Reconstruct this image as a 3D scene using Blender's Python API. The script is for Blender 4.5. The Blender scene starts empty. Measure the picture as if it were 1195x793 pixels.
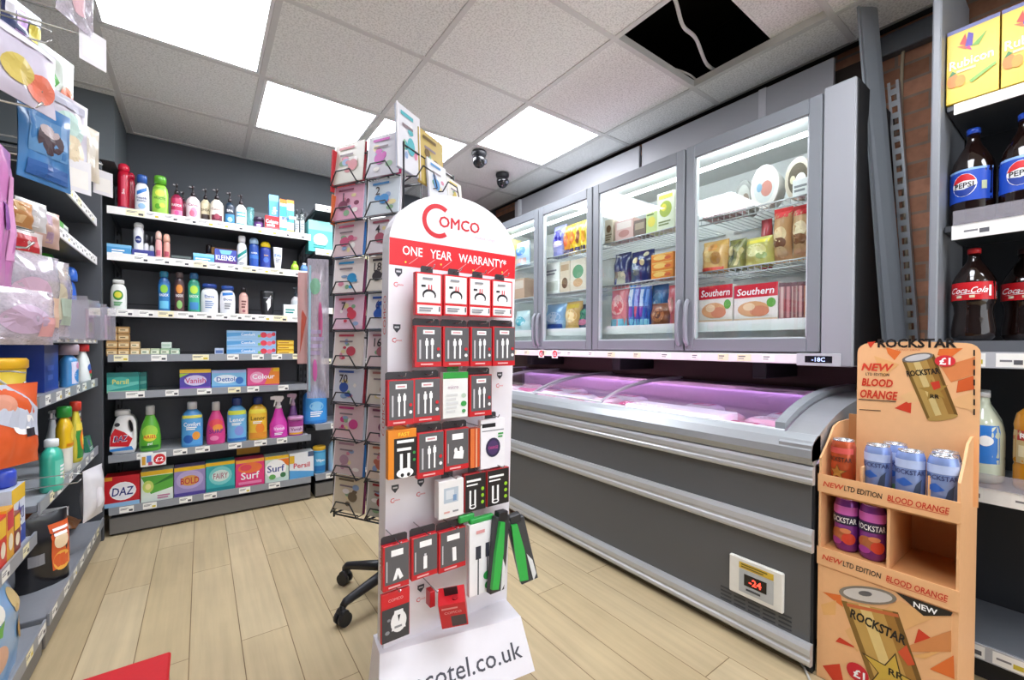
import bpy, math, random
from mathutils import Vector, Matrix
random.seed(11)
rnd = random.Random(5)
SC = bpy.context.scene
C = SC.collection
PI = math.pi

# ---------------------------------------------------------------- camera
W_IMG, H_IMG = 1195.0, 793.0
FPX, CX, CY, EYE = 501.2, 596.4, 409.84, 1.05
YAW, PITCH, ROLL = .6249, -.0117, .0048

def cam_axes():
    cy, sy = math.cos(YAW), math.sin(YAW)
    fwd = Vector((sy, cy, 0)); right = Vector((cy, -sy, 0)); up = Vector((0, 0, 1))
    f2 = fwd*math.cos(PITCH) + up*math.sin(PITCH)
    u2 = up*math.cos(PITCH) - fwd*math.sin(PITCH)
    r3 = right*math.cos(ROLL) + u2*math.sin(ROLL)
    u3 = u2*math.cos(ROLL) - right*math.sin(ROLL)
    return r3, u3, f2
AR, AU, AF = cam_axes()
def ray(x, y):
    return AR*((x-CX)/FPX) - AU*((y-CY)/FPX) + AF
def at_z(x, y, z):
    d = ray(x, y); return Vector((0, 0, EYE)) + d*((z-EYE)/d.z)
def at_x(x, y, X):
    d = ray(x, y); return Vector((0, 0, EYE)) + d*(X/d.x)
def at_y(x, y, Y):
    d = ray(x, y); return Vector((0, 0, EYE)) + d*(Y/d.y)

cd = bpy.data.cameras.new('camera')
cam = bpy.data.objects.new('camera', cd); C.objects.link(cam)
m3 = Matrix((AR, AU, -AF)).transposed().to_4x4()
m3.translation = (0, 0, EYE)
cam.matrix_world = m3
cd.sensor_width = 36; cd.lens = 36*FPX/W_IMG
cd.shift_x = (W_IMG/2-CX)/W_IMG; cd.shift_y = (CY-H_IMG/2)/W_IMG
cd.clip_start = .02
SC.camera = cam

# ---------------------------------------------------------------- materials
def lin(h):
    h = h.lstrip('#')
    o = []
    for i in (0, 2, 4):
        c = int(h[i:i+2], 16)/255
        o.append(c/12.92 if c <= .04045 else ((c+.055)/1.055)**2.4)
    return (*o, 1)
_M = {}
def M(h, r=.42, m=0.0, n=.05, sc=45, coat=0.0):
    key = (h, r, m, n, sc, coat)
    if key in _M: return _M[key]
    mt = bpy.data.materials.new('surface_'+h.lstrip('#')); mt.use_nodes = True
    nt = mt.node_tree; b = nt.nodes['Principled BSDF']
    c = lin(h)
    tex = nt.nodes.new('ShaderNodeTexNoise'); tex.inputs['Scale'].default_value = sc; tex.inputs['Detail'].default_value = 2
    tc = nt.nodes.new('ShaderNodeTexCoord'); nt.links.new(tc.outputs['Object'], tex.inputs['Vector'])
    mr = nt.nodes.new('ShaderNodeMapRange'); mr.inputs['To Min'].default_value = 1-n; mr.inputs['To Max'].default_value = 1+n
    nt.links.new(tex.outputs['Fac'], mr.inputs['Value'])
    vm = nt.nodes.new('ShaderNodeVectorMath'); vm.operation = 'SCALE'; vm.inputs[0].default_value = c[:3]
    nt.links.new(mr.outputs['Result'], vm.inputs['Scale']); nt.links.new(vm.outputs['Vector'], b.inputs['Base Color'])
    b.inputs['Roughness'].default_value = r; b.inputs['Metallic'].default_value = m
    if coat: b.inputs['Coat Weight'].default_value = coat; b.inputs['Coat Roughness'].default_value = .08
    _M[key] = mt; return mt
def glow(name, h, s):
    mt = bpy.data.materials.new(name); mt.use_nodes = True; nt = mt.node_tree; nt.nodes.clear()
    e = nt.nodes.new('ShaderNodeEmission'); e.inputs[0].default_value = lin(h); e.inputs[1].default_value = s
    o = nt.nodes.new('ShaderNodeOutputMaterial'); nt.links.new(e.outputs[0], o.inputs[0]); return mt
def clear(name, tint='#ffffff', refl=1.0, rough=.02, body=0.0, bodyc='#ffffff', ior=1.45):
    """thin clear sheet: see-through with a fresnel gloss and a little milky body"""
    mt = bpy.data.materials.new(name); mt.use_nodes = True; nt = mt.node_tree; nt.nodes.clear()
    t = nt.nodes.new('ShaderNodeBsdfTransparent'); t.inputs[0].default_value = lin(tint)
    g = nt.nodes.new('ShaderNodeBsdfGlossy'); g.inputs['Roughness'].default_value = rough
    lw = nt.nodes.new('ShaderNodeLayerWeight'); lw.inputs['Blend'].default_value = .5
    pw = nt.nodes.new('ShaderNodeMath'); pw.operation = 'POWER'; pw.inputs[1].default_value = 4.0; nt.links.new(lw.outputs['Facing'], pw.inputs[0])
    k = nt.nodes.new('ShaderNodeMath'); k.operation = 'MULTIPLY_ADD'; k.inputs[1].default_value = .35*refl; k.inputs[2].default_value = .05*refl
    nt.links.new(pw.outputs[0], k.inputs[0])
    src = t.outputs[0]
    if body:
        d = nt.nodes.new('ShaderNodeBsdfDiffuse'); d.inputs[0].default_value = lin(bodyc)
        tex = nt.nodes.new('ShaderNodeTexNoise'); tex.inputs['Scale'].default_value = 25
        mr = nt.nodes.new('ShaderNodeMapRange'); mr.inputs['To Min'].default_value = body*.5; mr.inputs['To Max'].default_value = body*1.5
        nt.links.new(tex.outputs['Fac'], mr.inputs['Value'])
        mb_ = nt.nodes.new('ShaderNodeMixShader'); nt.links.new(mr.outputs[0], mb_.inputs[0])
        nt.links.new(t.outputs[0], mb_.inputs[1]); nt.links.new(d.outputs[0], mb_.inputs[2]); src = mb_.outputs[0]
    mx = nt.nodes.new('ShaderNodeMixShader'); nt.links.new(k.outputs[0], mx.inputs[0])
    nt.links.new(src, mx.inputs[1]); nt.links.new(g.outputs[0], mx.inputs[2])
    o = nt.nodes.new('ShaderNodeOutputMaterial'); nt.links.new(mx.outputs[0], o.inputs[0]); return mt
GLASS = clear('freezer_glass', '#f4fbfa', 1.5)
LIDGLASS = clear('lid_glass', '#f1eef6', 1.4, .03)
CLEARP = clear('clear_plastic', '#f6f6f8', 1.6, .08, .22, '#e8e4ee')
CLEARFILM = clear('clear_film', '#f2f0f6', 1.8, .12, .38, '#e6dfe9')
PET = clear('clear_pet', '#eef4f2', 1.3, .05, .10, '#dfe8e6')

# ---------------------------------------------------------------- text
_T = {}
def glyphs(s, bold=.012):
    if 'M' in s: bold = min(bold, 0.0)
    key = (s, bold)
    if key in _T: return _T[key]
    cu = bpy.data.curves.new('lettering', 'FONT'); cu.body = s; cu.size = 1; cu.resolution_u = 2; cu.offset = bold
    ob = bpy.data.objects.new('lettering', cu); C.objects.link(ob)
    dg = bpy.context.evaluated_depsgraph_get()
    me = bpy.data.meshes.new_from_object(ob.evaluated_get(dg))
    v = [(q.co.x, q.co.y) for q in me.vertices]; f = [tuple(p.vertices) for p in me.polygons]
    bpy.data.objects.remove(ob); bpy.data.meshes.remove(me); bpy.data.curves.remove(cu)
    x0 = min(a for a, b in v); x1 = max(a for a, b in v); y0 = min(b for a, b in v); y1 = max(b for a, b in v)
    _T[key] = (v, f, x0, x1, y0, y1); return _T[key]

# ---------------------------------------------------------------- mesh builder
class MB:
    def __init__(s): s.v = []; s.f = []; s.m = []; s.sm = []; s.mats = []
    def mi(s, mat):
        if isinstance(mat, str): mat = M(mat)
        if mat not in s.mats: s.mats.append(mat)
        return s.mats.index(mat)
    def add(s, vs, fs, mat, smooth=False):
        o = len(s.v); k = s.mi(mat)
        s.v += [tuple(p) for p in vs]
        for f in fs: s.f.append(tuple(o+i for i in f)); s.m.append(k); s.sm.append(smooth)
        return s
    def convex(s, vs, fs, mat, smooth=False):
        c = Vector((0, 0, 0))
        vs = [Vector(p) for p in vs]
        for p in vs: c += p
        c /= len(vs); out = []
        for f in fs:
            a, b, d = vs[f[0]], vs[f[1]], vs[f[2]]
            fc = sum((vs[i] for i in f), Vector())/len(f)
            n = (b-a).cross(d-b)
            out.append(tuple(f) if n.dot(fc-c) >= 0 else tuple(reversed(f)))
        return s.add(vs, out, mat, smooth)
    def box(s, x0, x1, y0, y1, z0, z1, mat, bev=0.0):
        if x0 > x1: x0, x1 = x1, x0
        if y0 > y1: y0, y1 = y1, y0
        if z0 > z1: z0, z1 = z1, z0
        if bev <= 0:
            vs = [(x, y, z) for x in (x0, x1) for y in (y0, y1) for z in (z0, z1)]
            return s.convex(vs, [(0, 1, 3, 2), (4, 5, 7, 6), (0, 1, 5, 4), (2, 3, 7, 6), (0, 2, 6, 4), (1, 3, 7, 5)], mat)
        c = ((x0+x1)/2, (y0+y1)/2, (z0+z1)/2); h = ((x1-x0)/2, (y1-y0)/2, (z1-z0)/2)
        b = min(bev, *(q*.49 for q in h)); vs = []; ix = {}
        for sx in (-1, 1):
            for sy in (-1, 1):
                for sz in (-1, 1):
                    sg = (sx, sy, sz)
                    for a in range(3):
                        ix[(sg, a)] = len(vs)
                        vs.append(tuple(c[i]+sg[i]*(h[i] if i == a else h[i]-b) for i in range(3)))
        fs = []
        for a in range(3):
            o1, o2 = [i for i in range(3) if i != a]
            for sa in (-1, 1):
                q = []
                for s1, s2 in ((-1, -1), (1, -1), (1, 1), (-1, 1)):
                    g = [0, 0, 0]; g[a] = sa; g[o1] = s1; g[o2] = s2; q.append(ix[(tuple(g), a)])
                fs.append(q)
            for s1 in (-1, 1):
                for s2 in (-1, 1):
                    g0 = [0, 0, 0]; g1 = [0, 0, 0]
                    g0[o1] = g1[o1] = s1; g0[o2] = g1[o2] = s2; g0[a] = -1; g1[a] = 1
                    fs.append([ix[(tuple(g0), o1)], ix[(tuple(g1), o1)], ix[(tuple(g1), o2)], ix[(tuple(g0), o2)]])
        for sx in (-1, 1):
            for sy in (-1, 1):
                for sz in (-1, 1): fs.append([ix[((sx, sy, sz), a)] for a in range(3)])
        return s.convex(vs, fs, mat)
    def hexa(s, b4, t4, mat):
        """8-corner solid: bottom ring and top ring of 4 points"""
        return s.convex(list(b4)+list(t4), [(0, 1, 2, 3), (4, 5, 6, 7), (0, 1, 5, 4), (1, 2, 6, 5), (2, 3, 7, 6), (3, 0, 4, 7)], mat)
    def prism(s, pts, f3, t0, t1, mat, smooth=False):
        """outline pts (2-D), pushed from depth t0 to t1; f3(u,v,t) -> xyz"""
        n = len(pts); a = sum(pts[i][0]*pts[(i+1) % n][1]-pts[(i+1) % n][0]*pts[i][1] for i in range(n))
        if a < 0: pts = pts[::-1]
        vs = [f3(u, v, t0) for u, v in pts]+[f3(u, v, t1) for u, v in pts]
        e1 = Vector(f3(1, 0, 0))-Vector(f3(0, 0, 0)); e2 = Vector(f3(0, 1, 0))-Vector(f3(0, 0, 0)); e3 = Vector(f3(0, 0, 1))-Vector(f3(0, 0, 0))
        flip = e1.cross(e2).dot(e3)*(t1-t0) < 0
        fs = [tuple(range(n))[::-1], tuple(range(n, 2*n))]
        sd = [(i, (i+1) % n, n+(i+1) % n, n+i) for i in range(n)]
        if flip: fs = [q[::-1] for q in fs]; sd = [q[::-1] for q in sd]
        s.add(vs, fs+sd, mat, smooth); return s
    def loft(s, rings, mats, smooth=True, cap0=True, cap1=True, closed=True):
        n = len(rings[0]); o = len(s.v)
        for r in rings: s.v += [tuple(p) for p in r]
        for j in range(len(rings)-1):
            k = s.mi(mats[j] if isinstance(mats, list) else mats)
            for i in range(n if closed else n-1):
                i2 = (i+1) % n
                s.f.append((o+j*n+i, o+j*n+i2, o+(j+1)*n+i2, o+(j+1)*n+i)); s.m.append(k); s.sm.append(smooth)
        if cap0: s.f.append(tuple(o+i for i in range(n))[::-1]); s.m.append(s.mi(mats[0] if isinstance(mats, list) else mats)); s.sm.append(False)
        if cap1: s.f.append(tuple(o+(len(rings)-1)*n+i for i in range(n))); s.m.append(s.mi(mats[-1] if isinstance(mats, list) else mats)); s.sm.append(False)
        return s
    def lathe(s, prof, mats, n=20, c=(0, 0), ax=1.0, ay=1.0, p=2.0, smooth=True, cap0=True, cap1=True):
        rings = []
        for r, z in prof:
            ring = []
            for i in range(n):
                a = 2*PI*i/n; ca, sa = math.cos(a), math.sin(a)
                q = (abs(ca)**p+abs(sa)**p)**(-1/p)
                ring.append((c[0]+r*ax*ca*q, c[1]+r*ay*sa*q, z))
            rings.append(ring)
        return s.loft(rings, mats, smooth, cap0, cap1)
    def tube(s, pts, r, mat, n=8, caps=True):
        pts = [Vector(p) for p in pts]; rings = []; prev = None
        for i, p in enumerate(pts):
            t = (pts[min(i+1, len(pts)-1)]-pts[max(i-1, 0)]).normalized()
            if prev is None:
                a = Vector((0, 0, 1)) if abs(t.z) < .9 else Vector((1, 0, 0)); u = t.cross(a).normalized()
            else: u = (prev-t*prev.dot(t)).normalized()
            w = t.cross(u); prev = u
            rr = r[i] if isinstance(r, (list, tuple)) else r
            rings.append([p+u*(rr*math.cos(2*PI*k/n))+w*(rr*math.sin(2*PI*k/n)) for k in range(n)])
        return s.loft(rings, mat, True, caps, caps)
    # ---- flat printing on a surface: surf(u,v,e) -> xyz
    def grid(s, surf, u0, u1, v0, v1, mat, nu=1, nv=1, e=0.0, smooth=False):
        vs = [surf(u0+(u1-u0)*i/nu, v0+(v1-v0)*j/nv, e) for j in range(nv+1) for i in range(nu+1)]
        fs = [(j*(nu+1)+i, j*(nu+1)+i+1, (j+1)*(nu+1)+i+1, (j+1)*(nu+1)+i) for j in range(nv) for i in range(nu)]
        return s.add(vs, fs, mat, smooth)
    def blob(s, surf, cu, cv, ru, rv, mat, e=0.0, n=18, rings=2):
        vs = [surf(cu, cv, e)]; fs = []
        for k in range(1, rings+1):
            for i in range(n): a = 2*PI*i/n; vs.append(surf(cu+ru*k/rings*math.cos(a), cv+rv*k/rings*math.sin(a), e))
        for i in range(n): fs.append((0, 1+i, 1+(i+1) % n))
        for k in range(rings-1):
            for i in range(n): a = 1+k*n; fs.append((a+i, a+n+i, a+n+(i+1) % n, a+(i+1) % n))
        return s.add(vs, fs, mat)
    def strips(s, surf, pts, mat, e=0.0, n=10):
        u0 = min(p[0] for p in pts); u1 = max(p[0] for p in pts); rows = []
        for i in range(n+1):
            u = u0+(u1-u0)*min(max(i/n, 1e-4), 1-1e-4); vs = []
            for (a, b), (c, d) in zip(pts, pts[1:]+pts[:1]):
                if (a-u)*(c-u) <= 0 and a != c: vs.append(b+(d-b)*(u-a)/(c-a))
            rows.append((u, min(vs), max(vs)) if vs else (u, 0, 0))
        for (ua, a0, a1), (ub, b0, b1) in zip(rows, rows[1:]):
            m0, m1 = (a0+a1)/2, (b0+b1)/2
            s.add([surf(ua, a0, e), surf(ub, b0, e), surf(ub, b1, e), surf(ua, a1, e), surf(ua, m0, e), surf(ub, m1, e)], [(0, 1, 5, 4), (4, 5, 2, 3)], mat)
        return s
    def poly(s, surf, pts, mat, e=0.0):
        n = len(pts); a = sum(pts[i][0]*pts[(i+1) % n][1]-pts[(i+1) % n][0]*pts[i][1] for i in range(n))
        if a < 0: pts = pts[::-1]
        return s.add([surf(u, v, e) for u, v in pts], [tuple(range(n))], mat)
    def text(s, surf, st, cu, cv, h, mat, e=0.0, maxw=None, bold=.012, shear=0.0, rot=0.0, anchor='c'):
        v, f, x0, x1, y0, y1 = glyphs(st, bold)
        cap = .72; k = h/cap; kx = k; w = (x1-x0)*k
        if maxw and w > maxw: kx = k*maxw/w
        cr, sr = math.cos(rot), math.sin(rot); out = []
        xm = (x0+x1)/2 if anchor == 'c' else x0
        for x, y in v:
            a = (x-xm)*kx + shear*(y-.36)*k; b = (y-.36)*k
            out.append(surf(cu+a*cr-b*sr, cv+a*sr+b*cr, e))
        return s.add(out, f, mat)
    def mesh(s, name):
        me = bpy.data.meshes.new(name); me.from_pydata(s.v, [], s.f)
        for m in s.mats: me.materials.append(m)
        me.polygons.foreach_set('material_index', s.m); me.polygons.foreach_set('use_smooth', s.sm)
        me.update(); return me

def flat(ox, oy, oz, ux, uy, n):
    """surf for a flat face; ux, uy unit vectors, n outward normal"""
    o = Vector((ox, oy, oz)); ux = Vector(ux); uy = Vector(uy); n = Vector(n)
    return lambda u, v, e: o+ux*u+uy*v+n*e

def deco(mb, surf, W, H, cmds, e0=.0005, nu=1, nv=1, de=.0003):
    """printing commands in 0..1 coordinates over a face W x H whose surf runs u -W/2..W/2, v 0..H"""
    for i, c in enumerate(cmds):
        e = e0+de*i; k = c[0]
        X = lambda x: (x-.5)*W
        if k == 'r': mb.grid(surf, X(c[1]), X(c[2]), c[3]*H, c[4]*H, c[5], nu, nv, e)
        elif k == 'o': mb.blob(surf, X(c[1]), c[2]*H, c[3]*W, c[4]*H, c[5], e, 18, 2 if nu > 1 else 1)
        elif k == 't': mb.text(surf, c[1], X(c[2]), c[3]*H, c[4]*H, c[5], e, (c[6] if len(c) > 6 else .9)*W, .014, c[7] if len(c) > 7 else 0, c[8] if len(c) > 8 else 0)
        elif k == 'p': (mb.strips if nu > 1 else mb.poly)(surf, [(X(a), b*H) for a, b in c[1]], c[2], e)
        elif k == 's':
            pts = []
            for j in range(10):
                a = PI/2+j*PI/5; rr = c[3]*W*(1 if j % 2 == 0 else .42); pts.append((X(c[1])+rr*math.cos(a), c[2]*H+rr*math.sin(a)))
            mb.poly(surf, pts, c[4], e)
        elif k == 'lines':   # small print: x0,x1,y0,y1,rows,hex
            for j in range(c[5]):
                y = c[3]+(c[4]-c[3])*(j+.5)/c[5]; hh = (c[4]-c[3])/c[5]*.28
                mb.grid(surf, X(c[1]), X(c[1]+(c[2]-c[1])*(.75+.25*((j*37) % 5)/4)), (y-hh)*H, (y+hh)*H, c[6], nu, 1, e)

# ---------------------------------------------------------------- objects
def tag(o, label=None, cat=None, group=None, kind=None):
    if label: o['label'] = label
    if cat: o['category'] = cat
    if group: o['group'] = group
    if kind: o['kind'] = kind
    return o
def thing(name, label, cat, loc=(0, 0, 0), rz=0.0, group=None):
    o = bpy.data.objects.new(name, None); C.objects.link(o); o.empty_display_size = .03
    o.location = loc; o.rotation_euler = (0, 0, rz); return tag(o, label, cat, group)
def part(mb, name, parent, label=None, world=False):
    if world:
        r_ = parent
        while r_.parent: r_ = r_.parent
        L = r_.location; cz, sz = math.cos(r_.rotation_euler.z), math.sin(r_.rotation_euler.z)
        mb.v = [((a-L.x)*cz+(b-L.y)*sz, -(a-L.x)*sz+(b-L.y)*cz, c-L.z) for a, b, c in mb.v]
    o = bpy.data.objects.new(name, mb.mesh(name)); C.objects.link(o); o.parent = parent
    if label: o['label'] = label
    return o
def solo(mb, name, label, cat, loc=(0, 0, 0), rz=0.0, group=None, rot=None):
    o = bpy.data.objects.new(name, mb.mesh(name)); C.objects.link(o)
    o.location = loc; o.rotation_euler = rot if rot else (0, 0, rz); return tag(o, label, cat, group)
def structure(mb, name):
    o = bpy.data.objects.new(name, mb.mesh(name)); C.objects.link(o); o['kind'] = 'structure'; return o
# ================================================================ product makers (front of every product looks to local -Y)
PROF = {
 'cyl':   [(0, .93), (.015, 1), (.84, 1), (.9, .93), (.95, .72), (1, .5)],
 'aero':  [(0, .95), (.012, 1), (.9, 1), (.95, .9), (1, .8)],
 'oval':  [(0, .86), (.02, .95), (.15, .99), (.5, 1), (.75, .97), (.88, .86), (.95, .66), (1, .42)],
 'waist': [(0, .9), (.02, .98), (.2, 1), (.42, .93), (.62, .97), (.8, 1), (.9, .85), (.96, .62), (1, .4)],
 'drop':  [(0, .84), (.02, .95), (.2, 1), (.4, .98), (.6, .88), (.75, .74), (.87, .55), (.95, .43), (1, .38)],
 'should':[(0, .94), (.015, 1), (.7, 1), (.8, .97), (.88, .84), (.94, .6), (1, .38)],
 'tub':   [(0, .9), (.02, .94), (.95, 1), (1, 1)],
 'tube':  [(0, .9), (.05, .95), (.6, 1), (1, 1)],
 'spray': [(0, .96), (.015, 1), (.45, .98), (.6, .8), (.72, .62), (.85, .5), (.95, .42), (1, .36)],
}
def interp(tab, t):
    if t <= tab[0][0]: return tab[0][1]
    for (a, x), (b, y) in zip(tab, tab[1:]):
        if t <= b: return x+(y-x)*(t-a)/(b-a)
    return tab[-1][1]
def bottle(name, label, cat, loc, w, d, h, prof, hexc, cap=None, lab=None, rz=0.0, group=None, p=2.2, bands=None, r=.3, mat=None, body='body'):
    """cap = (style, hex, height fraction, width fraction); lab = (t0, t1, hex or None, width fraction, commands)"""
    t = thing(name, label, cat, loc, rz, group)
    cf = cap[2] if cap else 0
    hb = h*(1-cf); tab = PROF[prof] if isinstance(prof, str) else prof
    ts = sorted(set([a for a, b in tab]+[i/12 for i in range(13)]+([b for b, _ in bands] if bands else [])))
    base = mat or M(hexc, r, coat=.3)
    rings = [(interp(tab, q), q*hb) for q in ts]; ms = []
    for q0, q1 in zip(ts, ts[1:]):
        mm = base
        for b, hx in (bands or []):
            if (q0+q1)/2 >= b: mm = M(hx, r, coat=.3)
        ms.append(mm)
    mb = MB(); mb.lathe(rings, ms, 20, (0, 0), w/2, d/2, p)
    part(mb, body, t)
    def surf(u, v, e):
        s_ = interp(tab, v/hb); a = w/2*s_; b = d/2*s_
        q = min(abs(u)/a, .985); y = -b*(1-q**p)**(1/p)
        return (max(-a*.985, min(a*.985, u)), y-e, v)
    if lab:
        t0, t1, hx, wf, cm = lab; mb = MB(); z0 = t0*hb; H = (t1-t0)*hb; Wd = w*wf
        sf = lambda u, v, e: surf(u, v+z0, e)
        if hx: mb.grid(sf, -Wd/2, Wd/2, 0, H, M(hx, .35), 16, 6, .0006, True)
        deco(mb, sf, Wd, H, cm, .0012, 12, 3, .0004)
        if mb.v: part(mb, 'label', t)
    if cap:
        st, hx, cf, cw = cap; mb = MB(); ch = h*cf; rw = w/2*cw; z = hb; mt = M(hx, .32, coat=.2)
        cy = min(1.0, d/w*1.0) if st in ('flip', 'oval') else 1.0
        if st == 'screw': mb.lathe([(rw, z-.001), (rw, z+ch*.85), (rw*.86, z+ch)], mt, 18)
        elif st in ('flip', 'oval'): mb.lathe([(rw, z-.001), (rw, z+ch*.75), (rw*.9, z+ch*.93), (rw*.7, z+ch)], mt, 18, (0, 0), 1, max(cy, .7), 2.4)
        elif st == 'dome': mb.lathe([(rw, z-.001), (rw, z+ch*.45), (rw*.9, z+ch*.72), (rw*.62, z+ch*.92), (rw*.2, z+ch)], mt, 18)
        elif st == 'pump':
            mb.lathe([(rw, z-.001), (rw, z+ch*.28), (rw*.7, z+ch*.34), (rw*.36, z+ch*.38), (rw*.36, z+ch*.72), (rw*.62, z+ch*.74), (rw*.62, z+ch*.97), (rw*.5, z+ch)], mt, 14)
            mb.box(-rw*1.7, 0, -rw*.35, rw*.35, z+ch*.76, z+ch*.93, mt, .001)
        elif st == 'trigger':
            mb.lathe([(rw, z-.001), (rw, z+ch*.2), (rw*.7, z+ch*.25), (rw*.62, z+ch*.55)], mt, 14)
            mb.prism([(-rw*2.6, ch*.72), (-rw*2.6, ch*.95), (-rw*1.2, ch), (rw*1.5, ch*.96), (rw*1.7, ch*.8), (rw*.9, ch*.5), (-rw*.7, ch*.5), (-rw*.9, ch*.68)],
                     lambda u, v, q: (u, q, z+v), -rw*.5, rw*.5, mt)
            mb.prism([(-rw*1.1, ch*.66), (-rw*.7, ch*.66), (-rw*1.15, ch*.2), (-rw*1.6, ch*.12), (-rw*1.5, ch*.3)], lambda u, v, q: (u, q, z+v), -rw*.25, rw*.25, M('#f2f2f2'))
        part(mb, 'cap' if st not in ('pump', 'trigger') else ('pump_head' if st == 'pump' else 'trigger_head'), t)
    return t
def carton(name, label, cat, loc, w, d, h, hexc, front=(), rz=0.0, group=None, side=None, top=None, rx=0.0, r=.35, bev=.0008, left=()):
    mb = MB(); mb.box(-w/2, w/2, -d/2, d/2, 0, h, M(hexc, r), bev)
    fs = flat(0, -d/2, 0, (1, 0, 0), (0, 0, 1), (0, -1, 0)); deco(mb, fs, w, h, front)
    if side:
        for sx in (-1, 1): mb.grid(flat(sx*w/2, 0, 0, (0, -sx*-1, 0), (0, 0, 1), (sx, 0, 0)), -d/2+.001, d/2-.001, .001, h-.001, M(side, r), 1, 1, .0004)
    if left: deco(mb, flat(-w/2, 0, 0, (0, -1, 0), (0, 0, 1), (-1, 0, 0)), d, h, left)
    if top: mb.grid(flat(0, 0, h, (1, 0, 0), (0, 1, 0), (0, 0, 1)), -w/2+.001, w/2-.001, -d/2+.001, d/2-.001, M(top, r), 1, 1, .0004)
    return solo(mb, name, label, cat, loc, rz, group, (rx, 0, rz))
def pouch(name, label, cat, loc, w, h, t, hexc, front=(), rz=0.0, group=None, rx=0.0, ry=0.0, mat=None, crimp=.06, wr=.004, seed=1, r=.28, gus=False):
    """filled bag: two bulging skins meeting at the side seams with flat crimped ends"""
    rg = random.Random(seed); mb = MB(); nu, nv = 12, 14
    ph = [rg.uniform(0, 6) for _ in range(6)]
    def bulge(u, v):
        a = max(0, 1-abs(2*u/w)**2.6)**.55
        q = v/h
        if gus: b = (min(1, (1-q)/.35))**.7 if q > .0 else 1
        else:
            q2 = max(0, min(1, (q-crimp)/(1-2*crimp))); b = max(0, 1-abs(2*q2-1)**3)**.6
        wv = wr*(math.sin(u/w*9+ph[0]+v/h*5)+math.sin(v/h*13+ph[1]+u/w*4)+.6*math.sin(u/w*21+ph[2]))*a*b
        return t/2*a*b+wv*.5+.0008
    def pinch(u, v):
        q = v/h; return u*(1-.06*math.sin(PI*q)) if not gus else u*(1-.05*q)
    def front_s(u, v, e): return (pinch(u, v), -bulge(u, v)-e, v)
    def back_s(u, v, e): return (pinch(-u, v), bulge(-u, v)+e, v)
    mt = mat or M(hexc, r, coat=.4)
    mb.grid(front_s, -w/2, w/2, 0, h, mt, nu, nv, 0, True); mb.grid(back_s, -w/2, w/2, 0, h, mt, nu, nv, 0, True)
    deco(mb, front_s, w, h, front, .0012, 5, 3, .0006)
    return solo(mb, name, label, cat, loc, rz, group, (rx, ry, rz))
def roll(mb, pts, r, mat): mb.tube(pts, r, mat)

def shelf_unit(label, loc, rz, W, D, H, shelves, uprights=True, base=.1, end_panel=None, col='#3a3c41', seed=1, rail_skip=()):
    """gondola bay: local x along the bay, local -Y is the aisle side. shelves = [(z, depth, style)] style 'white' | 'grey'"""
    rg = random.Random(seed)
    t = thing('shelving_unit', label, 'shelving', loc, rz)
    mb = MB(); k = M('#5b5e64', .5)
    mb.box(0, W, D-.03, D-.01, base, H, k)
    for z in [base+.3*i for i in range(1, int((H-base)/.3)+1)]: mb.box(0, W, D-.0315, D-.029, z, z+.004, M('#26282c', .6))
    part(mb, 'back_panel', t)
    if uprights:
        for x in (.0, W):
            mb = MB(); mb.box(x-.014, x+.014, D-.075, D-.028, 0, H, M('#44474c', .45), .002)
            for i in range(int(H/.05)): mb.box(x-.004, x+.004, D-.0765, D-.0745, .06+i*.05, .085+i*.05, M('#15161a', .7))
            part(mb, 'upright', t)
    mb = MB(); mb.box(.005, W-.005, .03, D-.03, 0.0, base, M('#2f3034', .55)); mb.box(0, W, .004, .03, .012, base, M('#6e6c69', .45), .003); part(mb, 'plinth', t)
    for i, (z, dp, st) in enumerate(shelves):
        y0 = D-.03-dp
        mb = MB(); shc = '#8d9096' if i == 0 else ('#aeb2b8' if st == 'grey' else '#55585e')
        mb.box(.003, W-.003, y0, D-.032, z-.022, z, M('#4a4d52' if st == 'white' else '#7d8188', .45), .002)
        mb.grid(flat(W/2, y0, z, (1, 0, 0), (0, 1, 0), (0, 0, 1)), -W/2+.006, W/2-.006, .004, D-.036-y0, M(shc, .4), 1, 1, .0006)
        sh = part(mb, 'shelf', t)
        mb = MB(); hgt = .041; ang = .25 if st == 'grey' else .05
        f3 = lambda u, v, q: (u, y0-.001-q-(hgt-v)*ang*.0, z-.03+v)
        bodyc = M('#eceae6' if st == 'white' else '#90949a', .35)
        mb.prism([(0, 0), (W, 0), (W, hgt), (0, hgt)], f3, 0, .006, bodyc)
        sf = flat(0, y0-.007, z-.03, (1, 0, 0), (0, 0, 1), (0, -1, 0))
        x = rg.uniform(.02, .12)
        while x < W-.09:
            tw = rg.choice((.06, .065, .07, .08))
            hx = '#f6f5ee' if rg.random() < .85 else '#f4ecc4'
            mb.grid(sf, x, x+tw, .004, hgt-.003, M(hx, .4), 1, 1, .0005)
            mb.grid(sf, x+.004, x+tw*.5, .02, .023, M('#5b5b60', .6), 1, 1, .0008); mb.grid(sf, x+.004, x+tw*.62, .026, .029, M('#77777c', .6), 1, 1, .0008)
            mb.grid(sf, x+tw*.66, x+tw*.92, .009, .02, M('#4a4a50' if rg.random() < .7 else '#d9c23c', .6), 1, 1, .0008)
            x += tw+(rg.uniform(.002, .03) if st == 'white' else rg.uniform(.03, .12))
        part(mb, 'price_rail', sh)
        if i:
            for x in (.012, W-.012):
                mb = MB(); mb.prism([(D-.06, -.075), (D-.06, -.002), (y0+.02, -.002), (y0+.02, -.022)], lambda u, v, q: (x+q, u, z+v), -.0015, .0015, M('#3e4146', .5)); part(mb, 'bracket', sh)
    return t
LIGHT_W = 10.0
WORLD_S = 1.5
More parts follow.
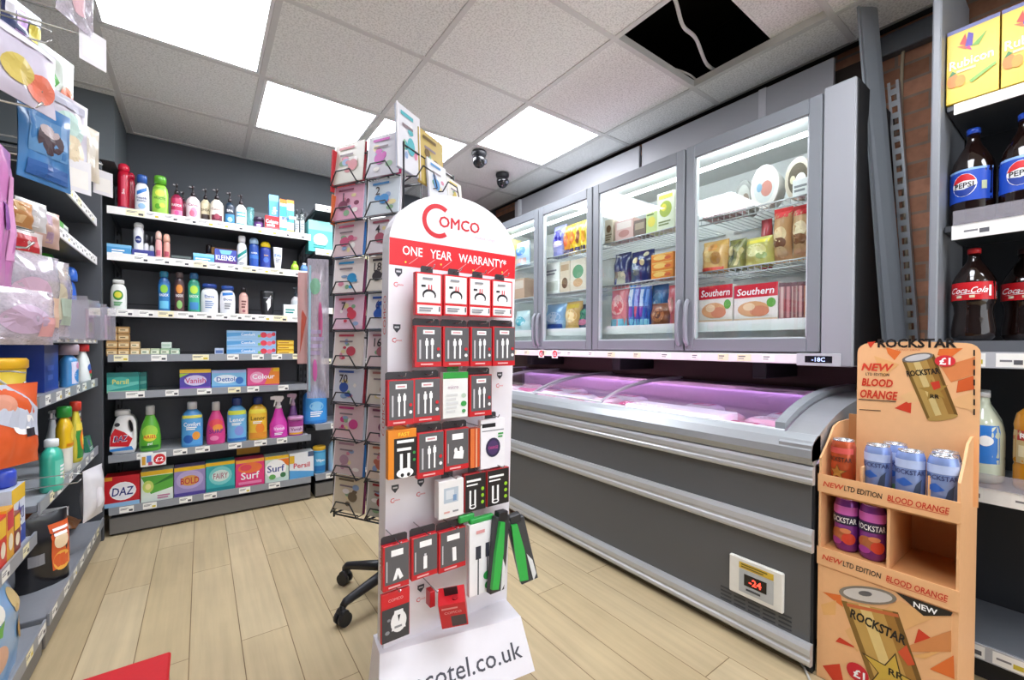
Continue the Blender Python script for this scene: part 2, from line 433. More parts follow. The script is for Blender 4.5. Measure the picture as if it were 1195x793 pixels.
W_ = M('#ffffff', .35); K_ = M('#1b1b20', .4); NAVY = M('#1f2f78', .35); REDM = M('#d21f2b', .35); YEL = M('#f1c21b', .35); BLU = M('#2a78c8', .35); GRN = M('#3aa04a', .35); PNK = M('#e8559a', .35); AQ = M('#6cc9c8', .35); ORG = M('#ee7d22', .35); PUR = M('#6a3c96', .35); GRY = M('#8b8d92', .4); CRM = M('#f0e4c8', .4); TEAL = M('#1d8f88', .35); LIL = M('#b99ad6', .35)
# ================================================================ the room
HC = 2.378
GX, GY, TL = .2476, 2.4557, .6
XW = 2.40           # right wall
XLW = -.92          # left wall
YB = 3.60           # back wall
YF = -3.2

def wood_mat():
    mt = bpy.data.materials.new('plank_floor'); mt.use_nodes = True; nt = mt.node_tree; b = nt.nodes['Principled BSDF']
    tc = nt.nodes.new('ShaderNodeTexCoord'); sx = nt.nodes.new('ShaderNodeSeparateXYZ'); nt.links.new(tc.outputs['Object'], sx.inputs[0])
    cx = nt.nodes.new('ShaderNodeCombineXYZ'); ad = nt.nodes.new('ShaderNodeMath'); ad.operation = 'ADD'; ad.inputs[1].default_value = .036+.1485*20
    ay = nt.nodes.new('ShaderNodeMath'); ay.operation = 'ADD'; ay.inputs[1].default_value = 10-.235
    nt.links.new(sx.outputs['X'], ad.inputs[0]); nt.links.new(sx.outputs['Y'], ay.inputs[0]); nt.links.new(ay.outputs[0], cx.inputs[0]); nt.links.new(ad.outputs[0], cx.inputs[1])
    br = nt.nodes.new('ShaderNodeTexBrick'); br.offset = .37; br.offset_frequency = 2; br.squash = 1
    br.inputs['Scale'].default_value = 1; br.inputs['Brick Width'].default_value = 1.05; br.inputs['Row Height'].default_value = .1485
    br.inputs['Mortar Size'].default_value = .0016; br.inputs['Mortar Smooth'].default_value = .2; br.inputs['Bias'].default_value = 0
    br.inputs['Color1'].default_value = lin('#c6b491'); br.inputs['Color2'].default_value = lin('#b8a37d'); br.inputs['Mortar'].default_value = lin('#77603f')
    nt.links.new(cx.outputs[0], br.inputs['Vector'])
    mp = nt.nodes.new('ShaderNodeMapping'); mp.inputs['Scale'].default_value = (38, 2.2, 1); nt.links.new(tc.outputs['Object'], mp.inputs[0])
    no = nt.nodes.new('ShaderNodeTexNoise'); no.inputs['Scale'].default_value = 1.0; no.inputs['Detail'].default_value = 5; nt.links.new(mp.outputs[0], no.inputs['Vector'])
    n2 = nt.nodes.new('ShaderNodeTexNoise'); n2.inputs['Scale'].default_value = 3.2; n2.inputs['Detail'].default_value = 3; nt.links.new(tc.outputs['Object'], n2.inputs['Vector'])
    mr = nt.nodes.new('ShaderNodeMapRange'); mr.inputs['From Min'].default_value = .25; mr.inputs['From Max'].default_value = .75; mr.inputs['To Min'].default_value = .84; mr.inputs['To Max'].default_value = 1.08; nt.links.new(no.outputs['Fac'], mr.inputs['Value'])
    m2 = nt.nodes.new('ShaderNodeMapRange'); m2.inputs['From Min'].default_value = .3; m2.inputs['From Max'].default_value = .7; m2.inputs['To Min'].default_value = .9; m2.inputs['To Max'].default_value = 1.06; nt.links.new(n2.outputs['Fac'], m2.inputs['Value'])
    mm = nt.nodes.new('ShaderNodeMath'); mm.operation = 'MULTIPLY'; nt.links.new(mr.outputs[0], mm.inputs[0]); nt.links.new(m2.outputs[0], mm.inputs[1])
    vs = nt.nodes.new('ShaderNodeVectorMath'); vs.operation = 'SCALE'; nt.links.new(br.outputs['Color'], vs.inputs[0]); nt.links.new(mm.outputs[0], vs.inputs['Scale'])
    nt.links.new(vs.outputs[0], b.inputs['Base Color']); b.inputs['Roughness'].default_value = .38
    bp = nt.nodes.new('ShaderNodeBump'); bp.inputs['Strength'].default_value = .25; bp.inputs['Distance'].default_value = .002
    iv = nt.nodes.new('ShaderNodeMath'); iv.operation = 'SUBTRACT'; iv.inputs[0].default_value = 1; nt.links.new(br.outputs['Fac'], iv.inputs[1])
    nt.links.new(iv.outputs[0], bp.inputs['Height']); nt.links.new(bp.outputs[0], b.inputs['Normal'])
    return mt
def tile_mat():
    mt = bpy.data.materials.new('mineral_tile'); mt.use_nodes = True; nt = mt.node_tree; b = nt.nodes['Principled BSDF']
    tc = nt.nodes.new('ShaderNodeTexCoord')
    no = nt.nodes.new('ShaderNodeTexNoise'); no.inputs['Scale'].default_value = 130; no.inputs['Detail'].default_value = 3; nt.links.new(tc.outputs['Object'], no.inputs['Vector'])
    cr = nt.nodes.new('ShaderNodeValToRGB'); cr.color_ramp.elements[0].position = .36; cr.color_ramp.elements[0].color = lin('#d8d9d4'); cr.color_ramp.elements[1].position = .56; cr.color_ramp.elements[1].color = lin('#f3f4f0')
    nt.links.new(no.outputs['Fac'], cr.inputs[0]); nt.links.new(cr.outputs[0], b.inputs['Base Color']); b.inputs['Roughness'].default_value = .9
    bp = nt.nodes.new('ShaderNodeBump'); bp.inputs['Strength'].default_value = .5; bp.inputs['Distance'].default_value = .002; nt.links.new(no.outputs['Fac'], bp.inputs['Height']); nt.links.new(bp.outputs[0], b.inputs['Normal'])
    return mt
def brick_mat():
    mt = bpy.data.materials.new('old_brick'); mt.use_nodes = True; nt = mt.node_tree; b = nt.nodes['Principled BSDF']
    tc = nt.nodes.new('ShaderNodeTexCoord'); sx = nt.nodes.new('ShaderNodeSeparateXYZ'); nt.links.new(tc.outputs['Object'], sx.inputs[0])
    cx = nt.nodes.new('ShaderNodeCombineXYZ'); nt.links.new(sx.outputs['Y'], cx.inputs[0]); nt.links.new(sx.outputs['Z'], cx.inputs[1])
    br = nt.nodes.new('ShaderNodeTexBrick'); br.inputs['Scale'].default_value = 1; br.inputs['Brick Width'].default_value = .215; br.inputs['Row Height'].default_value = .07; br.inputs['Mortar Size'].default_value = .006
    br.inputs['Color1'].default_value = lin('#b98468'); br.inputs['Color2'].default_value = lin('#98694f'); br.inputs['Mortar'].default_value = lin('#8d7a6c'); nt.links.new(cx.outputs[0], br.inputs['Vector'])
    no = nt.nodes.new('ShaderNodeTexNoise'); no.inputs['Scale'].default_value = 22; no.inputs['Detail'].default_value = 4; nt.links.new(tc.outputs['Object'], no.inputs['Vector'])
    mr = nt.nodes.new('ShaderNodeMapRange'); mr.inputs['To Min'].default_value = .55; mr.inputs['To Max'].default_value = 1.35; nt.links.new(no.outputs['Fac'], mr.inputs[0])
    vs = nt.nodes.new('ShaderNodeVectorMath'); vs.operation = 'SCALE'; nt.links.new(br.outputs['Color'], vs.inputs[0]); nt.links.new(mr.outputs[0], vs.inputs['Scale']); nt.links.new(vs.outputs[0], b.inputs['Base Color'])
    b.inputs['Roughness'].default_value = .85
    bp = nt.nodes.new('ShaderNodeBump'); bp.inputs['Strength'].default_value = .8; bp.inputs['Distance'].default_value = .006; nt.links.new(no.outputs['Fac'], bp.inputs['Height']); nt.links.new(bp.outputs[0], b.inputs['Normal'])
    return mt

mb = MB(); mb.box(XLW-.05, XW+.1, YF, YB+.1, -.06, 0, wood_mat()); structure(mb, 'floor')
DARK = M('#4a4f54', .7, n=.04, sc=6)
mb = MB(); mb.box(XLW, XW+.1, YB, YB+.1, 0, HC+.05, DARK); structure(mb, 'wall_back')
mb = MB(); mb.box(XLW-.1, XLW, YF, YB+.1, 0, HC+.05, DARK); mb.box(XLW, -.375, 3.125, YB, 2.03, HC+.02, M('#596063', .7, n=.04, sc=6)); structure(mb, 'wall_left')
mb = MB(); mb.box(XW, XW+.1, YF, YB+.1, 0, HC+.05, brick_mat()); structure(mb, 'wall_right')
mb = MB(); mb.box(XW-.012, XW-.001, .64, YB, 0, 2.33, M('#43362e', .7, n=.15, sc=6)); structure(mb, 'trim_5')

# suspended ceiling: tiles on a 0.6 m lattice, one tile missing
TILE = tile_mat()
LIGHTS = {(-1, -1): 1, (0, 0): 1, (1, 0): 1, (2, -1): 1, (0, -4): 0, (1, -4): 0, (-1, -6): 0, (2, -6): 0, (1, -8): 0}
mb = MB(); bars = MB(); BAR = M('#d4d4d0', .5)
xs = [GX+TL*i for i in range(-2, 5)]; ys = [GY+TL*j for j in range(-10, 3)]
XR = 2.30
for i in range(-2, 4):
    for j in range(-10, 3):
        if (i, j) in LIGHTS or (i, j) == (2, -3): continue
        x0 = max(GX+TL*i, XLW); x1 = min(GX+TL*(i+1), XR); y0 = GY+TL*j; y1 = min(y0+TL, YB)
        if x1-x0 < .02 or y1-y0 < .02: continue
        mb.box(x0+.001, x1-.001, y0+.001, y1-.001, HC, HC+.015, TILE)
mb.box(XR-.001, XW, YF, YB, HC+.03, HC+.045, M('#1a1b1d', .8))
mb.box(XLW, XW, YF, YB, HC+.5, HC+.52, M('#141414', .9))
for a in ((XLW-.05, XLW, YF, YB), (XW, XW+.05, YF, YB), (XLW, XW, YF-.05, YF), (XLW, XW, YB, YB+.05)): mb.box(*a, HC+.046, HC+.52, M('#141414', .9))
structure(mb, 'ceiling')
for x in xs:
    if x > XLW: bars.box(x-.012, x+.012, YF, YB, HC-.004, HC+.03, BAR)
for y in ys:
    if YF < y < YB: bars.box(XLW, XR, y-.012, y+.012, HC-.0042, HC+.029, BAR)
bars.box(XLW, XR, YB-.022, YB, HC-.0045, HC+.01, BAR)
bars.box(XR-.012, XR, YF, YB, HC-.0045, HC+.01, M('#8f8e8a', .5))
structure(bars, 'trim_1')

def ceiling_light(i, j, label, s=1.0):
    t = thing('ceiling_light', label, 'ceiling light', (GX+TL*(i+.5), GY+TL*(j+.5), HC), 0, 'square ceiling light panels')
    h = TL/2-.013; mb = MB(); k = M('#e6e6e4', .4)
    for a in ((-h, h, -h, -h+.014), (-h, h, h-.014, h), (-h, -h+.014, -h+.014, h-.014), (h-.014, h, -h+.014, h-.014)): mb.box(*a, -.003, .03, k)
    mb.box(-h, h, -h, h, .03, .035, k); part(mb, 'frame', t)
    mb = MB(); mb.box(-h+.014, h-.014, -h+.014, h-.014, .0, .006, PANEL); part(mb, 'diffuser', t)
PANEL = glow('led_panel', '#f4f7ff', LIGHT_W)
ceiling_light(-1, -1, 'square ceiling light panel at upper left, nearest in the photo, cut by the frame')
ceiling_light(0, 0, 'square ceiling light panel above and left of the greeting card spinner')
ceiling_light(1, 0, 'square ceiling light panel half hidden behind the tallest cards on the spinner')
ceiling_light(2, -1, 'square ceiling light panel beside the wall freezer, above the two cameras')
for k_, (i, j) in enumerate(((0, -4), (1, -4), (-1, -6), (2, -6), (1, -8))):  # unseen panels added behind the camera to brighten the room
    ceiling_light(i, j, 'added square ceiling light panel, out of view behind the camera, brightening the shop')

# displaced tile and loose cables in the hole
mb = MB(); mb.box(-.3, .3, -.3, .3, 0, .015, TILE, .001)
solo(mb, 'ceiling_tile', 'loose ceiling tile pushed aside above the black hole in the ceiling', 'ceiling tile', (1.80, .585, HC+.032), 0, None, (.03, .03, 0))
WIRE = M('#dcdcd8', .5)
pts = [at_z(x, y, 2.43) for x, y in ((776, -25), (788, 0), (797, 30), (812, 45), (825, 75), (843, 86))]
def smooth(pts, k=6):
    out = []; P = [pts[0]]+list(pts)+[pts[-1]]
    for i in range(1, len(P)-2):
        for j in range(k):
            t = j/k; a, b, c, d = (Vector(q) for q in P[i-1:i+3])
            out.append(.5*((2*b)+(c-a)*t+(2*a-5*b+4*c-d)*t*t+(3*b-a-3*c+d)*t**3))
    out.append(Vector(pts[-1])); return out
mb = MB(); mb.tube(smooth(pts), .008, WIRE); solo(mb, 'cable', 'white cable sagging across the middle of the ceiling hole', 'cable')
pts = [at_z(x, y, 2.42) for x, y in ((781, 79), (795, 83), (806, 88), (814, 95))]
mb = MB(); mb.tube(smooth(pts), .005, WIRE); solo(mb, 'cable', 'short white cable at the lower left edge of the ceiling hole', 'cable')

def camera_dome(x, y, label, turn):
    t = thing('security_camera', label, 'security camera', (x, y, HC-.004), turn, 'black dome security cameras')
    k = M('#1d1e22', .35); mb = MB(); mb.lathe([(.05, 0), (.052, -.012), (.046, -.03), (.04, -.036)], k, 24); part(mb, 'mount', t)
    mb = MB(); mb.lathe([(.044, -.034), (.046, -.055), (.04, -.082), (.026, -.1), (.008, -.108)], M('#15161a', .15, coat=.5), 24)
    part(mb, 'dome', t)
    mb = MB(); mb.tube([(0, -.03, -.066), (0, -.05, -.078)], [.02, .019], k, 16); part(mb, 'lens_barrel', t)
    mb = MB(); mb.tube([(0, -.0495, -.0777), (0, -.0515, -.079)], [.013, .011], M('#7a808c', .08, .6), 14); part(mb, 'lens', t)
camera_dome(1.541, 2.52, 'black dome camera on the ceiling, nearer the light panel', .5)
camera_dome(1.88, 2.73, 'black dome camera on the ceiling, nearer the wall freezer', .2)

# fascia boards above the wall freezer
XF = 2.27; FM = M('#a2a2a6', .45, n=.03, sc=8)
mb = MB(); mb.box(XF, XF+.02, .72, 1.74, 2.0, 2.335, FM, .002); mb.box(XF-.003, XF+.02, 1.0, 1.035, 2.0, 2.337, M('#c2c2c6', .4)); structure(mb, 'trim_2')
mb = MB(); mb.box(XF, XF+.02, 1.76, 3.1, 2.0, 2.335, FM, .002); mb.box(XF-.02, XF, 3.0, 3.03, 2.0, 2.33, M('#c6c8ca', .4)); structure(mb, 'trim_3')

# ================================================================ wall freezer with four glass doors
FX, FZ0, FZ1, FY0, FY1 = 1.924, .985, 2.03, .54, 2.98
fr = thing('wall_freezer', 'long grey wall freezer with four glass doors above the chest freezer', 'freezer', (2.15, 1.76, FZ0))
GR = M('#9b9ea4', .38, n=.02, sc=5); GR2 = M('#7f848a', .38, n=.02, sc=5); WH = M('#e8ebe9', .4)
mb = MB(); D0, D1 = FX+.04, XW-.02
mb.box(D0, D1, FY0, FY1, FZ1-.04, FZ1, GR); mb.box(D0, D1, FY0, FY1, FZ0, FZ0+.05, GR)
mb.box(D1-.02, D1, FY0, FY1, FZ0, FZ1, WH)
mb.box(FX-.002, D1, FY0, FY0+.1, FZ0-.005, FZ1+.005, GR, .004); mb.box(FX, D1, FY1-.05, FY1, FZ0, FZ1, GR, .004)
mb.box(D0+.01, D1-.02, FY0+.1, FY0+.105, FZ0+.05, FZ1-.04, WH); mb.box(D0+.01, D1-.02, FY1-.055, FY1-.05, FZ0+.05, FZ1-.04, WH)
mb.box(D0+.01, D1-.02, FY0+.1, FY1-.05, FZ0+.05, FZ0+.056, WH); mb.box(D0+.01, D1-.02, FY0+.1, FY1-.05, FZ1-.046, FZ1-.04, M('#b9bdbb', .4))
mb.box(FX+.012, D1, FY0-.003, FY0-.0005, FZ0, FZ1, M('#1a1b1e', .7)); part(mb, 'cabinet', fr, world=True)  # dark plate added over the near end, its shaded look put into the colour
DOORS = [(.645, 1.213), (1.221, 1.828), (1.836, 2.345), (2.353, 2.925)]
for y in (1.217, 1.832, 2.349):
    mb = MB(); mb.box(D0-.002, D0+.03, y-.012, y+.012, FZ0+.05, FZ1-.04, M('#2e3034', .5)); part(mb, 'mullion', fr, world=True)
for n_, (a, b) in enumerate(DOORS):
    mb = MB(); z0, z1 = FZ0+.048, FZ1-.008; x0, x1 = FX, FX+.032; fw = .045; k = GR2
    mb.box(x0, x1, a, a+fw, z0, z1, k, .003); mb.box(x0, x1, b-fw, b, z0, z1, k, .003)
    mb.box(x0+.0005, x1-.0005, a+fw, b-fw, z0, z0+.055, k, .002); mb.box(x0+.0005, x1-.0005, a+fw, b-fw, z1-.06, z1, k, .002)
    for q in ((a+fw, a+fw+.006), (b-fw-.006, b-fw)): mb.box(x0+.008, x1, *q, z0+.055, z1-.06, M('#c9cfd2', .35))
    mb.box(x0+.008, x1, a+fw, b-fw, z0+.055, z0+.061, M('#c9cfd2', .35)); mb.box(x0+.008, x1, a+fw, b-fw, z1-.066, z1-.06, M('#c9cfd2', .35))
    d = part(mb, 'door', fr, world=True)
    mb = MB(); mb.grid(flat(x0+.015, 0, 0, (0, -1, 0), (0, 0, 1), (-1, 0, 0)), -(b-fw+.002), -(a+fw-.002), z0+.053, z1-.058, GLASS); part(mb, 'glass_pane', d, world=True)
    mb = MB(); hy = b-.018 if n_ in (0, 2) else a+.018
    mb.tube(smooth([(x0-.002, hy, z0+.03), (x0-.02, hy, z0+.055), (x0-.026, hy, z0+.13), (x0-.02, hy, z0+.215), (x0-.002, hy, z0+.245)]), .011, M('#8c9098', .35), 10); part(mb, 'handle', d, world=True)
LED = glow('freezer_led', '#f2f8ff', 15.0)
for n_, (a, b) in enumerate(DOORS):
    mb = MB(); mb.box(FX+.052, FX+.066, a+.03, b-.03, 1.905, 1.92, LED); part(mb, 'light_strip', fr, world=True)
    for z in (1.672, 1.415, 1.155):
        mb = MB(); y0, y1 = a+.02, b-.02; xb = D1-.03; xf = FX+.066; k = M('#c3c8ca', .35, .3)
        mb.tube([(xf, y0, z), (xf, y1, z)], .0035, k, 6); mb.tube([(xb, y0, z), (xb, y1, z)], .0035, k, 6); mb.tube([(xf, y0, z-.028), (xf, y1, z-.028)], .003, k, 6)
        q = y0
        while q < y1: mb.tube([(xf, q, z-.03), (xf, q, z+.002), (xb, q, z+.002)], .0017, k, 4, False); q += .028
        sh = part(mb, 'wire_shelf', fr, world=True)
        if z < 1.3: mb = MB(); mb.box(xf-.006, xf-.003, y0, y1, z-.03, z+.018, M('#e9ece9', .3)); part(mb, 'shelf_edge', sh, world=True)
mb = MB(); mb.box(FX-.004, FX+.02, FY0+.12, FY1-.06, FZ0+.002, FZ0+.04, M('#e9e9e7', .35), .002)
sf = flat(FX-.0045, 0, FZ0, (0, -1, 0), (0, 0, 1), (-1, 0, 0))
rg = random.Random(3); y = .8
while y < 2.85:
    w = rg.choice((.05, .06)); deco(mb, lambda u, v, e, y=y: sf(u-y-w/2, v+.006, e), w, .03, [('r', 0, 1, 0, 1, M('#f4f3ec' if rg.random() < .6 else '#efe9c6')), ('r', .1, .6, .6, .75, M('#63636a')), ('r', .1, .5, .3, .42, M('#86868c'))]); y += w+rg.uniform(.03, .14)
for yy in (2.16, 2.30):
    deco(mb, lambda u, v, e: sf(u-yy, v-.012, e), .06, .055, [('r', 0, 1, 0, 1, M('#f5f5f2')), ('o', .5, .5, .4, .42, M('#d3222a')), ('t', '£2', .5, .5, .4, M('#ffffff'))])
part(mb, 'price_rail', fr, world=True)
mb = MB(); mb.box(FX-.008, FX-.002, .575, .72, FZ0-.004, FZ0+.044, M('#b9bcc0', .35), .004); sf = flat(FX-.0085, .645, FZ0+.008, (0, -1, 0), (0, 0, 1), (-1, 0, 0))
deco(mb, sf, .09, .026, [('r', 0, 1, 0, 1, M('#10121c', .2)), ('t', '-18C', .5, .5, .62, glow('blue_digits', '#aebcff', 1.6), .75)])
part(mb, 'temperature_display', fr, world=True)
for y in (.92, 1.75, 2.6):
    mb = MB(); mb.box(2.05, XW-.014, y-.03, y+.03, FZ0-.075, FZ0-.001, M('#1b1b1e', .6), .004); part(mb, 'bracket', fr, world=True)

# ================================================================ chest freezer
CX0, CY0, CY1 = 1.575, .545, 3.02
CB = 2.35
ch = thing('chest_freezer', 'long low grey chest freezer with curved sliding glass lids and pink glow', 'freezer', (1.95, 1.78, 0))
CG = M('#5a5b5c', .5, n=.03, sc=10); SV = M('#c3c5c7', .35, .35, n=.03); SL = M('#a9adb1', .32, .4, n=.03)
ex = lambda pts, mat, y0=CY0, y1=CY1: MB().prism(pts, lambda u, v, q: (u, q, v), y0, y1, mat)
mb = MB(); mb.box(CX0+.012, CB, CY0+.004, CY1, .09, .52, CG); mb.box(CX0+.012, CX0+.05, CY0+.004, CY1, .52, .72, CG); mb.box(CB-.05, CB, CY0+.004, CY1, .52, .86, M('#5b4f66', .5))  # back wall coloured purple, the LED glow put into its colour
part(mb, 'body', ch, world=True)
mb = MB(); mb.box(CX0+.05, CB-.05, CY0+.05, CY1-.05, .628, .638, WH); mb.box(CX0+.05, CX0+.06, CY0+.05, CY1-.05, .52, .72, WH); mb.box(CB-.06, CB-.05, CY0+.05, CY1-.05, .52, .85, M('#d9d2e4', .4)); part(mb, 'inner_liner', ch, world=True)  # rear liner tinted lilac, with violet glow mixed into its colour
def rail(z0, z1, dep, name):
    h = z1-z0; pr = [(CX0+.013, z0), (CX0-dep*.5, z0+h*.02), (CX0-dep, z0+h*.14), (CX0-dep, z0+h*.3), (CX0-dep*.55, z0+h*.38), (CX0-dep*.55, z0+h*.46), (CX0-dep, z0+h*.55), (CX0-dep, z0+h*.82), (CX0-dep*.4, z0+h), (CX0+.013, z0+h)]
    mb = ex(pr, SV, CY0-.006, CY1); part(mb, name, ch, world=True)
rail(.03, .1, .012, 'bumper_rail'); rail(.395, .468, .009, 'bumper_rail'); rail(.612, .672, .009, 'bumper_rail')
mb = ex([(CX0+.013, .672), (CX0-.004, .676), (CX0-.02, .70), (CX0-.018, .725), (CX0+.0, .752), (CX0+.03, .768), (CX0+.055, .765), (CX0+.055, .70)], SL, CY0-.006, CY1)
mb2 = MB(); mb2.prism([(CX0-.0, .757), (CX0+.028, .772), (CX0+.05, .772), (CX0+.05, .768), (CX0+.02, .765)], lambda u, v, q: (u, q, v), CY0-.006, CY1, SV)
part(mb, 'top_rim', ch, world=True)
def lidz(x):   # curved lid profile
    t = (x-(CX0+.045))/(CB-.03-(CX0+.045)); t = max(0, min(1, t)); return .765+.098*(1-(1-t)**3.2)
NX = [CX0+.045+(CB-.03-CX0-.045)*(i/18)**1.5 for i in range(19)]
for y0, y1, e in ((.64, 1.50, .0), (1.47, 2.02, .009), (1.99, 2.58, .0), (2.55, 2.97, .009)):
    mb = MB(); vs = []
    for x in NX: vs += [(x, y0, lidz(x)+e), (x, y1, lidz(x)+e)]
    mb.add(vs, [(2*i, 2*i+2, 2*i+3, 2*i+1) for i in range(18)], LIDGLASS, True)
    l = part(mb, 'glass_lid', ch, world=True)
    for y in (y0, y1-.016):
        mb = MB(); o = [(x, lidz(x)+e+.005) for x in NX]; i_ = [(x, lidz(x)+e-.004) for x in NX][::-1]
        rings = []
        for x in NX: z = lidz(x)+e; rings.append([(x, y, z-.004), (x, y+.016, z-.004), (x, y+.016, z+.005), (x, y, z+.005)][::-1])
        mb.loft(rings, SL, False); part(mb, 'lid_frame', l, world=True)
    mb = MB(); z = lidz(NX[0])+e; mb.box(NX[0]-.006, NX[0]+.016, y0, y1, z-.003, z+.006, M('#dcdee2', .3), .002); part(mb, 'lid_handle', l, world=True)
# thick end cap with the curved hand rail
mb = MB(); rings = []
for x in [CX0-.015]+NX+[CB]:
    z = (lidz(x)+.004 if x > CX0 else .74); rings.append([(x, CY0-.006, .69), (x, CY0-.006, z), (x, CY0+.09, z), (x, CY0+.09, .69)])
mb.loft(rings, SL, False); part(mb, 'end_cap', ch, world=True)
mb = MB(); rings = []
for x in NX: z = lidz(x)+.006; rings.append([(x, .64, z), (x, .64, z+.022), (x, .672, z+.022), (x, .672, z)])
mb.loft(rings, M('#8f959a', .35), False); part(mb, 'lid_grip', ch, world=True)
mb = ex([(CX0+.09, .0), (CX0+.09, .092), (CB-.1, .092), (CB-.1, 0)], M('#1c1c1e', .7), CY0+.04, CY1-.04); part(mb, 'plinth', ch, world=True)
mb = MB(); mb.box(CX0+.02, CX0+.045, CY0-.002, CY0+.02, .0, .67, M('#26282c', .5)); part(mb, 'corner_post', ch, world=True)
# control panel
mb = MB(); mb.box(CX0-.002, CX0+.013, .622, .803, .158, .294, M('#e9e7df', .4), .008)
sf = flat(CX0-.0025, .712, .158, (0, -1, 0), (0, 0, 1), (-1, 0, 0))
deco(mb, sf, .18, .136, [('r', .2, .84, .12, .72, M('#b9bcbc')), ('r', .2, .84, .74, .9, M('#d8b63c')), ('lines', .24, .8, .76, .88, 2, M('#6b5a22')), ('r', .3, .72, .32, .62, M('#191314', .2)), ('t', '-24', .51, .47, .17, glow('red_digits', '#ff3a2a', 3.0), .3), ('lines', .34, .7, .18, .28, 1, M('#44474c'))])
part(mb, 'control_panel', ch, 'cream control panel with red digits and a yellow sticker', world=True)
mb = MB()
for i in range(4):
    for j in range(5): mb.box(CX0+.0105, CX0+.0125, .60+j*.05, .64+j*.05, .108+i*.014, .113+i*.014, M('#37393d', .6))
part(mb, 'vent_slots', ch, world=True)
PINK = glow('chest_led', '#ffb4e2', 30.0); VIO = glow('chest_led_rear', '#dca6f0', 5.0)
mb = MB(); mb.box(CX0+.058, CX0+.066, CY0+.12, CY1-.1, .75, .758, PINK); part(mb, 'light_strip', ch, world=True)
mb = MB(); mb.box(CB-.1, CB-.05, CY0+.1, CY1-.08, .848, .852, SL); mb.box(CB-.101, CB-.098, CY0+.1, CY1-.08, .832, .852, SL); part(mb, 'added_light_shield', ch, world=True)  # shield added over the rear strip to keep its pink off the ceiling
mb = MB()
for i in range(70): mb.box(CB-.075, CB-.062, CY0+.12+i*.033, CY0+.142+i*.033, .832, .843, VIO)
part(mb, 'light_strip', ch, world=True)
# packs lying in the chest
rg = random.Random(21)
PK = ['#f0a8c4', '#f6d5e2', '#e47aa6', '#ffffff', '#f2c0d4', '#e8e8f0', '#d9608f', '#f7e3ec']
PW = ['rose pink', 'pale pink', 'deep pink', 'white', 'light pink', 'grey white', 'magenta pink', 'cream pink']
k_ = 0
for row, x in enumerate((1.74, 1.95, 2.14)):
    y = CY0+.2; n = 0
    while y < 2.75:
        ci = rg.randrange(8); w = rg.uniform(.16, .24); h = rg.uniform(.13, .17); tall = rg.uniform(.03, .05)
        nm = ('first', 'second', 'third', 'fourth', 'fifth', 'sixth', 'seventh', 'eighth', 'ninth', 'tenth', 'eleventh', 'twelfth', 'thirteenth')[n]
        for lay in range(2):
            zz = .639+lay*.0565
            if (row == 2 and lay == 1 and n % 2) or (row == 0 and lay == 1 and .8 < y < 1.28): continue
            hx = PK[(ci+lay*3) % 8]; pw = PW[(ci+lay*3) % 8]
            mb = MB(); mb.lathe([(.7, 0), (.95, .01), (1, .025), (.95, .042), (.7, .055)], M(hx, .35, coat=.3), 20, (0, 0), w/2, h/2, 5)
            deco(mb, flat(0, -h*.36, .0555, (1, 0, 0), (0, 1, 0), (0, 0, 1)), w*.6, h*.7, [('r', .05, .95, .1, .9, M('#c2386f' if (ci+lay) % 2 else '#f8f4f8')), ('lines', .2, .8, .25, .75, 3, M('#ffffff' if (ci+lay) % 2 else '#b03a68'))])
            solo(mb, 'frozen_pack', '%s frozen pack in the chest freezer, %s from right, %s row, %s layer' % (pw, nm, ('front', 'middle', 'back')[row], ('lower', 'upper')[lay]), 'frozen food', (x+rg.uniform(-.006, .006), y+w/2, zz), PI/2+rg.uniform(-.03, .03), 'packs in the chest freezer')
        y += w+.03; n += 1
pts = [at_z(x, y, .005) for x, y in ((918, 757), (928, 764), (936, 775), (942, 786), (948, 800))]
mb = MB(); mb.tube(smooth(pts), .0035, M('#c9c9c4', .5)); solo(mb, 'cable', 'thin pale cable on the floor by the near corner of the chest freezer', 'cable')
# big white carton lid lying near the middle
mb = MB(); mb.box(-.23, .23, -.08, .08, 0, .078, M('#f6f2f8', .4), .004)
solo(mb, 'frozen_food_box', 'large white flat box on top of the packs in the chest freezer', 'frozen food', (1.745, 1.13, .7), PI/2)
# ---- food inside the wall freezer (fronts face the aisle, -X)
FXC = 2.005; ZF = {'b': 1.1605, 'm': 1.4205, 't': 1.6775}
G12 = 'frozen food behind the freezer doors'
def fspan(x0, x1, yt, X):
    a = at_x(x0, yt, X); b = at_x(x1, yt, X); c = at_x((x0+x1)/2, yt, X); return (a.y+b.y)/2, abs(a.y-b.y), c.z
def fbox(label, x0, x1, yt, s, d, hexc, fr, dx=0.0, lift=0.0, h=None, name='frozen_food_box', cat='frozen food', rz=0, **k):
    X = FXC+dx; y, w, z = fspan(x0, x1, yt, X); z0 = ZF[s]+lift
    return carton(name, label, cat, (X+d/2, y, z0), w, d, h or max(.03, z-z0), hexc, fr, -PI/2+rz, G12, **k)
def fbag(label, x0, x1, yt, s, t_, hexc, fr, dx=0.0, lift=0.0, h=None, rx=0.0, seed=1, rz=0.0, gus=True, crimp=.06):
    X = FXC+dx; y, w, z = fspan(x0, x1, yt, X); z0 = ZF[s]+lift
    return pouch('frozen_food_bag', label, 'frozen food', (X+t_/2+.01, y, z0), w, h or max(.04, z-z0), t_, hexc, fr, -PI/2+rz, G12, rx, 0, None, crimp, .008, seed, gus=gus)
SOU = [('r', 0, 1, .66, 1, M('#d21f34')), ('t', 'Southern', .5, .82, .18, W_, .86, .15), ('r', 0, 1, 0, .12, M('#e8c8a8')), ('o', .45, .36, .36, .2, M('#e0a878')), ('o', .6, .3, .22, .14, M('#d88a6a')), ('o', .36, .42, .14, .1, M('#f0d0a8')), ('o', .86, .5, .1, .12, M('#6aae4a'))]
